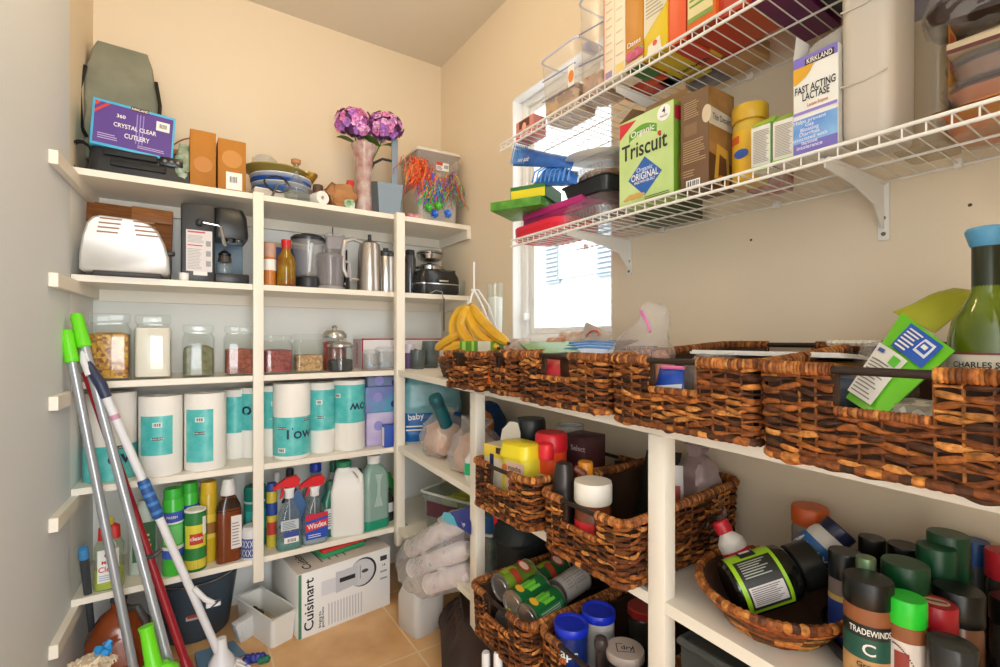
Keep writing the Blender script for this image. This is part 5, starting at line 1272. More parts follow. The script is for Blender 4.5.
# blue topped dark brush handle, lime clip handle, fluffy duster, toy, dustpan lip
P0 = py(83, 548, 1.88); P1 = pz(96, 668, .02)
t = thing('toilet_brush', 'slim dark handled brush with light blue top by the wall', 'brush', P1); d = P0 - P1
B().tube([d * 0, d * .5, d * .93], [.008, .009, .012], K(56, 60, 66), 10).build('handle', t); B().tube([d * .92, d * .93, d], [.012, .0135, .012], K(64, 140, 196), 10).build('grip_cap', t)
B().loft([(.02, .02, .02, -.02), (.026, .026, .026, .0), (.02, .02, .02, .03)], K(200, 198, 190), amp=.006, freq=80).build('bristle_head', t)
c = py(99, 655, 1.72)
t = thing('duster', 'fluffy cream duster with bright blue collar near the floor', 'duster', c - Vector((.02, 0, .03)))
b = B(); rn = random.Random(8)
b.loft([(.02, .02, .02, -.02), (.045, .04, .04, .0), (.03, .03, .03, .03)], K(226, 206, 176, .9), amp=.01, freq=50, n=6)
for k in range(160):
    th, ph = rn.uniform(0, 2 * pi), rn.uniform(.2, 1.5); r = rn.uniform(.045, .06); v = Vector((cos(th) * sin(ph), sin(th) * sin(ph), cos(ph) * .6)); b.tube([v * .03, v * r, v * r + Vector((rn.uniform(-.01, .01), rn.uniform(-.01, .01), -.008))], .0028, K(232, 214, 186, .9), 4)
b.build('fluffy_head', t)
b = B()
for k in range(9):
    a = 2 * pi * k / 9; b.tube([(.03, 0, .04), (.03 + .018 * cos(a), .018 * sin(a), .045 + .012 * sin(a * 2))], .008, K(40, 146, 214), 6)
b.build('collar', t)
B().tube([(.03, 0, .05), (.025, .06, .02)], .007, K(60, 60, 64), 8).build('handle', t)
P0 = py(146, 626, 1.66); P1 = py(155, 672, 1.64)
t = thing('squeegee', 'lime green plastic tool with short socket among the mop feet', 'cleaning tool', P1); d = P0 - P1
B().tube([d * .0, d * .15, d * .9, d], [.030, .020, .017, .019], LIME, 12).build('socket', t)
B().loft([(.05, .012, .006, -.02), (.055, .014, .006, .0), (.03, .014, .008, .02)], LIME).build('blade_holder', t)
p = on_floor(256, 662)
t = thing('rubber_toy', 'small lumpy dark blue and green toy on the floor tiles', 'toy', (p.x - .005, p.y, .0), -10)
b = B(); rn = random.Random(2)
for k in range(7): b.loft([(.008, .008, .008, 0), (.013, .013, .012, .012), (.007, .007, .007, .026)], K(44, 52, 140, .5), Matrix.Translation((-.028 + .009 * k, rn.uniform(-.01, .01), 0)) @ Matrix.Rotation(rn.uniform(-.4, .4), 4, 'Y'), n=3)
b.build('toy_body', t)
b = B()
for k in range(3): b.loft([(.008, .008, .008, 0), (.012, .012, .012, .01), (.006, .006, .006, .02)], K(30, 110, 80, .5), Matrix.Translation((.02 + .009 * k, -.012, 0)), n=3)
b.build('toy_tail', t)
p = pz(222, 655, .004)
b = B().add([(-.09, -.05, 0), (.05, -.06, 0), (.06, .05, 0), (-.06, .06, 0), (-.09, -.05, .012), (.05, -.06, .004), (.06, .05, .004), (-.06, .06, .02)], [(3, 2, 1, 0), (4, 5, 6, 7), (0, 1, 5, 4), (1, 2, 6, 5), (2, 3, 7, 6), (3, 0, 4, 7)], K(96, 130, 160, .5))
solo(b, 'floor_cloth', 'folded pale blue cloth flat on the floor behind the white mop', 'cloth', (p.x, p.y, .001), rz=20)
# ================================================================== COUNTER UNDER THE WINDOW: WHAT LIES IN THE BASKETS
def BZ(y): return RS(0, y) + .0135       # inside bottom of a counter basket
def pouch(b, c, m, th=.012, n=6, amp=.003, seed=0):
    """filled flat bag from four corners: bottom start, bottom end, top end, top start"""
    c = [Vector(q) for q in c]; nr = (c[1] - c[0]).cross(c[3] - c[0]).normalized(); S = []
    for s in (1, -1):
        for i in range(n + 1):
            for j in range(n + 1):
                u, v = i / n, j / n; p = (c[0] * (1 - u) + c[1] * u) * (1 - v) + (c[3] * (1 - u) + c[2] * u) * v
                bul = (16 * u * (1 - u) * v * (1 - v)) ** .6
                S.append(p + nr * s * (th * bul + .0006) + noise.noise_vector(p * 40 + Vector((seed, 0, 0))) * amp * bul)
    N = (n + 1) ** 2; fs = []
    for s in range(2):
        for i in range(n):
            for j in range(n):
                f = (s * N + i * (n + 1) + j, s * N + (i + 1) * (n + 1) + j, s * N + (i + 1) * (n + 1) + j + 1, s * N + i * (n + 1) + j + 1)
                fs.append(f if s == 0 else f[::-1])
    b.add(S, fs, m); return nr
def local(b, O):
    b.v = [v - O for v in b.v]; return b
def quad_frame(c, nr, off):
    """plane over a pouch: x along its bottom edge (0..w), y up its side"""
    x = (c[1] - c[0]).normalized(); y = nr.cross(x)
    M = Matrix.Identity(4)
    for i in range(3): M[i][0] = x[i]; M[i][1] = y[i]; M[i][2] = nr[i]; M[i][3] = c[0][i] + nr[i] * off
    return M
# wine bottle
wx, wy = .862, .168; wz = BZ(wy)
t = thing('wine_bottle', 'green wine bottle with blue stopper and cream label in a basket', 'bottle', (wx, wy, wz), rz=-62)
WG = mat('green_bottle_glass', (96, 116, 20), .05, 0, 1, c2=(130, 150, 36), scale=9)
WG.node_tree.nodes['Principled BSDF'].inputs['Transmission Weight'].default_value = .35
B().lathe([(.034, 0), (.0385, .006), (.0385, .155), (.034, .178), (.022, .200), (.0155, .215), (.0145, .235), (.0145, .275)], WG, seg=36).build('bottle_glass', t)
B().lathe([(.0152, .214), (.0152, .272), (.014, .274)], mat('dark_foil', (40, 46, 30), .3, .3), seg=28, cap=False).build('neck_foil', t)
B().lathe([(.0152, .272), (.017, .274), (.021, .288), (.022, .292), (.020, .296), (.012, .298)], K(84, 150, 186, .4)).build('stopper', t)
b = B().wrap(.0385, -95, 95, .030, .137, K(226, 216, 196, .7), n=30); b.wrap(.0385, -95, 95, .1345, .137, K(130, 40, 50), .0014, 30)
b.wtext(.0385, 'CHARLES SHAW', -18, .1215, .0072, INK, .002, wide=.066); b.wtext(.0385, 'CABERNET', 0, .085, .006, INK, .002); b.build('label', t)
# green and white stand-up pouch
c = [px(846, 398, .738), px(880, 420, .705), px(955, 351, .80), px(902, 313, .86)]
O = Vector((.76, .24, BZ(.24))); b = B(); LG = K(112, 206, 44, .3)
nr = pouch(b, c, LG, .010, seed=2)
if nr.dot(Vector((1, 1, 0))) > 0: nr = -nr
t = thing('stand_up_pouch', 'bright green and white pouch leaning out of a basket by the wine bottle', 'pouch', O); local(b, O).build('pouch_body', t)
e0 = (c[1] - c[0]); e1 = (c[3] - c[0]); e2 = (c[2] - c[1])
def Q(u, v, off=.014): return (c[0] * (1 - u) + c[1] * u) * (1 - v) + (c[3] * (1 - u) + c[2] * u) * v + nr * off * ((16 * max(.02, u * (1 - u) * v * (1 - v))) ** .6 * .85 + .12)
def qpatch(b, u0, v0, u1, v1, m, off, n=5):
    vs = [Q(u0 + (u1 - u0) * i / n, v0 + (v1 - v0) * j / n, off) for i in range(n + 1) for j in range(n + 1)]
    b.add(vs, [(i * (n + 1) + j, (i + 1) * (n + 1) + j, (i + 1) * (n + 1) + j + 1, i * (n + 1) + j + 1) for i in range(n) for j in range(n)], m)
b = B(); qpatch(b, .04, .05, .72, .60, K(228, 226, 220), .0145); qpatch(b, .30, .63, .92, .95, K(40, 92, 190), .0145)
for k in range(6): qpatch(b, .36, .66 + .045 * k, .58 + .02 * (k % 3), .68 + .045 * k, PAPER, .0165, 2)
qpatch(b, .66, .72, .86, .90, K(226, 234, 244), .0165, 3); qpatch(b, .69, .75, .83, .87, K(40, 92, 190), .0175, 3); qpatch(b, .72, .79, .80, .84, PAPER, .0185, 2)
for k in range(11): qpatch(b, .10, .08 + .035 * k, .62 - .06 * (k % 3), .092 + .035 * k, K(120, 120, 124), .0165, 2)
qpatch(b, .50, .46, .66, .56, K(90, 190, 60), .0165, 3); qpatch(b, .12, .52, .30, .56, K(60, 90, 170), .0165, 2); qpatch(b, .40, .615, .58, .625, K(60, 90, 40), .0165, 2)
local(b, O).build('printed_label', t)
# yellow green cloth bag, dark sprigs, white mesh and dark packets in the same basket
c2 = [px(905, 335, .90), px(938, 334, .90), px(990, 292, .95), px(955, 287, .98)]
b = B(); pouch(b, [px(893, 312, .93), px(935, 333, .90), px(985, 292, .96), px(953, 288, 1.0)], mat('olive_green_cloth', (168, 172, 40), .6, c2=(146, 150, 30), scale=12), .014, amp=.008, seed=5)
O = Vector((.92, .24, BZ(.24) + .06)); solo(local(b, O), 'cloth_bag', 'olive yellow cloth bag sticking up behind the green pouch', 'bag', O)
b = B(); rn = random.Random(6); O = px(880, 322, .93); O2 = Vector((.93, O.y, BZ(.3)))
for k in range(14):
    e = Vector((rn.uniform(-.03, .04), rn.uniform(-.02, .045), rn.uniform(.10, .135))); b.tube([(0, 0, 0), tuple(e * .5 + Vector((.005, .004, .01))), tuple(e)], .0016, K(60, 50, 40), 5)
    b.lathe([(.0, -.004), (.004, 0), (.0, .004)], K(46, 38, 32), Matrix.Translation(e), 8)
solo(b, 'dried_sprigs', 'bundle of dark dried sprigs behind the green pouch', 'dried plant', O2)
b = B().loft([(.02, .03, .01, 0), (.026, .04, .014, .05), (.02, .03, .01, .115), (.006, .02, .004, .145)], FILM, amp=.010, freq=30, seed=3)
solo(b, 'plastic_bag', 'clear crinkled bag wrapped about the dark sprigs', 'bag', (O2.x - .03, O2.y - .01, O2.z))
b = B().loft([(.04, .03, .014, 0), (.045, .034, .016, .04), (.034, .028, .012, .075)], mat('white_mesh_bag', (206, 200, 188), .6, c2=(150, 144, 130), scale=90, kind='voronoi', bump=.6), amp=.008, freq=30)
solo(b, 'mesh_bag', 'pale mesh bag of nuts below the wine bottle, seen through the hand hole', 'bag', (.745, .19, BZ(.2)), rz=-90)
b = B().loft([(.05, .05, .014, 0), (.055, .055, .016, .05), (.05, .05, .012, .08), (.03, .04, .01, .1)], mat('dark_blue_packet', (40, 60, 84), .35, c2=(30, 40, 56), scale=20), amp=.012, freq=24)
solo(b, 'foil_packet', 'dark blue crumpled packet low in the basket beside the green pouch', 'packet', (.80, .295, BZ(.3)), rz=-90)
b = B()
for k in range(9): b.loft([(.004, .004, .004, -.005), (.0065, .0065, .006, 0), (.004, .004, .004, .005)], K(222, 214, 196), Matrix.Translation((0, -.009 * k, 0)), n=3)
p = px(830, 350, .97); solo(b, 'string_of_garlic', 'short string of white cloves lying on the rim side of the basket', 'garlic', (p.x, p.y, RS(0, p.y) + .155))
# zip bag with pink seal, blue packet, papers
O = Vector((.79, .60, BZ(.6)))
t = thing('zip_bag', 'clear zip bag with pink seal standing up from the basket', 'bag', O)
def V(u, v, x): return px(u, v, x) - O
b = B(); rr = []
for (u0, u1, v, x, dd) in ((618, 668, 372, .80, .045), (611, 672, 352, .80, .05), (618, 668, 342, .80, .042), (632, 666, 330, .81, .028), (644, 667, 318, .82, .02), (640, 667, 308, .82, .014), (646, 660, 303, .82, .006)):
    a, e = V(u0, v, x), V(u1, v, x); m_ = (a + e) / 2; ax = (e - a) / 2; dp = Vector((dd, 0, 0)); ring = []
    for k in range(16):
        an = 2 * pi * k / 16; q = m_ + ax * cos(an) + dp * sin(an); ring.append(q + noise.noise_vector((q + O) * 45) * .008)
    rr.append(ring)
b.rings(crumple(rr, 6, .007, 30, 4), FILM); b.build('film', t)
b = B().tube([V(641, 311, .81), V(647, 322, .805), V(650, 332, .80)], .0032, K(236, 96, 190), 6); b.build('pink_seal', t)
b = B().loft([(.03, .03, .014, 0), (.036, .03, .016, .05), (.028, .024, .012, .09), (.010, .01, .006, .12)], mat('reddish_food', (156, 84, 66), .6, c2=(196, 140, 112), scale=30, bump=.5), amp=.012, freq=34)
solo(b, 'dried_meat', 'reddish brown food packed inside the clear zip bag', 'food', (.80, .625, BZ(.6)), rz=-90)
b = B(); pouch(b, [px(654, 392, .715), px(684, 398, .715), px(684, 366, .73), px(660, 368, .73)], K(30, 76, 176, .3), .010); O = Vector((.72, .53, BZ(.5)))
t = thing('snack_packet', 'shiny blue packet seen through the hand hole below the zip bag', 'packet', O); local(b, O).build('packet_body', t)
b = B(); pouch(b, [px(648, 400, .708), px(680, 404, .708), px(682, 384, .71), px(650, 386, .71)], K(206, 218, 226, .3), .004); local(b, O).build('white_end', t)
b = B(); b.tube([px(662, 367, .722) - O, px(684, 368, .722) - O], .0035, K(236, 120, 170), 6); b.build('pink_edge', t)
b = B().loft([(.045, .05, .014, 0), (.05, .06, .016, .06), (.04, .05, .012, .10), (.02, .03, .01, .12)], FILM, amp=.014, freq=26, seed=8)
solo(b, 'plastic_bag', 'clear crinkled bag lying in the basket behind the blue packet', 'bag', (.80, .505, BZ(.5)), rz=-90)
zq = BZ(.45) + .116
b = B()
for k in range(5): b.box(-.065 + .002 * k, .065 - .001 * k, -.13 + .003 * k, .12 + .002 * (k % 3), k * .0016, k * .0016 + .0012, PAPER)
solo(b, 'paper_stack', 'sheets of white paper laid flat across the basket', 'paper', (.875, .442, zq), rot=(0, 3, 4))
carton('carton', 'low brown carton under the sheets of white paper', 'box', (.875, .442, BZ(.44)), .11, .24, .111, KR)
# third basket
zq = BZ(.8)
b = B().box(-.12, .12, -.15, .15, 0, .108, mat('mixed_packets', (150, 96, 60), .6, c2=(90, 52, 34), scale=14), .02); solo(b, 'packet_heap', 'heap of brown packets filling the basket under the window', 'packets', (.88, .80, zq))
b = B(); pouch(b, [px(532, 354, .73), px(580, 352, .74), px(572, 341, .95), px(520, 343, .95)], K(104, 160, 62, .4), .006); O = Vector((.85, .86, zq + .1)); solo(local(b, O), 'green_packet', 'flat green packet lying over the basket below the window', 'packet', O)
b = B(); c = [px(562, 355, .735), px(612, 355, .735), px(616, 343, .93), px(572, 343, .93)]; nr = pouch(b, c, K(196, 214, 236, .4), .005); O = Vector((.83, .72, zq + .1))
for k in range(3):
    p0, p1 = c[0] + (c[3] - c[0]) * (.2 + .25 * k), c[1] + (c[2] - c[1]) * (.2 + .25 * k); b.tube([p0 + Vector((0, 0, .008)), (p0 + p1) / 2 + Vector((0, 0, .012)), p1 + Vector((0, 0, .008))], .003, K(96, 150, 214), 5)
solo(local(b, O), 'striped_packet', 'white packet with blue stripes next to the flat green packet', 'packet', O)
b = B(); pouch(b, [px(536, 382, .70), px(561, 384, .70), px(560, 360, .72), px(538, 358, .72)], mat('red_wrapper_cloth', (186, 36, 48), .35, c2=(150, 20, 34), scale=40, bump=.5), .012, amp=.008); O = Vector((.71, .84, zq)); solo(local(b, O), 'red_packet', 'crinkled red packet behind the hand hole of a counter basket', 'packet', O)
O = Vector((.95, .84, zq + .09)); SI = K(196, 190, 184, .25, .4)
b = B(); c = [px(578, 346, .94), px(606, 346, .92), px(612, 334, .93), px(586, 322, .95)]; nr = pouch(b, c, SI, .006, amp=.004)
if nr.x > 0: nr = -nr
m0 = sum(c, Vector()) / 4 + nr * .009
ring_ = [m0 + (c[1] - c[0]) * .22 * cos(a) + (c[3] - c[0]) * .24 * sin(a) for a in [pi * k / 8 for k in range(9)]]
b.tube(ring_, .0022, K(196, 70, 60), 5)
solo(local(b, O), 'foil_packet', 'silver foil packet with red arc poking above the basket rim', 'packet', O)
b = B(); pouch(b, [px(553, 349, .96), px(590, 346, .96), px(592, 330, .99), px(560, 332, 1.0)], mat('brown_foil', (176, 130, 100), .3, c2=(214, 200, 190), scale=30), .012, amp=.008, seed=4); O = Vector((.96, .95, zq + .09)); solo(local(b, O), 'foil_packet', 'brownish crumpled foil packet behind the silver one', 'packet', O)
b = B(); pouch(b, [px(540, 352, .90), px(562, 350, .90), px(566, 336, .93), px(548, 338, .93)], mat('rust_packet', (170, 84, 44), .35, c2=(206, 170, 150), scale=40), .010, amp=.006, seed=6); O = Vector((.9, .98, zq + .09)); solo(local(b, O), 'snack_packet', 'rust coloured snack packet above the basket under the window corner', 'packet', O)
b = B(); pouch(b, [px(574, 352, 1.0), px(612, 352, .98), px(640, 340, 1.0), px(590, 341, 1.03)], K(96, 60, 40, .5), .010, amp=.006, seed=9); O = Vector((1.0, .78, zq + .1)); solo(local(b, O), 'dark_packet', 'dark brown flat packet at the wall side of the basket', 'packet', O)
# narrow baskets
zq = BZ(1.03)
b = B().box(-.045, .045, -.15, .15, 0, .095, mat('red_brown_packets', (130, 52, 34), .5, c2=(190, 150, 130), scale=20), .015); solo(b, 'packet_heap', 'reddish brown packets filling the narrow basket behind the orange one', 'packets', (.89, 1.03, zq), rz=-90 + 90)
b = B(); pouch(b, [px(487, 384, .70), px(504, 385, .70), px(503, 366, .72), px(489, 367, .72)], K(226, 104, 36, .35), .012, amp=.006); O = Vector((.71, 1.04, zq)); solo(local(b, O), 'orange_packet', 'orange packet bulging through the hand hole of a narrow basket', 'packet', O)
b = B(); pouch(b, [px(499, 360, .74), px(514, 360, .74), px(512, 350, .78), px(500, 350, .79)], K(222, 100, 40, .35), .010, amp=.005); O = Vector((.76, 1.03, zq + .1)); solo(local(b, O), 'orange_packet', 'small orange packet lying on the reddish brown packets', 'packet', O)
b = B(); pouch(b, [px(495, 352, .93), px(530, 350, .93), px(530, 338, .99), px(500, 340, .99)], mat('pale_wrapper', (206, 200, 200), .25, c2=(150, 120, 110), scale=30), .012, amp=.010, seed=3); O = Vector((.95, 1.2, zq + .1)); solo(local(b, O), 'pale_packet', 'pale crinkled packet between bananas and window sill', 'packet', O)
# green and white carton in the first basket
def veg(b, w, d, h):
    F = face('F', w, d, h); b.rect(F, -w / 2, -h / 2, w * .1, h / 2, K(96, 150, 40)); b.rect(F, -w * .42, -h / 2, -w * .3, h / 2, K(160, 206, 90), .001); b.rect(F, -w * .1, -h / 2, -w * .02, h / 2, K(160, 206, 90), .001)
    b.rect(F, w * .1, -h / 2, w / 2, h / 2, K(222, 214, 190), .0008)
    b.rect(face('T', w, d, h), w * .1, -d / 2, w / 2, -d * .1, K(190, 50, 60))
p = px(476, 360, .745)
carton('carton', 'green and cream carton standing in the narrow basket beneath the bananas', 'box', (.765, p.y - .0, BZ(1.19)), .125, .06, px(476, 341, .74).z - BZ(1.19), K(110, 164, 50), rz=-74, deco=veg)
# bananas on a white hook stand
BAN = mat('banana_skin', (232, 186, 50), .45, c2=(214, 160, 36), scale=14)
TIP = K(70, 54, 30)
def banana(label, pts, grp, r=.0165):
    P = [px(u, v, x) for u, v, x in pts]; O = P[-1]
    # smooth the path
    path = []
    for i in range(len(P) - 1):
        p0, p1, p2, p3 = P[max(0, i - 1)], P[i], P[i + 1], P[min(len(P) - 1, i + 2)]
        for k in range(5):
            f = k / 5; path.append(.5 * ((2 * p1) + (p2 - p0) * f + (2 * p0 - 5 * p1 + 4 * p2 - p3) * f * f + (3 * p1 - p0 - 3 * p2 + p3) * f ** 3) - O)
    path.append(P[-1] - O); n = len(path)
    rad = [r * (.32 if i < 2 else min(1, .42 + .75 * sin(pi * min(1, (i - 1) / (n - 2)) * .93 + .05) ** .7)) for i in range(n)]
    rad[-1] = r * .3; rad[-2] = r * .62
    t = thing('banana', label, 'banana', O, group=grp)
    B().tube(path, rad, BAN, 8).build('peel', t)
    B().tube([path[-1] + (path[-2] - path[-1]) * .1, path[-1] + (path[-1] - path[-2]).normalized() * .006], r * .28, TIP, 6).build('tip', t)
    b = B().tube([path[0], path[1]], r * .36, K(150, 140, 50), 6); b.build('stalk', t)
G = 'bananas hanging on the hook stand'
banana('outermost hanging banana, nearest the glass jars', [(469, 306, .80), (459, 312, .79), (453, 325, .785), (455, 340, .785), (461, 352, .79)], G)
banana('hanging banana second from the glass jars side of the bunch', [(469, 306, .80), (464, 314, .775), (461, 328, .765), (468, 340, .765), (482, 350, .77)], G)
banana('hanging banana in the middle of the bunch, curving to the baskets', [(470, 305, .81), (470, 316, .79), (475, 329, .78), (485, 340, .775), (498, 348, .775)], G)
banana('longest hanging banana, on the window side of the bunch', [(471, 304, .81), (477, 314, .80), (486, 325, .79), (496, 335, .785), (508, 343, .78)], G)
banana('short hanging banana behind the rest of the bunch', [(470, 304, .82), (466, 318, .82), (468, 332, .82), (474, 344, .82)], G)
banana('loose banana lying with its tip towards the jars, upper one', [(462, 334, .80), (455, 337, .78), (446, 342, .765), (436, 349, .755)], 'loose bananas by the round basket')
banana('loose banana lying with its tip towards the jars, lower one', [(466, 345, .775), (458, 346, .765), (450, 350, .755), (445, 352, .75)], 'loose bananas by the round basket')
p = px(471, 303, .81); hb = RS(0, p.y)
t = thing('banana_stand', 'white wire stand with hook carrying the bunch of bananas', 'stand', (.90, p.y + .02, hb))
O = Vector((.90, p.y + .02, hb)); WH = K(238, 238, 236, .35)
b = B().tube([(.07 * cos(a), .07 * sin(a), .004) for a in [2 * pi * i / 24 for i in range(24)]], .0035, WH, 8, True); b.build('ring_base', t)
for s, (ua, ub, uc) in ((1, (478, 488, 497)), (-1, (474, 482, 492))):
    b = B().tube([px(473 + s, 290, .83) - O, px(ua, 290, .86) - O, px(ub, 305, .89) - O, px(uc, 330, .93) - O, Vector((.06, -.02 * s, .004))], .0034, WH, 8); b.build('wire_arm', t)
b = B().tube([px(474, 290, .83) - O, px(472, 294, .82) - O, px(470, 303, .81) - O, px(468, 306, .81) - O], .0034, WH, 8); b.build('hook', t)
b = B().tube([px(474, 290, .83) - O, px(474, 262, .83) - O], .003, WH, 8); b.build('finial', t)
# tall candle glass, round basket bowl
p = px(495, 300, .985); zt = px(495, 283, .985).z; hb = RS(0, p.y)
t = L('candle_glass', 'tall clear glass with white candle behind the bananas', 'candle', (.985, p.y, hb), .062, zt - hb, [('glass_body', [(.86, 0), (.9, .01), (1, 1), (.95, 1), (.86, .03)], GLASS), ('candle_wax', [(.82, .03), (.86, .5), (.9, .84), (.2, .85)], K(240, 236, 228, .5)), ('wick', [(.03, .84), (.03, .9)], INK)])
b = B().tube([(0, 0, 0), (0, 0, .33), (.006, 0, .335)], .004, GLASS, 8); q = px(481, 300, .99); solo(b, 'glass_rod', 'thin clear glass rod standing beside the candle glass', 'rod', (.99, q.y, RS(0, q.y)))
BP = px(440, 388, .765)
zb_ = RS(0, BP.y)
t = thing('round_basket', 'small round woven bowl on the counter corner below the loose bananas', 'basket', (.83, 1.50, zb_))
b = B(); rn = random.Random(4)
for k in range(7):
    R = .056 + .016 * k / 6; n = 40
    for s in range(10): b.tube([(R * cos(a) + .0, R * sin(a), .006 + k * .009 + .0015 * sin(a * 9 + k * pi)) for a in [2 * pi * (s + q / 4) / 10 for q in range(5)]], .0056, WICKER, 6, col=tuple(q * rn.uniform(.9, 1.5) for q in rn.choice(DARKPAL[:3])))
b.lathe([(.054, .001), (.07, .062), (.064, .062), (.05, .006)], K(90, 60, 40, .8)); b.build('woven_body', t)
b = B()
for s in range(28): b.tube([(.073 * cos(a), .073 * sin(a), .066) for a in (2 * pi * s / 28, 2 * pi * (s + .5) / 28, 2 * pi * (s + 1) / 28)], [.006, .0078, .006], WICKER, 6, col=tuple(q * 1.2 for q in rn.choice(RIMPAL)))
b.build('wrapped_rim', t)
b = B().loft([(.04, .04, .02, 0), (.05, .05, .025, .02), (.04, .04, .02, .04), (.02, .02, .01, .05)], mat('white_crumpled_paper', (230, 224, 216), .7, bump=.6, scale=40), amp=.012, freq=40)
solo(b, 'paper_napkin', 'crumpled white napkin filling the small round woven bowl', 'napkin', (.83, 1.50, zb_ + .03))

# ================================================================== CORNER BOARDS BESIDE THE POST
z1 = RS(1, 1.7)
t = thing('nappy_pack', 'blue and pale teal plastic wrapped pack in the corner under the counter', 'pack', (.93, 1.95, z1), rz=-20)
B().loft([(.12, .075, .03, 0), (.13, .085, .04, .03), (.13, .085, .04, .11), (.125, .08, .03, .125)], K(24, 104, 176, .3), amp=.006, freq=16).build('lower_wrapper', t)
B().loft([(.126, .081, .03, .125), (.13, .085, .04, .15), (.125, .08, .04, .25), (.10, .06, .03, .28)], mat('pale_teal_wrapper', (150, 196, 200), .3, c2=(96, 160, 170), scale=12), amp=.006, freq=16).build('upper_wrapper', t)
b = B(); M = Matrix(((1, 0, 0, -.07), (0, 0, -1, -.092), (0, 1, 0, .085), (0, 0, 0, 1))); b.text(M, 'baby', .0, .028, .026, PAPER, rot=6); b.lines(M, -.04, -.03, .04, .0, 2, PAPER); b.build('print', t)
p = px(440, 400, .84)
t = thing('rolled_mat', 'dark teal rolled mat leaning in the corner above the clear bags', 'mat', (.83, 1.60, z1 + .12), rot=(10, -28, 0))
B().lathe([(.022, 0), (.024, .004), (.024, .13), (.022, .134)], K(10, 92, 100, .5), seg=20).build('roll', t)
B().lathe([(.0245, .09), (.0255, .095), (.0255, .115), (.0245, .12)], K(20, 76, 84), seg=20, cap=False).build('band', t)
b = B().loft([(.05, .05, .03, 0), (.06, .06, .03, .06), (.05, .05, .03, .14), (.02, .03, .01, .19)], K(16, 62, 112, .4), amp=.012, freq=20); solo(b, 'dark_blue_bag', 'dark blue bag deep in the corner behind the orange bag', 'bag', (1.02, 1.60, z1))
b = B().loft([(.032, .03, .02, 0), (.04, .035, .02, .05), (.036, .03, .02, .10), (.012, .01, .006, .13)], K(206, 116, 48, .4), amp=.012, freq=30); solo(b, 'orange_bag', 'orange bag rising among the clear bags beside the side post', 'bag', (.90, 1.47, z1 + .06))
pk = mat('pinkish_food', (226, 190, 160), .6, c2=(206, 130, 84), scale=12)
for lab, x, y, sc, sd in (('large clear bag of pinkish bread nearest the corner post', .85, 1.66, 1.0, 1), ('clear bag of pale food pressed against the side post', .84, 1.40, .95, 2)):
    O = Vector((x, y, z1))
    b = B().loft([(.07 * sc, .08 * sc, .04, 0), (.08 * sc, .095 * sc, .05, .05 * sc), (.07 * sc, .085 * sc, .05, .11 * sc), (.03 * sc, .04 * sc, .02, .15 * sc), (.04 * sc, .06 * sc, .02, .185 * sc)], FILM2, amp=.02, freq=18, seed=sd, n=6)
    solo(b, 'plastic_bag', lab, 'bag', O, group='clear bags on the corner board')
    b = B().loft([(.05 * sc, .06 * sc, .03, 0), (.06 * sc, .075 * sc, .03, .05 * sc), (.05 * sc, .06 * sc, .03, .10 * sc), (.02, .02, .01, .13 * sc)], pk, amp=.014, freq=20, seed=sd + 4)
    solo(b, 'bread', ('pinkish bread showing through the larger clear bag' if sd == 1 else 'pale bread showing through the clear bag at the side post'), 'food', O + Vector((0, 0, .004)))
p = px(463, 478, .775); 
t = thing('spray_tub', 'white rounded bottle with green label by the side post', 'bottle', (.80, 1.335, RS(1, 1.33)), rz=-50)
B().loft([(.034, .026, .02, 0), (.038, .03, .022, .02), (.036, .028, .02, .07), (.022, .018, .012, .095), (.012, .012, .01, .10), (.012, .012, .01, .11)], K(232, 230, 224, .35)).build('bottle_body', t)
b = B().loft([(.0385, .0305, .022, .022), (.0375, .0295, .02, .06)], K(40, 190, 130, .35), cap0=False, cap1=False); b.build('green_label', t)
B().lathe([(.014, .108), (.014, .124), (.01, .126)], K(60, 80, 140)).build('cap', t)
z2 = RS(2, 1.65)
CT = clear('clear_tub', (226, 232, 226), .16, .12)
def tub(label, x, y, w, d, h, rz, strip):
    t = thing('storage_tub', label, 'tub', (x, y, z2), rz, group='clear storage tubs on the lowest corner board')
    B().loft([(w * .42, d * .42, .015, 0), (w * .48, d * .48, .018, h), (w * .465, d * .465, .016, h), (w * .40, d * .40, .012, .005)], CT).build('tub_body', t)
    B().tube([(q[0], q[1], h) for q in rrect(w * .49, d * .49, .02)], .005, K(206, 206, 196, .35, 0, 1), 8, True).build('rim', t)
    b = B().box(-w * .36, w * .36, -d * .482, -d * .468, h * .45, h * .80, K(96, 40, 56), .002); b.build('handle_strip', t)
tub('clear storage tub of yellow packets at the back of the lowest corner board', .96, 1.70, .27, .24, .165, -70, 1)
b = B(); rn = random.Random(9)
for k in range(4): b.loft([(.05, .02, .012, 0), (.055, .024, .014, .06), (.04, .015, .01, .10)], K(176, 186, 60, .4), Matrix.Translation((0, -.07 + .045 * k, 0)) @ Matrix.Rotation(rn.uniform(-.2, .2), 4, 'X'), amp=.008, freq=40)
solo(b, 'yellow_packets', 'row of yellow green packets inside the clear storage tub', 'packets', (.96, 1.70, z2 + .045), rz=-70)
tub('clear storage tub with maroon strip holding a blue packet', .90, 1.46, .25, .22, .135, -70, 2)
b = B(); pouch(b, [(-.09, -.06, 0), (.09, -.05, .02), (.08, .06, .05), (-.09, .06, .03)], K(56, 124, 196, .35), .022, amp=.012)
M = Matrix.Translation((0, 0, .05)) @ Matrix.Rotation(.15, 4, 'Y'); b.disc(M, .01, 0, .03, K(190, 60, 110), 0, ry=.016); b.disc(M, .012, 0, .018, K(150, 196, 226), .0008)
solo(b, 'blue_packet', 'light blue printed packet lying in the storage tub', 'packet', (.89, 1.44, z2 + .095), rz=-80)
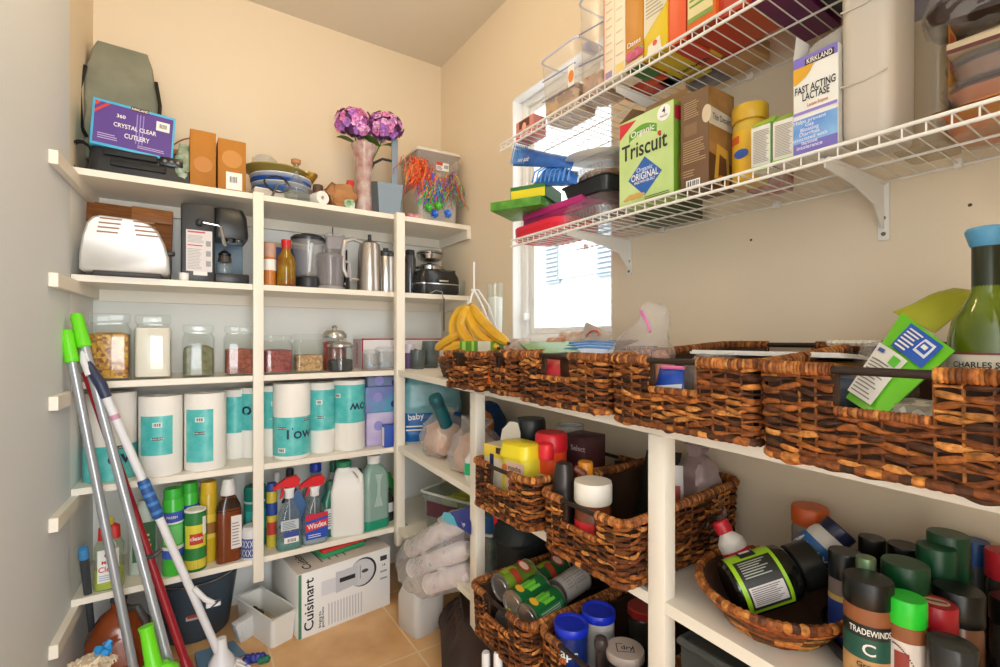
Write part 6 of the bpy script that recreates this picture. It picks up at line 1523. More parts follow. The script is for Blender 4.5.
# big bag of wrapped cups hanging over the edge
O = Vector((.76, 1.42, RS(2, 1.42)))
t = thing('plastic_bag', 'large clear bag of wrapped white cups hanging over the lowest corner board', 'bag', O)
b = B(); rr = []
for (u0, u1, v0, v1, x, dd) in ((470, 470, 508, 590, .80, .03), (452, 456, 512, 594, .77, .055), (436, 440, 522, 596, .745, .065), (420, 424, 532, 598, .735, .06), (406, 410, 540, 586, .735, .045), (398, 401, 556, 582, .74, .02)):
    a, e = px(u0, v0, x) - O, px(u1, v1, x - .02) - O; m_ = (a + e) / 2; ax = (a - e) / 2; dp = Vector((dd, dd * .3, 0)); ring = []
    for k in range(18):
        an = 2 * pi * k / 18; q = m_ + ax * sin(an) + dp * cos(an); ring.append(q + noise.noise_vector((q + O) * 26) * .014)
    rr.append(ring)
b.rings(crumple(rr, 6, .011, 26, 2), FILM2); b.build('film', t)
b = B(); rn = random.Random(12); cK = px(420, 566, .70) - O
for k in range(12):
    a = rn.uniform(0, 2 * pi); q = cK + Vector((rn.uniform(-.01, .01), .03 * cos(a), .03 * sin(a))); pouch(b, [cK, cK + (q - cK) * .6 + Vector((0, .012, 0)), q * 1.0 + Vector((-.012, .0, .0)), cK + (q - cK) * .7 - Vector((0, .012, .0))], FILM2, .003, 3, .01, k)
b.build('knotted_end', t)
b = B(); c = [px(458, 527, .735) - O, px(471, 535, .735) - O, px(471, 507, .755) - O, px(450, 512, .75) - O]; nr = pouch(b, c, K(40, 52, 140, .35), .004)
if nr.x > 0: nr = -nr
M = quad_frame(c, nr, .008); b.text(M, 'crin', .028, .020, .016, PAPER, rot=-25); b.build('blue_label', t)
b = B(); pouch(b, [px(440, 520, .74) - O, px(458, 527, .735) - O, px(456, 514, .75) - O, px(444, 512, .755) - O], K(90, 196, 222, .35), .004); b.build('cyan_label', t)
CUP = mat('printed_cup', (240, 230, 222), .6, c2=(220, 204, 216), scale=26)
for k, (a, e, lab) in enumerate((((412, 548, .735), (466, 520, .80), 'topmost sleeve of white cups inside the large clear bag'), ((414, 568, .73), (470, 548, .79), 'middle sleeve of white cups inside the large clear bag'), ((430, 584, .73), (472, 572, .79), 'lowest sleeve of white cups inside the large clear bag'))):
    A, E = px(*a), px(*e); d = E - A; t2 = thing('cup_sleeve', lab, 'cups', A, group='sleeves of cups in the clear bag'); t2.rotation_euler = d.to_track_quat('Z', 'Y').to_euler()
    ln = d.length
    B().lathe([(.026, 0), (.032, .006)] + [(.031 + .0015 * (i % 2), .01 + ln * i / 14) for i in range(13)] + [(.02, ln)], CUP, seg=20).build('cups', t2)
    B().lathe([(.033, -.002), (.035, .001), (.033, .004), (.027, .002)], WHITE, seg=20).build('cup_rim', t2)
    b = B(); rn = random.Random(k)
    for j in range(8):
        a0 = rn.uniform(-180, 180); zz = rn.uniform(.02, ln * .8); b.wrap(.033, a0, a0 + 22, zz, zz + .014, K(*rn.choice(((206, 180, 214), (150, 200, 210), (190, 206, 160)))), .001, 4)
    b.build('printed_marks', t2)
# floor below: milk jug, brown sack, small white bottles
p = pz(418, 634, 0)
t = thing('jug', 'empty translucent white milk jug on the floor under the hanging bag', 'jug', (p.x + .03, p.y + .04, 0), rz=10)
MJ = clear('milk_jug_plastic', (236, 234, 228), .62, .3, (240, 234, 226))
B().loft([(.062, .062, .02, 0), (.066, .066, .022, .01), (.066, .066, .022, .12), (.05, .05, .03, .175), (.022, .022, .02, .21), (.02, .02, .019, .225)], MJ).build('jug_body', t)
B().lathe([(.0215, .222), (.0215, .238), (.018, .24)], K(60, 90, 180)).build('cap', t)
B().tube([(.02, -.03, .2), (.045, -.055, .19), (.055, -.06, .15), (.05, -.055, .11)], .010, MJ, 8).build('handle', t)
t = thing('cloth_sack', 'dark brown cloth sack slumped on the floor beneath the side shelving', 'sack', (.86, 1.34, 0), rz=-25)
bw_ = mat('dark_brown_cloth', (66, 46, 36), .8, c2=(46, 32, 26), scale=10, bump=.3)
rr = []
b = B()
b.loft([(.15, .21, .06, 0), (.16, .22, .08, .03), (.15, .20, .08, .10), (.13, .17, .07, .16), (.10, .13, .05, .195), (.05, .06, .03, .21)], bw_, amp=.028, freq=9, seed=3, n=10); b.build('sack_body', t)
b = B()
for k in range(5): b.tube([(-.15 + .01 * k, -.10 + .05 * k, .02), (-.14, -.09 + .045 * k, .10), (-.10, -.05 + .03 * k, .18)], [.012, .010, .006], bw_, 8)
b.build('folds', t)
p = px(492, 660, .66)
for k, (u, nm) in enumerate(((486, 'small white bottle with red base at the brown sack, nearer the corner'), (498, 'small white bottle with red base at the brown sack, nearer the baskets'))):
    q = px(u, 652, .66); L('small_bottle', nm, 'bottle', (q.x, q.y, 0), .04, q.z, [('bottle_body', [(.9, .05), (1, .1), (1, .66), (.7, .8), (.5, .84)], K(230, 228, 226)), ('red_base', [(.9, 0), (1.02, .02), (1.02, .5), (.98, .52)], K(170, 50, 60)), ('cap', [(.55, .84), (.55, .98), (.45, 1)], K(236, 234, 232))], group='small bottles at the foot of the baskets')
# black rucksack with red strap
t = thing('rucksack', 'black bag with bright red strap behind the basket of cans', 'bag', (.93, 1.235, RS(2, 1.2)), rz=-80)
B().loft([(.065, .10, .03, .15), (.072, .11, .04, .165), (.068, .10, .04, .20), (.05, .07, .03, .235), (.03, .03, .02, .25)], K(28, 34, 34, .6), amp=.008, freq=14).build('bag_body', t)
B().loft([(.06, .09, .03, 0), (.065, .10, .03, .15)], K(24, 28, 30, .6)).build('bag_base', t)
B().tube([(-.072, -.07, .16), (-.055, -.09, .225), (-.0, -.07, .256), (.03, -.02, .252)], .007, K(206, 30, 60, .5), 6).build('strap', t)

# ================================================================== PULLED-OUT BASKETS
def IZ(i, y): return RS(i, y) + .0135
# basket with the yellow tub
y = .98; z = IZ(1, y) + .012; ht = px(515, 441, .71).z - z
t = thing('coffee_tub', 'yellow lidded tub with pink label in the basket below the counter', 'tub', (.718, y, z), rz=-82)
B().loft([(.046, .032, .02, 0), (.048, .034, .022, .01), (.048, .034, .022, ht * .80)], K(226, 206, 60, .35)).build('tub_body', t)
B().loft([(.052, .038, .024, ht * .80), (.053, .039, .024, ht * .84), (.051, .037, .024, ht * .88), (.049, .035, .022, ht * .98), (.044, .03, .02, ht)], K(230, 208, 40, .35)).build('lid', t)
b = B(); M = Matrix(((1, 0, 0, 0), (0, 0, -1, -.0346), (0, 1, 0, 0), (0, 0, 0, 1))); b.rect(M, -.018, ht * .36, .045, ht * .76, K(216, 180, 160)); b.text(M, 'mocha', .012, ht * .68, .012, K(80, 30, 30), wide=.044); b.text(M, 'cocoa mix', .012, ht * .58, .008, K(80, 30, 30)); b.disc(M, -.024, ht * .66, .010, K(206, 120, 60), .0008); b.rect(M, .0, ht * .38, .04, ht * .5, K(150, 40, 44), .001); b.build('label', t)
y = 1.072; z = IZ(1, y) + .012
def openbox(t, w, d, h):
    B().add([(-w / 2, d / 2, h), (w / 2, d / 2, h), (w / 2 - .004, d / 2 + .004, h + .03), (w * .30, d / 2 + .006, h + .055), (-w * .1, d / 2 + .006, h + .055), (-w / 2 + .004, d / 2 + .004, h + .03), (-w / 2, d / 2 + .002, h), (w / 2, d / 2 + .002, h)], [(0, 1, 2, 3, 4, 5)], K(226, 216, 196, .8)).build('flap', t)
def ob(b, w, d, h):
    F = face('F', w, d, h); b.rect(F, -w / 2, h * .30, w / 2, h * .5, K(226, 196, 60)); b.rect(F, -w * .2, h * .05, w * .0, h * .36, K(40, 50, 90), .001); b.rect(F, w * .1, h * .38, w * .4, h * .48, K(60, 40, 30), .001); b.rect(face('T', w, d, h), -w * .42, -d * .42, w * .42, d * .42, K(206, 194, 170)); b.rect(face('R', w, d, h), -d * .4, h * .2, d * .4, h * .45, K(40, 36, 30))
carton('carton', 'open cream carton with raised flap behind the yellow tub', 'box', (.722, y, z), .078, .06, px(494, 446, .69).z - z, K(222, 210, 184), rz=-80, deco=ob, extra=openbox)
y = 1.062; z = IZ(1, y); h = px(526, 418, .80).z - z
L('jar', 'dark jar with wide black lid behind the yellow tub', 'jar', (.81, y, z), .08, h, [('jar_body', [(.9, 0), (1, .04), (1, .72), (.95, .76)], K(84, 44, 30, .25)), ('lid', [(1.02, .76), (1.06, .80), (1.04, .96), (.95, 1)], K(34, 36, 34, .4)), ('gold_band', [(1.005, .68), (1.01, .70), (1.005, .74)], K(196, 140, 70, .3, .6))])
y = .940; z = IZ(1, y); h = px(549, 434, .76).z - z
t = L('red_canister', 'red lidded orange drink canister beside the yellow tub', 'canister', (.782, y, z), .078, h, [('canister_body', [(.92, 0), (.98, .03), (.98, .62)], K(214, 190, 180, .4)), ('orange_collar', [(.99, .56), (1, .60), (1, .80)], K(226, 76, 30, .35)), ('lid', [(1.03, .80), (1.05, .83), (1.03, .97), (.9, 1)], K(206, 26, 40, .35))])
B().lathe([(.018, h * .74), (.019, h * .76), (.018, h * .90), (.012, h * .92)], K(226, 40, 50, .35), Matrix.Translation((-.036, -.024, 0)), 18).build('spout_cap', t)
y = px(570, 435, .93).y; z = IZ(1, y); h = px(570, 424, .93).z - z
L('white_cup', 'stack of white plastic cups at the wall in the basket', 'cup', (.93, y, z), .078, h, [('cup_body', [(.75, 0), (.8, .02), (1, 1), (.95, 1), (.75, .1)], FROST), ('inner_cup', [(.72, .06), (.94, .98), (.88, .98), (.7, .12)], K(226, 224, 220, .5))])
y = px(586, 450, .87).y; z = IZ(1, y) ; h = px(586, 441, .84).z - z
def mar(b, w, d, h): b.text(face('T', w, d, h), 'tea', -w * .1, 0, .016, K(150, 120, 120)); b.text(face('F', w, d, h), 'Select', w * .22, h * .36, .014, K(190, 170, 170))
carton('carton', 'dark maroon carton standing in the basket near the white cups', 'box', (.895, .945, z), .08, .09, h, K(74, 38, 40), rz=-80, deco=mar)
b = B(); pouch(b, [(.0, -.05, 0), (0, .05, 0), (.05, .05, .17), (.06, -.05, .18)], K(44, 48, 40, .5), .014, amp=.006); solo(b, 'dark_packet', 'dark packet leaning to the wall above the second pulled-out basket', 'packet', (.985, .80, IZ(1, .73)))
# basket with the white lidded jar
y = px(593, 490, .742).y; z = IZ(1, y); h = px(593, 487, .71).z - z
L('jam_jar', 'brown spread jar with broad white lid at the basket front', 'jar', (.742, y, z), .078, h, [('jar_body', [(.9, 0), (1, .04), (1, .66), (.9, .74)], K(110, 56, 32, .15)), ('lid', [(1.0, .72), (1.04, .74), (1.04, .96), (1, 1)], K(236, 228, 214, .4))],
  deco=lambda b, r, h: (b.wrap(r, -110, 20, h * .10, h * .5, K(206, 40, 44)), b.wtext(r, 'nut', -70, h * .3, .018, PAPER)), rz=-60)
y = px(562, 480, .725).y - .004; z = IZ(1, y); h = px(562, 461, .725).z - z
t = L('thermos_flask', 'dark steel flask with brown handle at the basket corner', 'flask', (.727, y, z), .048, h, [('flask_body', [(.9, 0), (1, .03), (1, .7), (.95, .88), (.75, .98), (.4, 1)], K(58, 52, 50, .3, .4))])
B().tube([(.018, -.016, h * .93), (.034, -.026, h * .86), (.036, -.028, h * .6), (.03, -.026, h * .35)], [.007, .010, .010, .007], K(120, 66, 44, .35), 8).build('handle', t)
y = px(580, 470, .77).y; z = IZ(1, y); h = px(580, 462, .77).z - z
L('sauce_bottle', 'dark sauce bottle with amber cap behind the white-lidded jar', 'bottle', (.785, y - .002, z), .05, h, [('bottle_body', [(.9, 0), (1, .04), (1, .55), (.6, .74), (.5, .8)], K(46, 34, 28, .12)), ('cap', [(.68, .80), (.70, .82), (.70, .98), (.62, 1)], K(222, 140, 36, .35))])
y = .632
t = thing('food_pouch', 'upright white pouch with red and blue print behind the near post', 'pouch', (.90, .675, IZ(1, .65)), rz=-50)
b = B(); pouch(b, [Vector((-.03, 0, 0)), Vector((.03, 0, 0)), Vector((.026, 0, .19)), Vector((-.026, 0, .19))], K(206, 204, 200, .35), .014); b.build('pouch_body', t)
b = B(); M = Matrix(((1, 0, 0, 0), (0, 0, -1, -.0155), (0, 1, 0, 0), (0, 0, 0, 1))); b.rect(M, -.016, .09, .02, .15, K(150, 60, 46)); b.rect(M, -.022, .10, -.006, .13, K(50, 70, 150), .001); b.rect(M, -.02, .03, .0, .085, PAPER, .001); b.build('print', t)
b = B(); pouch(b, [(-.04, -.05, 0), (.05, -.05, .01), (.05, .05, .02), (-.04, .05, .01)], K(150, 34, 36, .4), .016, amp=.008); solo(b, 'red_packet', 'dull red packet at the bottom of the basket with the white-lidded jar', 'packet', (.80, .69, IZ(1, .58) + .02), rz=-80)
O = Vector((1.005, .680, IZ(1, .64)))
t = thing('vegetable_bag', 'clear bag of pinkish onions at the wall beyond the near post', 'bag', O)
B().loft([(.04, .05, .03, 0), (.05, .06, .035, .05), (.045, .055, .03, .12), (.03, .035, .02, .17), (.012, .014, .008, .20), (.02, .03, .01, .22)], clear('pinkish_film', (226, 210, 210), .4, .15, (220, 196, 196), .6, 40), amp=.012, freq=26, n=6).build('film', t)
for k in range(3): solo(B().lathe([(.004, -.024), (.02, -.018), (.027, 0), (.02, .018), (.005, .026), (.002, .034)], mat('onion_skin', (150, 64, 74), .35, c2=(176, 96, 96), scale=14)), 'red_onion', ('lowest', 'middle', 'topmost')[k] + ' red onion inside the clear bag by the wall', 'onion', O + Vector((-.012 + .012 * k, -.012 + .012 * k, .03 + .047 * k)), group='onions in the clear bag')
# food cans in the lowest basket
OL = mat('olive_green_label', (70, 96, 30), .35, c2=(120, 150, 40), scale=16); DG = K(20, 104, 52, .35)
def food_can(label, u, v, z, az, el, m, deco, ln=.108, r=.0355):
    P = pz(u, v, z); t = thing('food_can', label, 'can', P, group='food cans in the lowest basket')
    d = Vector((cos(radians(az)) * cos(radians(el)), sin(radians(az)) * cos(radians(el)), sin(radians(el))))
    up = Vector((-.75, -.4, .75)); yv = -(up - d * up.dot(d)).normalized(); xv = yv.cross(d); M = Matrix.Identity(3)
    for i in range(3): M[i][0] = xv[i]; M[i][1] = yv[i]; M[i][2] = d[i]
    t.rotation_euler = M.to_euler()
    B().lathe([(r * .98, .003), (r * .98, ln - .003)], m, seg=32, cap=False).build('printed_label', t)
    for s in (0, 1):
        M2 = Matrix.Translation((0, 0, ln)) if s else Matrix.Rotation(pi, 4, 'X')
        B().lathe([(r, -.004), (r * 1.02, -.001), (r, .001), (r * .92, .0005), (r * .9, -.003), (r * .6, -.003), (r * .57, -.0015), (0, -.0015)], K(176, 172, 166, .3, .8), M2, 28).build('can_end', t)
    b = B(); deco(b, r * .98, ln); b.build('print', t)
def beans(b, r, ln): b.wrap(r, -70, -8, .012, ln * .5, K(150, 186, 40)); b.wrap(r, -20, 70, .03, .05, K(176, 60, 40), .001); b.disc(Matrix(((0, 1, 0, 0), (0, 0, -1, -r - .0012), (-1, 0, 0, ln * .72), (0, 0, 0, 1))), 0, 0, .015, K(176, 50, 40), 0, ry=.022); b.disc(Matrix(((0, 1, 0, 0), (0, 0, -1, -r - .0018), (-1, 0, 0, ln * .72), (0, 0, 0, 1))), 0, 0, .010, K(226, 190, 170), 0, ry=.016)
def corn(b, r, ln):
    b.disc(Matrix(((0, 1, 0, -.006), (0, 0, -1, -r - .001), (-1, 0, 0, ln * .2), (0, 0, 0, 1))), 0, 0, .010, K(236, 176, 50), 0, ry=.013)
    for k in range(5): b.wrap(r, -26 + k * 10, -16 + k * 10 + 2, ln * .22 + .004 * k, ln * (.62 + .05 * ((k * 2) % 3)), K(*((120, 206, 60), (90, 180, 50))[k % 2]), .001 + .0003 * k, 3)
    b.wrap(r, 40, 100, ln * .1, ln * .9, K(60, 140, 90)); 
    for k in range(6): b.wrap(r, 46 + 8 * k, 50 + 8 * k, ln * .16, ln * .8, K(190, 216, 190), .0014, 2)
def nutri(b, r, ln):
    for k in range(4): b.wrap(r, -70 + k * 36, -69 + k * 36, .012, ln - .012, K(90, 90, 94), .001, 1)
    b.wrap(r, -70, 60, ln * .42, ln * .43, K(100, 100, 104), .001)
    for k in range(9): b.wrap(r, -66 + 13 * k, -60 + 13 * k, .02, ln * .36, K(176, 172, 170), .001, 2); b.wrap(r, -64 + 13 * k, -59 + 13 * k, ln * .5, ln * .86, K(176, 172, 170), .001, 2)
food_can('olive labelled food can at the far side of the lowest basket', 500, 588, .418, 8, 4, OL, beans)
food_can('green corn can second from the far side, its end facing out', 513, 605, .400, 10, 4, DG, corn)
food_can('green corn can at the front corner of the lowest basket', 527, 619, .392, 10, 4, DG, corn)
food_can('white back-labelled food can behind the front corn can', 556, 594, .400, 10, 4, K(206, 198, 190, .5), nutri)
food_can('green bean can deeper in the basket behind the corn cans', 536, 582, .402, 8, 6, K(30, 90, 44, .35), beans)
food_can('lower food can glimpsed through the hand hole of the lowest basket', 505, 625, .345, 10, 2, K(70, 130, 80, .4), corn)
food_can('lower food can in shade beneath the white back-labelled one', 538, 640, .342, 10, 2, K(90, 100, 60, .4), corn)
# last basket
BLU2 = K(20, 46, 190, .35)
def crisp(label, x, y, ztop, m, deco, r=.037):
    z = IZ(2, y); L('snack_can', label, 'can', (x, y, z), 2 * r, ztop - z, [('tube', [(.95, 0), (.97, .01), (.97, .9)], m), ('plastic_lid', [(1.02, .885), (1.04, .9), (1.04, .985), (1, 1), (.86, .992), (.8, .975), (0, .975)], BLU2)], deco=deco, rz=-50, group='snack cans with blue lids')
crisp('blue lidded snack can standing forward in its basket', .730, .808, .437, K(30, 50, 120, .35), lambda b, r, h: (b.wtext(r, 'snaps', -20, h * .66, .022, PAPER), b.wrap(r, -60, -10, h * .5, h * .58, K(226, 120, 60))))
crisp('blue lidded snack can standing behind its twin', .806, .800, .446, K(196, 190, 182, .4), lambda b, r, h: b.wrap(r, -60, 60, h * .3, h * .8, K(176, 172, 166)))
p = pz(625, 648, .420)
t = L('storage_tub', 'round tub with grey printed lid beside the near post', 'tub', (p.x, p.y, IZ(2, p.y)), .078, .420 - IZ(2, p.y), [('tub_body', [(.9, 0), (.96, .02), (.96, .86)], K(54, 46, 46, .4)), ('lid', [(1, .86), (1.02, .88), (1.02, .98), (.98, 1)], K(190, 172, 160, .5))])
b = B(); M = Matrix.Translation((0, 0, .420 - IZ(2, p.y))) @ Matrix.Rotation(radians(-40), 4, 'Z')
for a, c_, d_, e in ((-.018, -.014, .018, -.012), (-.018, .012, -.004, .014), (-.018, -.014, -.016, .014), (.016, -.014, .018, .008)): b.rect(M, a, c_, d_, e, INK, .0006)
b.text(M, 'dry', .004, .0, .014, INK, .0008); b.build('printed_mark', t)
p = pz(601, 640, .430); L('pepper_grinder', 'dark round topped grinder between blue lid and grey lid', 'grinder', (p.x, p.y, IZ(2, p.y)), .03, .438 - IZ(2, p.y), [('grinder_body', [(.9, 0), (.95, .05), (.7, .3), (.8, .7), (.7, .8)], K(56, 46, 42, .35)), ('grinder_top', [(.75, .80), (.98, .86), (1, .92), (.8, .98), (.4, 1)], K(70, 60, 56, .3))])
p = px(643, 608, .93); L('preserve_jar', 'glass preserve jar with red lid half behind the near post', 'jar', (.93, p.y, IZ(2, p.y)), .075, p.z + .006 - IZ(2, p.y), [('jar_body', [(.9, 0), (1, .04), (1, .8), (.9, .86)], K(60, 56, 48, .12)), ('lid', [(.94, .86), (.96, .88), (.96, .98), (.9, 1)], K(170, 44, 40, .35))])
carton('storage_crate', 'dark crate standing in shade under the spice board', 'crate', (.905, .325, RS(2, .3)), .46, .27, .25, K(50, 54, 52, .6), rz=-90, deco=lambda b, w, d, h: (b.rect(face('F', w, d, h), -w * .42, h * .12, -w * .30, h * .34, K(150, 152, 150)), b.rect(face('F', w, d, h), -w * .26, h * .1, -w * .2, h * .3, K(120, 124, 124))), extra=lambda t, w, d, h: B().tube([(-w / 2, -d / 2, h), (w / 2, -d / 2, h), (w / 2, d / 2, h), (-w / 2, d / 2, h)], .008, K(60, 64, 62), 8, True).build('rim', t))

# ================================================================== SPICE BOARD
ZS = RS(1, .4)
# shelf liner
b = B().box(.765, 1.10, -.4, .50, RS(1, -.4) + .001, RS(1, -.4) + .0015, PAPER)
# oval woven bowl
OB = Vector((.868, .437, ZS))
t = thing('oval_basket', 'shallow oval woven basket of vitamin bottles on the spice board', 'basket', OB, rz=27)
b = B(); rn = random.Random(21)
for k in range(9):
    f = k / 8; a_, b_ = (.085 + .052 * f) * 1.03, .078 + .042 * f; zz = .005 + .055 * f
    for s in range(16): b.tube([(a_ * cos(a) * (1 + .012 * sin(a * 14 + k * pi)), b_ * sin(a), zz) for a in [2 * pi * (s + q / 4) / 16 for q in range(5)]], .0048, WICKER, 6, col=tuple(q * rn.uniform(.8, 1.3) for q in rn.choice(PAL)))
sh = []
for a_, b_, zz in ((.06, .055, .003), (.084, .076, .004), (.138, .116, .060), (.132, .110, .060), (.080, .072, .009), (.05, .045, .008)): sh.append([(a_ * cos(2 * pi * q / 32), b_ * sin(2 * pi * q / 32), zz) for q in range(32)])
b.rings(sh, K(66, 40, 22, .8)); b.build('woven_body', t)
b = B()
for s in range(70):
    col = rn.choice(RIMPAL if rn.random() < .7 else PAL)
    b.tube([(.142 * cos(a), .121 * sin(a), .063) for a in (2 * pi * s / 70, 2 * pi * (s + .5) / 70, 2 * pi * (s + 1) / 70)], [.0065, .0085, .0065], WICKER, 7, col=col)
b.build('wrapped_rim', t)
def lying(name, label, cat, A, E, w, parts, deco=None, roll=0):
    d = E - A; t = thing(name, label, cat, A); up = Vector((-.8, -.5, .9)); d_ = d.normalized(); yv = -(up - d_ * up.dot(d_)).normalized(); xv = yv.cross(d_); M = Matrix.Identity(3)
    for i in range(3): M[i][0] = xv[i]; M[i][1] = yv[i]; M[i][2] = d_[i]
    t.rotation_euler = (M @ Matrix.Rotation(radians(roll), 3, 'Z')).to_euler()
    for pn, prof, m in parts: B().lathe(scaled(prof, w, d.length), m, seg=32).build(pn, t)
    if deco: b = B(); deco(b, w / 2, d.length); b.build('label', t)
def opti(b, r, h):
    LGN = K(150, 196, 30, .3); b.wrap(r, -80, 80, h * .05, h * .56, LGN, n=24); b.wrap(r, -30, 70, h * .10, h * .52, K(28, 30, 28), .0012, 20)
    b.wrap(r, 24, 62, h * .12, h * .50, K(206, 198, 196), .0018, 10); b.wrap(r, -70, -36, h * .22, h * .40, INK, .0014, 6); b.wrap(r, -66, -52, h * .25, h * .37, PAPER, .002, 3)
    for k in range(9): b.wrap(r, 27 + 3.6 * k, 28.4 + 3.6 * k, h * .14, h * (.46 - .03 * (k % 3)), K(96, 90, 92), .0024, 1)
    for k in range(7): b.wrap(r, -24 + 5 * k, -22 + 5 * k, h * .14, h * (.44 - .04 * (k % 3)), K(170, 176, 166), .0018, 1)
A_ = pz(730, 590, .640); E_ = pz(815, 562, .690)
lying('supplement_bottle', 'large glossy black bottle with lime label lying in the oval basket', 'bottle', A_, E_, .092, [('bottle_body', [(.9, 0), (1, .03), (1, .56), (.96, .66), (.74, .74), (.70, .76)], K(16, 18, 16, .12)), ('cap', [(.80, .75), (.84, .76), (.84, .98), (.76, 1)], K(18, 20, 18, .3))], opti)
A_ = px(744, 566, .885); E_ = px(719, 521, .875)
lying('medicine_bottle', 'white medicine bottle with red cap propped in the oval basket', 'bottle', A_, E_, .05, [('bottle_body', [(.9, 0), (1, .04), (1, .5), (.98, .56), (.5, .72), (.46, .76)], K(228, 222, 212, .35)), ('cap', [(.62, .74), (.64, .76), (.62, .98), (.55, 1)], K(190, 24, 40, .35))], lambda b, r, h: (b.wrap(r, -110, 110, h * .10, h * .36, K(186, 30, 44)), b.wrap(r, 10, 70, h * .14, h * .28, K(230, 226, 220), .0016)))
A_ = px(791, 572, .93); E_ = px(842, 528, .985)
lying('vitamin_bottle', 'white vitamin bottle with navy cap and blue label leaning in the oval basket', 'bottle', A_, E_, .066, [('bottle_body', [(.9, 0), (1, .03), (1, .70), (.94, .78), (.74, .84)], K(222, 218, 210, .35)), ('cap', [(.82, .82), (.84, .84), (.84, .98), (.76, 1)], K(36, 40, 70, .35))], lambda b, r, h: (b.wrap(r, -100, 70, h * .05, h * .62, K(40, 110, 180)), b.wrap(r, -100, 70, h * .05, h * .2, K(30, 40, 50), .0014), b.wtext(r, 'A DAY', -2, h * .44, .016, PAPER, .0024, rot=90 - 90), b.wtext(r, '1', -42, h * .44, .024, PAPER, .0024)), roll=0)
p = px(810, 506, 1.02); L('medicine_jar', 'clear jar with orange lid standing at the wall behind the oval basket', 'jar', (1.02, p.y, ZS), .062, p.z - ZS, [('jar_body', [(.9, 0), (1, .04), (1, .74), (.92, .80)], clear('greyish_plastic', (206, 200, 196), .3)), ('lid', [(1, .80), (1.03, .82), (1.03, .98), (.97, 1)], K(206, 92, 36, .4)), ('pills', [(.86, .03), (.92, .06), (.92, .5), (.5, .54)], mat('pale_pills', (200, 180, 160), .6, c2=(160, 130, 110), scale=60, kind='voronoi'))])
# turntable
TT = Vector((.952, .232, RS(1, .23)))
t = thing('turntable', 'round black turntable tray carrying the spice jars', 'turntable', TT)
B().lathe([(.075, 0), (.075, .010), (.14, .012), (.152, .014), (.154, .034), (.150, .035), (.147, .018), (.03, .016)], K(34, 34, 34, .35), seg=48).build('tray', t)
B().lathe([(.08, 0), (.082, .004), (.078, .0095)], K(60, 60, 60), seg=32).build('foot_ring', t)
ZT = TT.z + .0165
SG = clear('spice_glass', (232, 234, 230), .05, .05)
def spice(label, u, v, ztop, w, body, lidm, deco=None, lid=(.74, 1.0), name='spice_jar', zb=None, pos=None, bodyp=None, rz=-65, lidw=1.03):
    p = Vector(pos) if pos else pz(u, v, ztop)
    zb = zb or ZT; h = ztop - zb; w *= .84
    return L(name, label, 'bottle' if 'bottle' in name else 'jar', (p.x, p.y, zb), w, h, [('jar_body', bodyp or [(.92, 0), (1, .03), (1, lid[0] - .06), (.9, lid[0])], body), ('lid', [(lidw * .97, lid[0] - .015), (lidw, lid[0]), (lidw, lid[1] - .02), (lidw * .95, 1)], lidm)], deco=deco, group='spice jars on the turntable' if zb == ZT else None, rz=rz)
BLK = K(16, 17, 16, .3)
def cin(b, r, h):
    b.wrap(r, -80, 80, h * .02, h * .30, K(196, 150, 96), n=20); b.wrap(r, -80, 80, h * .30, h * .50, K(24, 84, 70), .001, 20); b.wrap(r, -80, 80, h * .50, h * .62, K(30, 34, 30), .001, 20)
    b.wtext(r, 'TRADEWINDS', 0, h * .56, .0085, PAPER, .002, wide=.048); b.wtext(r, 'C', -4, h * .40, .016, PAPER, .002); b.wtext(r, 'Ground', 0, h * .25, .007, INK, .002); b.wtext(r, 'Cinnamon', 0, h * .15, .0095, INK, .002, wide=.046)
CIN = mat('cinnamon_powder', (150, 88, 48), .6)
spice('large jar of ground cinnamon with black lid at the turntable edge', 868, 577, .735, .068, CIN, BLK, cin, (.78, 1))
def para(b, r, h):
    b.wrap(r, -90, 90, h * .04, h * .60, K(226, 214, 204), n=20); b.wrap(r, -40, 0, h * .22, h * .5, K(150, 60, 50), .0014); b.wrap(r, -90, 90, h * .04, h * .10, K(60, 110, 60), .0014, 16)
    for k in range(18):
        a = -46 + 70 * k / 17; b.wrap(r, a, a + 4, h * (.56 - .28 * (k / 17) ** 2), h * (.575 - .28 * (k / 17) ** 2), K(96, 40, 40), .0018, 1)
t_ = spice('spice jar with bright lime green lid and cream label', 906, 596, .722, .052, CIN, K(40, 206, 50, .35), para, (.76, 1))
spice('wide jar with dark green lid and yellow collar', 905, 562, .742, .066, K(206, 190, 60, .35), K(10, 66, 34, .35), lambda b, r, h: (b.wrap(r * 1.03, -170, 170, h * .68, h * .76, K(196, 206, 40), .0012, 30),), (.78, 1), bodyp=[(.92, 0), (1, .03), (1, .6), (.96, .74)])
def blu(b, r, h): b.wrap(r, -80, 40, h * .05, h * .54, K(40, 60, 130)); b.wrap(r, -80, 40, h * .50, h * .56, K(206, 170, 90), .001); b.wrap(r, 44, 76, h * .05, h * .52, PAPER); b.disc(Matrix(((cos(.4), 0, 0, 0), (0, 0, -1, -r - .001), (0, 1, 0, h * .2), (0, 0, 0, 1))), -.006, 0, .008, K(170, 50, 50), .0008)
spice('spice jar with black lid and dark blue label', 845, 551, .735, .052, mat('grey_brown_herbs', (120, 104, 96), .6), BLK, blu, (.74, 1))
spice('slim dark extract bottle with pale green metal cap', 866, 557, .748, .046, K(36, 34, 28, .12), K(120, 146, 110, .3, .6), None, (.86, 1), name='extract_bottle', bodyp=[(.92, 0), (1, .03), (1, .56), (.55, .72), (.5, .86)], lidw=.64)
spice('small round black-lidded jar at the back of the turntable', 872, 537, .728, .045, K(56, 50, 44, .2), BLK, None, (.72, 1))
spice('low jar with flat black lid at the wall side', 905, 545, .722, .056, K(70, 60, 50, .2), BLK, None, (.76, 1))
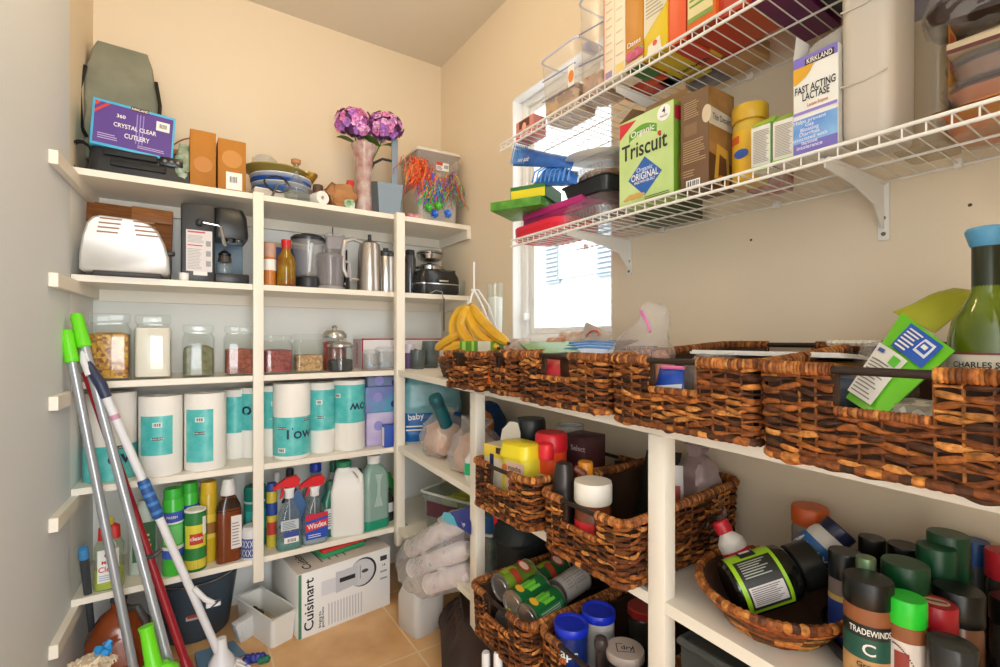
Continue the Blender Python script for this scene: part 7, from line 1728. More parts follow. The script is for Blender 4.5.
spice('tall green-lidded jar standing in front of its twin', 936, 546, .752, .056, mat('tan_spice', (150, 110, 70), .6), K(8, 72, 42, .35), None, (.60, 1))
spice('tall green-lidded jar standing behind its twin', 948, 533, .765, .060, mat('tan_spice', (150, 110, 70), .6), K(8, 66, 40, .35), None, (.62, 1))
def redl(b, r, h):
    M = Matrix.Translation((0, 0, h)); b.disc(M, 0, 0, r * .66, K(216, 196, 170), .0006, ry=r * .5); b.rect(M, -.012, -.003, .012, .003, K(150, 60, 50), .001)
spice('spice jar with red lid and cream sticker beside the lime lid', 936, 602, .705, .054, CIN, K(176, 28, 40, .35), redl, (.66, 1))
spice('broad dark jar with black lid behind the red lid', 958, 588, .715, .066, K(110, 70, 46, .2), BLK, None, (.66, 1))
spice('jar with smoky clear lid at the front of the turntable', 952, 642, .688, .058, mat('pale_seeds', (190, 140, 100), .6, c2=(140, 90, 60), scale=60, kind='voronoi'), clear('smoky_lid', (90, 90, 88), .35, .08), None, (.62, 1))
spice('dark jar at the frame edge on the turntable', 990, 610, .70, .06, K(50, 44, 38, .2), BLK, None, (.7, 1), pos=(.985, .165, 0))
zz = RS(1, .12)
spice('grey bottle with red cap beyond the turntable by the wall', 0, 0, .745, .055, clear('grey_bottle_glass', (120, 120, 110), .3), K(186, 34, 44, .4), lambda b, r, h: b.wrap(r, -60, 20, h * .25, h * .6, K(70, 110, 40)), (.78, 1), pos=(1.05, .185, 0), zb=zz, name='sauce_bottle')
spice('bottle with blue cap at the wall behind the tall green lids', 0, 0, .740, .045, K(80, 84, 84, .2), K(40, 84, 150, .4), None, (.8, 1), pos=(1.082, .226, 0), zb=zz, name='sauce_bottle')
# ================================================================== LOWER WIRE SHELF
ZL = WZL + .0018; ZU = WZU + .0018; FX = WX + .012
def rx(u, x): return px(u, 338, x).y
def lidbox(name, label, cat, loc, w, d, h, mb, ml, rz=0, lidf=.45, deco=None, group=None):
    t = thing(name, label, cat, loc, rz, group)
    B().box(-w / 2 + .002, w / 2 - .002, -d / 2 + .002, d / 2 - .002, 0, h * (1 - lidf * .6), mb, .002).build('box_base', t)
    b = B().box(-w / 2, w / 2, -d / 2, d / 2, h * (1 - lidf), h, ml, .002)
    if deco: deco(b, w, d, h)
    b.build('box_lid', t)
    return t
GST = 'gift boxes stacked at the far end of the lower wire shelf'
y0, y1 = rx(508, FX), rx(562, FX)
def scal(b, w, d, h): b.rect(face('R', w, d, h), -d * .5, -h * .5, -d * .2, h * .5, K(226, 60, 80))
t = thing('round_gift_tin', 'bright red rounded tin lowest at the far end of the wire shelf', 'tin', (FX + .085, (y0 + y1) / 2, ZL), -90, GST)
B().loft([((y0 - y1) / 2, .085, .06, 0), ((y0 - y1) / 2, .085, .06, .034)], K(214, 26, 52, .35), n=8).build('tin_body', t)
B().loft([((y0 - y1) / 2 * 1.01, .086, .062, .022), ((y0 - y1) / 2 * 1.01, .086, .062, .036), ((y0 - y1) / 2 * .97, .082, .06, .038)], K(222, 34, 60, .35), n=8).build('tin_lid', t)
y0, y1 = rx(521, FX + .02), rx(580, FX + .02)
lidbox('gift_box', 'magenta purple gift box between the red tin and green box', 'box', (FX + .11, (y0 + y1) / 2, ZL + .039), y0 - y1, .17, .042, K(150, 26, 90, .4), K(176, 34, 110, .35), -90, group=GST)
p = px(541, 203, FX - .005); GRB = mat('green_foil_print', (96, 160, 50), .4, c2=(64, 128, 40), scale=40)
az = -52
def corner_box(name, label, zc, p, wl, dl, h, m, rz, deco=None, side=None):
    # p is the corner nearest the viewer; the box runs away from it along both of its sides
    a = radians(rz); ex, ey = Vector((cos(a), sin(a), 0)), Vector((-sin(a), cos(a), 0))
    c = Vector((p.x, p.y, 0)) - ex * wl / 2 + ey * dl / 2
    return carton(name, label, 'box', (c.x, c.y, zc), wl, dl, h, m, rz=rz, deco=deco, group=GST)
corner_box('gift_box', 'flat bright green patterned box laid askew on the magenta box', ZL + .082, px(541, 203, FX + .0), .165, .15, .026, GRB, -62)
def yel(b, w, d, h): b.rect(face('F', w, d, h), -w / 2 + .003, -h / 2 + .002, w / 2 - .003, h * .2, K(226, 206, 30)); b.rect(face('R', w, d, h), -d / 2, -h * .5, d / 2, h * .5, K(20, 120, 50))
corner_box('gift_box', 'green and yellow carton lying on the flat green box', ZL + .109, px(546, 190, FX + .02), .115, .12, .040, K(24, 110, 44, .4), -62, yel)
# blue bags
BS = mat('blue_striped_bag', (30, 110, 200), .3, c2=(20, 90, 176), scale=30)
O = Vector((FX + .10, 1.10, ZL + .151)); t = thing('snack_bag', 'shiny blue bag of crackers on top of the stacked gift boxes', 'bag', O)
b = B(); c = [px(513, 166, FX + .05) - O, px(572, 168, FX + .02) - O, px(575, 158, FX + .06) - O, px(516, 146, FX + .08) - O]; nr = pouch(b, c, BS, .020, 8, .006, 3); b.build('bag_body', t)
if nr.x > 0: nr = -nr
b = B(); M = quad_frame(c, nr, .018); b.text(M, 'sea salt', .085, .012, .016, PAPER, rot=4)
for k in range(8): b.tube([c[0] + (c[1] - c[0]) * (.03 + .035 * k) + nr * .016, c[3] + (c[2] - c[3]) * (.03 + .035 * k) + nr * .012], .0022, K(90, 160, 230), 5)
b.build('print', t)
b = B(); c = [px(532, 186, FX + .03), px(577, 184, FX + .0), px(578, 172, FX + .04), px(548, 166, FX + .07)]; O = Vector((FX + .06, 1.0, ZL + .15)); nr = pouch(b, c, BS, .022, 8, .006, 7)
if nr.x > 0: nr = -nr
for k in range(9): b.tube([c[0] + (c[1] - c[0]) * (.08 + .1 * k) + nr * .014, (c[0] + c[1] + c[2] + c[3]) / 4 + (c[1] - c[0]) * (.08 + .1 * k - .5) + nr * .024, c[3] + (c[2] - c[3]) * (.08 + .1 * k) + nr * .012], .0025, K(80, 150, 226), 5)
solo(local(b, O), 'snack_bag', 'ribbed blue bag hanging over the green and yellow carton', 'bag', O)
# clamshells
CL = clear('clamshell_plastic', (246, 247, 247), .09, .08, (250, 250, 248))
cy = rx(598, FX + .08); CX_ = FX + .105
def clamshell(label, z, w, d, h, fill, name='clamshell'):
    t = thing(name, label, 'food container', (CX_, cy, z), -90, group='clear food containers stacked by the cracker carton')
    B().loft([(w * .42, d * .42, .02, 0), (w * .5, d * .5, .03, h * .5)], CL, n=6).build('base', t)
    B().loft([(w * .5, d * .5, .03, h * .52), (w * .52, d * .52, .03, h * .54), (w * .44, d * .44, .03, h * .95), (w * .40, d * .40, .03, h)], CL, n=6).build('lid', t)
    b = B()
    for k in range(14): x = -w * .46 + w * .92 * k / 13; b.tube([(x * .95, -d * .45, h * .08), (x, -d * .505, h * .5)], .002, CL, 5)
    b.build('ribs', t)
clamshell('empty clear ribbed clamshell resting on the wire', ZL, .17, .17, .075, None)
b = B(); b.loft([(.075, .07, .02, 0), (.085, .08, .025, .032), (.09, .085, .025, .034), (.08, .075, .02, .034), (.07, .065, .02, .004)], K(30, 34, 38, .35))
solo(b, 'black_tray', 'black plastic food tray above the empty ribbed clamshell', 'tray', (CX_ - .004, cy, ZL + .077), rz=-90, group='clear food containers stacked by the cracker carton')
clamshell('clear dome container with brown pie on the black tray', ZL + .114, .175, .165, .062, None)
b = B().lathe([(.05, 0), (.07, .012), (.06, .022), (.02, .028)], mat('brown_pie', (190, 130, 70), .7, c2=(150, 90, 40), scale=24)); solo(b, 'pie', 'brown baked pie inside the clear dome container', 'pie', (CX_, cy, ZL + .120))
b = B().lathe([(.045, 0), (.06, .001), (.098, .012), (.10, .014), (.096, .015), (.06, .005), (.0, .004)], K(226, 222, 212, .3), seg=44)
p = px(596, 138, CX_); solo(b, 'white_plate', 'white round plate balanced on the clear dome container', 'plate', (CX_ + .0, cy + .01, ZL + .179), rot=(3, -4, 0))
# cracker carton
TL = K(176, 206, 110, .5)
def tris(b, w, d, h):
    F = face('F', w, d, h)
    b.rect(F, -w / 2 + .001, -h / 2 + .001, w / 2 - .001, h / 2 - .001, mat('pale_green_print', (206, 224, 160), .5, c2=(176, 206, 116), scale=8), .0003)
    b.poly(F, [(-w / 2 + .002, h * .5 - .004), (-w / 2 + .002, h * .30), (-w * .16, h * .5 - .008)], K(206, 40, 56)); b.disc(F, w * .34, h * .40, .017, K(244, 242, 236), .0008); b.text(F, '4', w * .34, h * .42, .013, INK); b.text(F, 'PACKS', w * .34, h * .365, .0045, INK)
    n = 12
    for i in range(n):
        f0, f1 = i / n, (i + 1) / n; x0, x1 = -w * .30 + w * .52 * f0, -w * .30 + w * .52 * f1; z0, z1 = h * .25 + .012 * sin(pi * f0), h * .25 + .012 * sin(pi * f1)
        b.poly(F, [(x0, z0 - .004), (x1, z1 - .004), (x1, z1 + .014), (x0, z0 + .014)], K(96, 160, 40), .0008)
    b.text(F, 'Organic', -w * .04, h * .30, .014, PAPER, .0016, wide=w * .44); b.text(F, 'Triscuit', -w * .02, h * .115, .036, K(36, 34, 40), .0014, wide=w * .84); b.disc(F, w * .27, h * .205, .005, K(206, 40, 50), .0018)
    s = h * .235; b.poly(F, [(0, -h * .20 - s * .92), (s * .98, -h * .20), (0, -h * .20 + s * .92), (-s * .98, -h * .20)], K(40, 96, 176), .0010)
    b.text(F, 'Organic', 0, -h * .12, .010, K(200, 220, 250), .0018); b.text(F, 'ORIGINAL', 0, -h * .195, .0155, PAPER, .0018, wide=w * .50); b.text(F, 'MADE WITH SEA SALT', 0, -h * .255, .006, PAPER, .0018, wide=w * .38)
    for k in range(8): b.disc(F, -w * .34 + .006 * k, -h * .41 + .003 * (k % 3), .010, K(206, 166, 90), .0008 + .0001 * k, ry=.004)
    b.lines(F, w * .0, -h * .46, w * .46, -h * .42, 2, K(60, 80, 40))
    R = face('R', w, d, h); b.rect(R, -d / 2 + .001, -h / 2 + .001, d / 2 - .001, h / 2 - .001, K(120, 164, 50), .0004); b.poly(R, [(-d * .46, h * .30), (-d * .46, h * .44), (d * .1, h * .46), (d * .4, h * .3)], K(186, 30, 60), .0008); b.disc(R, d * .05, -h * .2, .012, K(196, 150, 80), .0008, ry=.03)
def trisflap(t, w, d, h):
    B().add([(-w / 2, d / 2, h), (w / 2, d / 2, h), (w / 2 - .01, d * .72, h + .045), (-w / 2 + .03, d * .72, h + .045), (-w / 2, d / 2 + .001, h - .001), (w / 2, d / 2 + .001, h - .001)], [(0, 1, 2, 3)], mat('raw_card', (150, 116, 76), .85)).build('open_flap', t)
    B().add([(-w / 2, -d / 2, h), (-w / 2, d / 2, h), (-w / 2 + .035, d * .45, h + .03), (-w / 2 + .03, -d * .3, h + .028)], [(0, 1, 2, 3)], mat('raw_card', (150, 116, 76), .85)).build('side_flap', t)
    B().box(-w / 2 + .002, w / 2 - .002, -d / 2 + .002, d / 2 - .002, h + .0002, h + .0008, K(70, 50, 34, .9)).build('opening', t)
A_, E_ = px(619, 205, FX), px(672, 191, FX - .004)
cyT = (A_.y + E_.y) / 2; wT = (A_ - E_).xy.length
hT = px(645, 112, FX).z - ZL
carton('cracker_carton', 'pale green cracker carton with open top on the lower wire shelf', 'box', (FX + .026, cyT, ZL), wT, .05, hT, TL, rz=-90, deco=tris, extra=trisflap)
# brown carton with picture on its end
hB = px(708, 84, FX).z - ZL; ya, yb = rx(680, FX), rx(708, FX)
BRN = K(112, 82, 56, .55)
def brown(b, w, d, h):
    F = face('F', w, d, h); TX = K(176, 146, 110)
    b.lines(F, -w * .36, h * .24, w * .2, h * .42, 8, TX); b.lines(F, -w * .4, -h * .22, w * .42, h * .02, 10, TX, seed=2); b.lines(F, -w * .4, -h * .36, w * .1, -h * .28, 3, TX, seed=4); b.barcode(F, -w * .28, -h * .48, w * .22, -h * .40)
    b.rect(F, -w * .36, h * .06, w * .1, h * .18, K(130, 98, 70)); b.disc(F, w * .44, h * .22, w * .16, K(206, 186, 156), .0008, ry=h * .09)
    R = face('R', w, d, h); b.rect(R, -d / 2 + .001, -h / 2 + .001, d / 2 - .001, h / 2 - .001, mat('tan_picture', (176, 130, 70), .5, c2=(130, 90, 44), scale=18), .0004)
    b.poly(R, [(-d * .5, h * .30), (d * .42, h * .26), (d * .42, h * .10), (-d * .5, h * .12)], K(206, 196, 176), .0008); b.text(R, 'Thin Dessert', -d * .02, h * .20, .013, K(80, 80, 74), .0014, wide=d * .7)
    b.poly(R, [(-d * .5, -h * .5), (d * .5, -h * .5), (d * .5, -h * .25), (-d * .5, -h * .16)], K(84, 54, 30), .0008)
    b.poly(R, [(-d * .3, -h * .42), (-d * .2, -h * .06), (d * .25, -h * .1), (d * .3, -h * .42)], K(206, 160, 60), .0010); b.poly(R, [(-d * .16, -h * .40), (-d * .1, -h * .16), (d * .15, -h * .19), (d * .2, -h * .40)], K(96, 60, 30), .0014)
    for k in range(3): b.disc(R, -d * .05 + d * .1 * k, -h * .42, .010, K(196, 130, 40), .0016)
yE = px(734, 160, FX + .085).y
carton('cracker_carton', 'tall brown carton with tan end picture next to the pale green carton', 'box', (FX + .046, (ya + yb) / 2, ZL), ya - yb, .088, hB, BRN, rz=-90, deco=brown, top=K(150, 116, 80))
# yellow lid jar, two foil cartons
p = px(750, 145, FX + .07); hJ = px(750, 108, FX + .07).z - ZL
def peanut(b, r, h):
    b.wrap(r, -100, 100, h * .04, h * .66, K(226, 176, 36), n=20); b.wrap(r, -80, -30, h * .50, h * .60, K(206, 90, 40), .0012); b.disc(Matrix(((cos(-.4), 0, sin(-.4) * -1, -r * .42), (sin(-.4), 0, -cos(-.4), -r * .93), (0, 1, 0, h * .36), (0, 0, 0, 1))), 0, 0, .014, K(40, 80, 160), .001, ry=.009)
    for k in range(5): b.wrap(r, 10, 22, h * (.16 + .1 * k), h * (.21 + .1 * k), K(206, 110, 50), .0014, 2)
L('peanut_jar', 'yellow labelled jar with broad mustard yellow lid on the wire shelf', 'jar', (p.x, p.y, ZL), .062, hJ, [('jar_body', [(.9, 0), (1, .03), (1, .74), (.86, .80)], K(206, 170, 60, .3)), ('lid', [(1.0, .80), (1.05, .82), (1.05, .98), (1, 1)], K(206, 164, 40, .4))], deco=peanut, rz=-66)
GF = mat('green_foil_top', (136, 196, 40), .3, c2=(176, 220, 90), scale=40)
def drinkbox(label, ua, ub, vt, x):
    ya, yb = rx(ua, x), rx(ub, x); w = ya - yb; h = px((ua + ub) / 2, vt, x).z - ZL
    t = thing('drink_carton', label, 'carton', (x + .022, (ya + yb) / 2, ZL), -90 + 6, group='green and white drink cartons')
    b = B().box(-w / 2, w / 2, -.022, .022, 0, h * .80, K(226, 220, 208), .002); F = Matrix(((1, 0, 0, 0), (0, 0, -1, -.0222), (0, 1, 0, 0), (0, 0, 0, 1)))
    b.lines(F, -w * .38, h * .14, w * .38, h * .72, 20, K(150, 140, 130)); b.rect(F, -w / 2, 0, w / 2, h * .08, K(130, 196, 40)); b.rect(F, w * .42, 0, w / 2, h * .8, K(70, 150, 40), .001); b.build('carton_body', t)
    b = B().add([(-w / 2, -.0225, h * .78), (w / 2, -.0225, h * .80), (w / 2, .0225, h * .80), (-w / 2, .0225, h * .78), (-w * .48, 0, h * .94), (w * .48, .002, h), (0, -.015, h * .84)], [(0, 6, 4), (6, 5, 4), (6, 1, 5), (0, 1, 6), (1, 2, 5), (2, 3, 4, 5), (3, 0, 4)], GF)
    b.rect(Matrix(((0, 0, 1, w / 2), (1, 0, 0, 0), (0, 1, 0, 0), (0, 0, 0, 1))), -.022, 0, .022, h * .79, K(80, 150, 30), .0008); b.build('foil_top', t)
drinkbox('green topped drink carton beside the mustard lidded jar', 750, 770.5, 114, FX + .004)
drinkbox('green topped drink carton next to the tall lavender box', 771.5, 794, 108, FX)
# tall box of tablets
ya, yb = rx(793, FX - .002), rx(838, FX - .002); w = ya - yb; hL = px(815, 52, FX).z - ZL
LAV = mat('white_to_blue_print', (236, 234, 226), .5)
def lact(b, w, d, h):
    F = face('F', w, d, h); b.rect(F, -w / 2 + .0005, -h / 2, w / 2 - .0005, -h * .12, mat('blue_print', (90, 140, 214), .5, c2=(150, 200, 236), scale=16), .0006); b.rect(F, -w / 2 + .0005, -h / 2, w / 2 - .0005, -h * .36, K(120, 110, 190), .0008)
    b.rect(F, -w / 2 + .0005, h * .40, w / 2 - .0005, h * .5, K(126, 110, 196)); b.rect(F, -w * .22, h * .40, w * .42, h * .465, K(60, 40, 34), .001); b.text(F, 'KIRKLAND', w * .10, h * .432, .0085, PAPER, .0014, wide=w * .56)
    pts = [(-w / 2 + .0005, h * .40), (-w * .02, h * .40)] + [(-w * .02 - w * .1 * sin(a) * 1.2 - w * .36 * (1 - cos(a)), h * .40 - h * .16 * sin(a)) for a in (.4, .8, 1.2, 1.5)] + [(-w / 2 + .0005, h * .24)]
    b.poly(F, pts, K(222, 166, 40), .0008); b.text(F, 'FAST ACTING', 0, h * .165, .0125, INK, .0012, wide=w * .90); b.text(F, 'LACTASE', w * .02, h * .085, .0125, INK, .0012, wide=w * .60); b.text(F, 'Lactase Enzyme', w * .06, h * .0, .006, K(196, 120, 40), .0012, wide=w * .46); b.rect(F, -w / 2 + .001, -h * .075, w / 2 - .001, -h * .045, K(150, 130, 206), .001)
    for k, tx in enumerate(('Helps prevent', 'Gas', 'Bloating', 'Diarrhea', 'associated with', 'lactose', 'intolerance')): b.text(F, tx, -w * .12, -h * (.15 + .043 * k), .0062, K(226, 226, 246), .0013)
def lflap(t, w, d, h):
    B().add([(-w / 2, -d / 2, h), (-w / 2, d / 2, h), (-w / 2 + .004, d / 2 - .004, h + .042), (-w / 2 + .002, -d / 2 + .006, h + .042)], [(0, 1, 2, 3)], PAPER).build('open_flap', t)
    b = B(); rr = B(); pouch(b, [Vector((-w * .42, 0, h - .004)), Vector((w * .46, 0, h + .004)), Vector((w * .46, .0, h + .036)), Vector((-w * .30, 0, h + .022))], clear('foil_film', (206, 204, 196), .5, .2, (206, 200, 190)), .010, amp=.006); b.build('inner_film', t)
carton('tablet_carton', 'white and lavender tablet carton, opened at the top', 'box', (FX + .024, (ya + yb) / 2, ZL), w, .05, hL, LAV, rz=-90, deco=lact, extra=lflap, side=K(226, 222, 214))
# tall frosted cereal container and label container
ya, yb = rx(838, FX - .002), rx(892, FX - .002); w = ya - yb
FR2 = clear('thick_frosted_plastic', (232, 222, 206), .66, .3, (232, 222, 206))
t = thing('cereal_container', 'tall frosted plastic container reaching up to the higher shelf', 'container', (FX + .052, (ya + yb) / 2, ZL), -90)
B().loft([(w * .46, .048, .016, 0), (w * .49, .052, .018, .02), (w * .5, .053, .018, .24)], FR2, cap1=False).build('container_body', t)
B().loft([(w * .51, .055, .018, .24), (w * .52, .056, .018, .25), (w * .50, .054, .018, .275)], K(70, 80, 170, .4)).build('lid', t)
B().loft([(w * .44, .045, .014, .004), (w * .46, .048, .014, .05), (w * .30, .03, .01, .06)], mat('brown_cereal', (150, 100, 70), .7, c2=(110, 66, 44), scale=50, kind='voronoi')).build('cereal', t)
for z in (.205, .09): B().tube([(-w * .45, -.0535, z), (0, -.0545, z - .002), (w * .42, -.0535, z + .004)], .0016, FR2, 5).build('moulded_line', t)
ya2, yb2 = rx(914, FX + .09), rx(926, FX + .09)
t = thing('cereal_container', 'clear container with orange printed label at the wall', 'container', (FX + .150, rx(921, FX + .12) , ZL), -90)
B().loft([(.032, .05, .012, 0), (.036, .056, .014, .25)], clear('clear_container', (236, 232, 224), .14, .12, (222, 206, 180)), cap1=False).build('container_body', t)
B().loft([(.038, .058, .014, .25), (.038, .058, .014, .27)], K(50, 60, 170, .4)).build('lid', t)
b = B(); M = Matrix(((0, 0, 1, .0368), (1, 0, 0, 0), (0, 1, 0, 0), (0, 0, 0, 1))); b.rect(M, -.05, .06, -.012, .20, K(222, 150, 50)); b.rect(M, -.044, .10, -.02, .16, K(186, 70, 40), .001); b.rect(M, -.05, .03, -.012, .058, K(120, 116, 110)); b.build('printed_label', t)
b = B().loft([(.03, .03, .01, 0), (.036, .036, .012, .03), (.02, .02, .01, .05)], mat('dark_food', (96, 74, 62), .6, c2=(70, 52, 44), scale=40), amp=.008, freq=40)
# clear bowls with orange food by the wall
ORG = mat('orange_food', (226, 104, 50), .5, c2=(206, 150, 60), scale=12)
yo = rx(1003, FX + .14)
for k, (lab, dz, r) in enumerate((('lowest clear food container with orange contents at the shelf end', 0, .066), ('middle clear food container stacked at the shelf end', .040, .063), ('upper clear food container with cream strip at the shelf end', .078, .058))):
    t = thing('food_container', lab, 'food container', (FX + .145, yo, ZL + dz), -90, group='clear food containers at the near end of the wire shelf')
    B().loft([(r * .8, r * .8, .03, 0), (r, r, .04, .026)], CL, n=6).build('base', t)
    B().loft([(r * 1.02, r * 1.02, .04, .027), (r * 1.03, r * 1.03, .04, .030), (r * .9, r * .9, .03, .038)], CL, n=6).build('lid', t)
    B().loft([(r * .76, r * .76, .03, .003), (r * .9, r * .9, .04, .024)], (ORG, K(196, 120, 70), K(150, 110, 84))[k], n=6).build('contents', t)
carton('carton', 'flat cream and maroon carton topping the clear food containers', 'box', (FX + .145, yo, ZL + .118), .11, .11, .016, K(206, 186, 150), rz=-84, deco=lambda b, w, d, h: b.rect(face('F', w, d, h), -w / 2, -h * .5, w / 2, -h * .1, K(96, 40, 36)))
yg = rx(965, FX + .03)
b = B(); pouch(b, [(-.06, -.06, 0), (.09, -.06, 0), (.09, .05, .012), (-.06, .05, .012)], ORG, .010, amp=.003); 
solo(b, 'food_packet', 'orange and yellow packet lying flat on the wire before the clear containers', 'packet', (FX + .07, yg - .03, ZL + .011), rz=-90)
# flat things seen from below
def flat(label, u, v, z, w, d, h, m, rz=0, name='flat_packet', deco=None, cat='packet'):
    p = pz(u, v, z); return carton(name, label, cat, (p.x, p.y, z), w, d, h, m, rz=rz - 90, deco=deco, bev=.003)
flat('dark green packet lying behind the pale green cracker carton', 668, 222, ZL, .14, .09, .05, K(70, 84, 50), 0)
flat('red and white packet lying behind the mustard lidded jar', 770, 192, ZL, .07, .06, .05, mat('red_white_packet', (176, 60, 44), .5, c2=(206, 190, 180), scale=30), 8)
# ================================================================== UPPER WIRE SHELF
def ubox(label, ua, ub, x, d, h, m, deco=None, rz=0, name='cereal_carton', top=None, side=None, bottom=None):
    ya, yb = rx(ua, x), rx(ub, x); w = ya - yb
    def dd(b, w, d, h):
        if deco: deco(b, w, d, h)
        if bottom: b.rect(face('D', w, d, h), -w / 2 + .001, -d / 2 + .001, w / 2 - .001, d / 2 - .001, bottom, .0004)
    return carton(name, label, 'box', (x + d / 2, (ya + yb) / 2, ZU), w, d, h, m, rz=-90 + rz, deco=dd, side=side)
UX = WX + .012
def pinkb(b, w, d, h): F = face('F', w, d, h); b.rect(F, -w / 2, -h / 2, w / 2, -h * .1, K(206, 90, 90)); b.rect(F, -w * .3, h * .05, w * .3, h * .45, K(96, 50, 36)); b.disc(F, 0, h * .1, w * .12, K(226, 170, 150), .001, ry=h * .2); b.text(F, 'crepes', 0, -h * .3, .012, PAPER)
ubox('small pink and brown carton at the far end of the upper wire shelf', 516, 533, UX + .02, .05, .06, K(206, 130, 120), pinkb)
def cont(label, ua, ub, x, h, tilt_, fill, fm, fl):
    ya, yb = rx(ua, x), rx(ub, x); w = ya - yb
    t = thing('cereal_container', label, 'container', (x + .05, (ya + yb) / 2, ZU), -90, group='clear cereal containers on the upper wire shelf')
    B().loft([(w * .40, .04, .016, 0), (w * .44, .045, .018, .02), (w * .5, .05, .02, h * .96)], FROST, cap1=False).build('container_body', t)
    B().tube([(q[0], q[1], h * .97) for q in rrect(w * .51, .051, .02)], .0028, K(206, 206, 228, .3), 8, True).build('rim', t)
    for z in (.35, .66): B().tube([(-w * .44, -.0475, h * z), (w * .44, -.0475, h * (z - .04))], .0022, clear('blue_tint', (200, 206, 232), .3, .2, (196, 200, 226)), 6).build('moulded_line', t)
    b = B().loft([(w * .39, .038, .014, .004), (w * .42, .043, .016, fill * .5), (w * .43, .044, .016, fill), (w * .2, .02, .01, fill + .012)], fm, amp=.006, freq=50)
    solo(b, 'cereal', fl, 'cereal', (x + .05, (ya + yb) / 2, ZU), rz=-90, kind='stuff')
    return t, w
t, w = cont('wide clear cereal jug with golden flakes at the far end', 540, 577, UX + .01, .188, 0, .070, mat('golden_flakes', (206, 160, 84), .7, c2=(150, 100, 44), scale=50, bump=1, kind='voronoi'), 'golden cereal flakes in the wide clear jug')
B().box(w * .42, w * .56, -.02, .02, .155, .175, K(60, 60, 180, .4), .003).build('hinge', t)
b = B(); M = Matrix(((1, 0, 0, 0), (0, 0, -1, -.0505), (0, 1, 0, 0), (0, 0, 0, 1))); b.rect(M, w * .28, .06, w * .44, .115, K(230, 226, 220)); b.disc(M, w * .36, .085, w * .07, K(226, 130, 40), .001, ry=.016); b.build('printed_label', t)
cont('tall clear container with tan cereal beside the cream carton', 577, 604, UX, .26, 0, .052, mat('tan_cereal', (206, 160, 120), .7, c2=(170, 120, 84), scale=60, bump=1, kind='voronoi'), 'tan cereal in the tall clear container')
def cream(b, w, d, h): F = face('F', w, d, h); b.rect(F, -w / 2, -h / 2, -w / 2 + .002, h / 2, K(206, 90, 80)); b.rect(F, w * .02, -h / 2, w * .04, h / 2, K(206, 180, 140)); b.lines(F, -w * .4, -h * .3, -w * .05, h * .4, 9, K(206, 186, 160), .15); b.rect(F, -w * .42, -h * .46, -w * .1, -h * .40, K(150, 130, 170)); b.rect(F, w * .1, -h * .48, w * .46, -h * .38, K(226, 196, 110)); b.lines(F, w * .1, -h * .3, w * .45, h * .45, 7, K(216, 186, 140), .1)
def brand(b, w, d, h): R = face('F', w, d, h); b.text(R, 'Dates', 0, -h * .28, .012, PAPER); b.rect(R, -w / 2, -h / 2, w / 2, -h * .44, K(206, 196, 170)); rn = random.Random(2); [b.disc(R, rn.uniform(-.4, .4) * w, -h * .39 + rn.uniform(-.02, .03) * h, .008, K(*rn.choice(((60, 150, 60), (90, 160, 50), (176, 40, 100), (196, 60, 120)))), .0008 + .0001 * k) for k in range(22)]
ubox('cream cereal carton with fine lines on the upper wire shelf', 604, 625, UX - .004, .06, .25, K(236, 222, 196), cream)
ubox('ochre carton with berries printed at its foot', 625.5, 643, UX - .004, .07, .25, K(196, 130, 30), brand, bottom=K(60, 120, 60))
def yellow(b, w, d, h): F = face('F', w, d, h); b.poly(F, [(-w / 2, h * .5), (w / 2, h * .5), (w / 2, -h * .05), (-w / 2, -h * .28)], K(216, 206, 180)); b.lines(F, -w * .4, h * -.1, w * .4, h * .4, 14, K(160, 150, 130)); b.poly(F, [(-w * .35, -h * .48), (-w * .3, -h * .38), (w * .2, -h * .33), (w * .3, -h * .48)], K(226, 216, 200), .001); b.disc(F, 0, -h * .38, .006, K(206, 60, 40), .0014)
ubox('yellow carton with white printed panel on the upper wire shelf', 644, 667, UX - .004, .16, .22, K(222, 190, 30), yellow, bottom=K(206, 180, 40))
ubox('slim orange red carton beside the yellow carton', 668, 686, UX, .14, .24, K(226, 90, 44), None, bottom=K(190, 60, 40), side=K(206, 76, 40))
def green_(b, w, d, h): F = face('F', w, d, h); b.rect(F, -w * .46, -h * .42, w * .40, h * .45, K(222, 206, 150)); b.lines(F, -w * .4, -h * .3, w * .3, h * .3, 12, K(110, 150, 60)); b.rect(F, -w * .46, -h * .42, w * .4, -h * .38, K(120, 150, 60), .001)
ubox('orange carton with green printed panel on the upper wire shelf', 687, 716, UX - .006, .15, .24, K(216, 100, 30), green_, bottom=K(176, 56, 30))
ubox('red carton with grey sticker underneath near the orange carton', 718, 748, UX + .004, .12, .22, K(190, 60, 36), None, bottom=K(170, 70, 36))
ubox('purple carton on the upper wire shelf above the drink cartons', 752, 790, UX + .015, .20, .2, K(110, 30, 90), None, bottom=mat('purple_print', (110, 34, 84), .5, c2=(84, 24, 70), scale=14))
ubox('dark navy carton with brown picture above the tablet carton', 793, 842, UX + .01, .20, .2, K(34, 44, 60), None, bottom=mat('navy_print', (40, 50, 62), .5, c2=(70, 56, 50), scale=12))
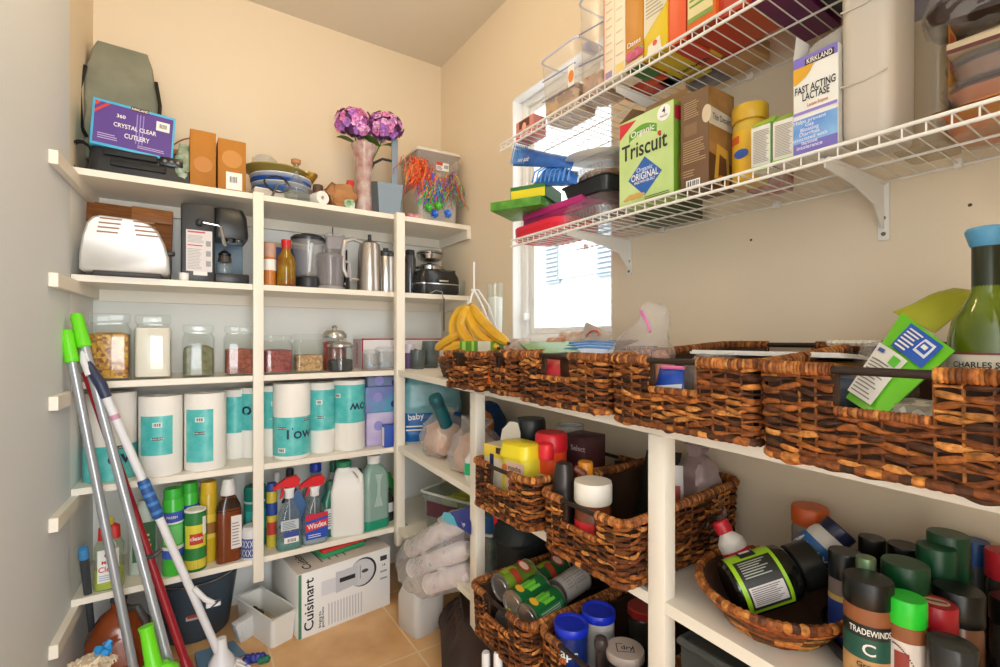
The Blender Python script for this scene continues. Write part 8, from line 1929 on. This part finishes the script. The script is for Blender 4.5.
ubox('black carton at the near end of the upper wire shelf', 846, 900, UX + .02, .18, .2, K(40, 36, 36), None, bottom=K(50, 44, 44))
def sand(b, w, d, h): b.text(face('D', w, d, h), 'Sandwich', .0, .012, .016, INK, .0012, wide=w * .6, rot=180 if False else 0); b.rect(face('D', w, d, h), -w * .4, -d * .3, w * .2, -d * .1, K(170, 130, 40), .001)
flat('yellow carton of sandwich bags lying behind the upright yellow carton', 697, 67, ZU, .12, .06, .04, K(206, 170, 40), 0, 'flat_carton', sand, 'box')
flat('red foil packet lying at the wall above the pale green carton', 652, 92, ZU, .13, .05, .03, mat('red_foil', (186, 40, 50), .4, c2=(206, 96, 60), scale=16), 0)
flat('teal packet lying at the wall next to the red foil one', 672, 82, ZU, .05, .05, .03, K(30, 104, 104, .4), 0)
flat('silver grey packet lying at the wall above the tall brown carton', 708, 84, ZU, .09, .05, .03, mat('silver_wrap', (150, 146, 150), .3, c2=(100, 96, 100), scale=30), 0)
flat('flat beige carton lying at the wall near the purple one', 738, 62, ZU, .09, .10, .04, mat('beige_card', (206, 160, 104), .7, c2=(180, 140, 96), scale=5), 0, 'flat_carton', None, 'box')
# brown bag hanging over the near end
p = px(976, 0, .985); zb = px(976, 28, .985).z
t = thing('food_bag', 'clear topped bag of dark brown food hanging under the near end of the upper shelf', 'bag', (p.x, p.y, zb), -90)
B().loft([(.02, .02, .01, .002), (.05, .035, .02, .008), (.055, .04, .025, .03), (.04, .03, .02, .05)], mat('dark_brown_food', (70, 50, 38), .5, c2=(46, 34, 26), scale=20), amp=.007, freq=30).build('bag_contents', t)
rr = [[Vector((a * cos(2 * pi * q / 16), c * sin(2 * pi * q / 16), z)) for q in range(16)] for a, c, z in ((.02, .02, 0), (.058, .04, .008), (.062, .045, .035), (.05, .036, .07), (.022, .018, .105), (.010, .008, ZU - zb - .012))]
B().rings(crumple(rr, 5, .008, 34, 5), FILM).build('film', t)
B().tube([(0, 0, ZU - zb - .02), (.006, .004, ZU - zb - .004), (0, .0, ZU - zb + .002)], .004, FILM2, 6).build('tie', t)
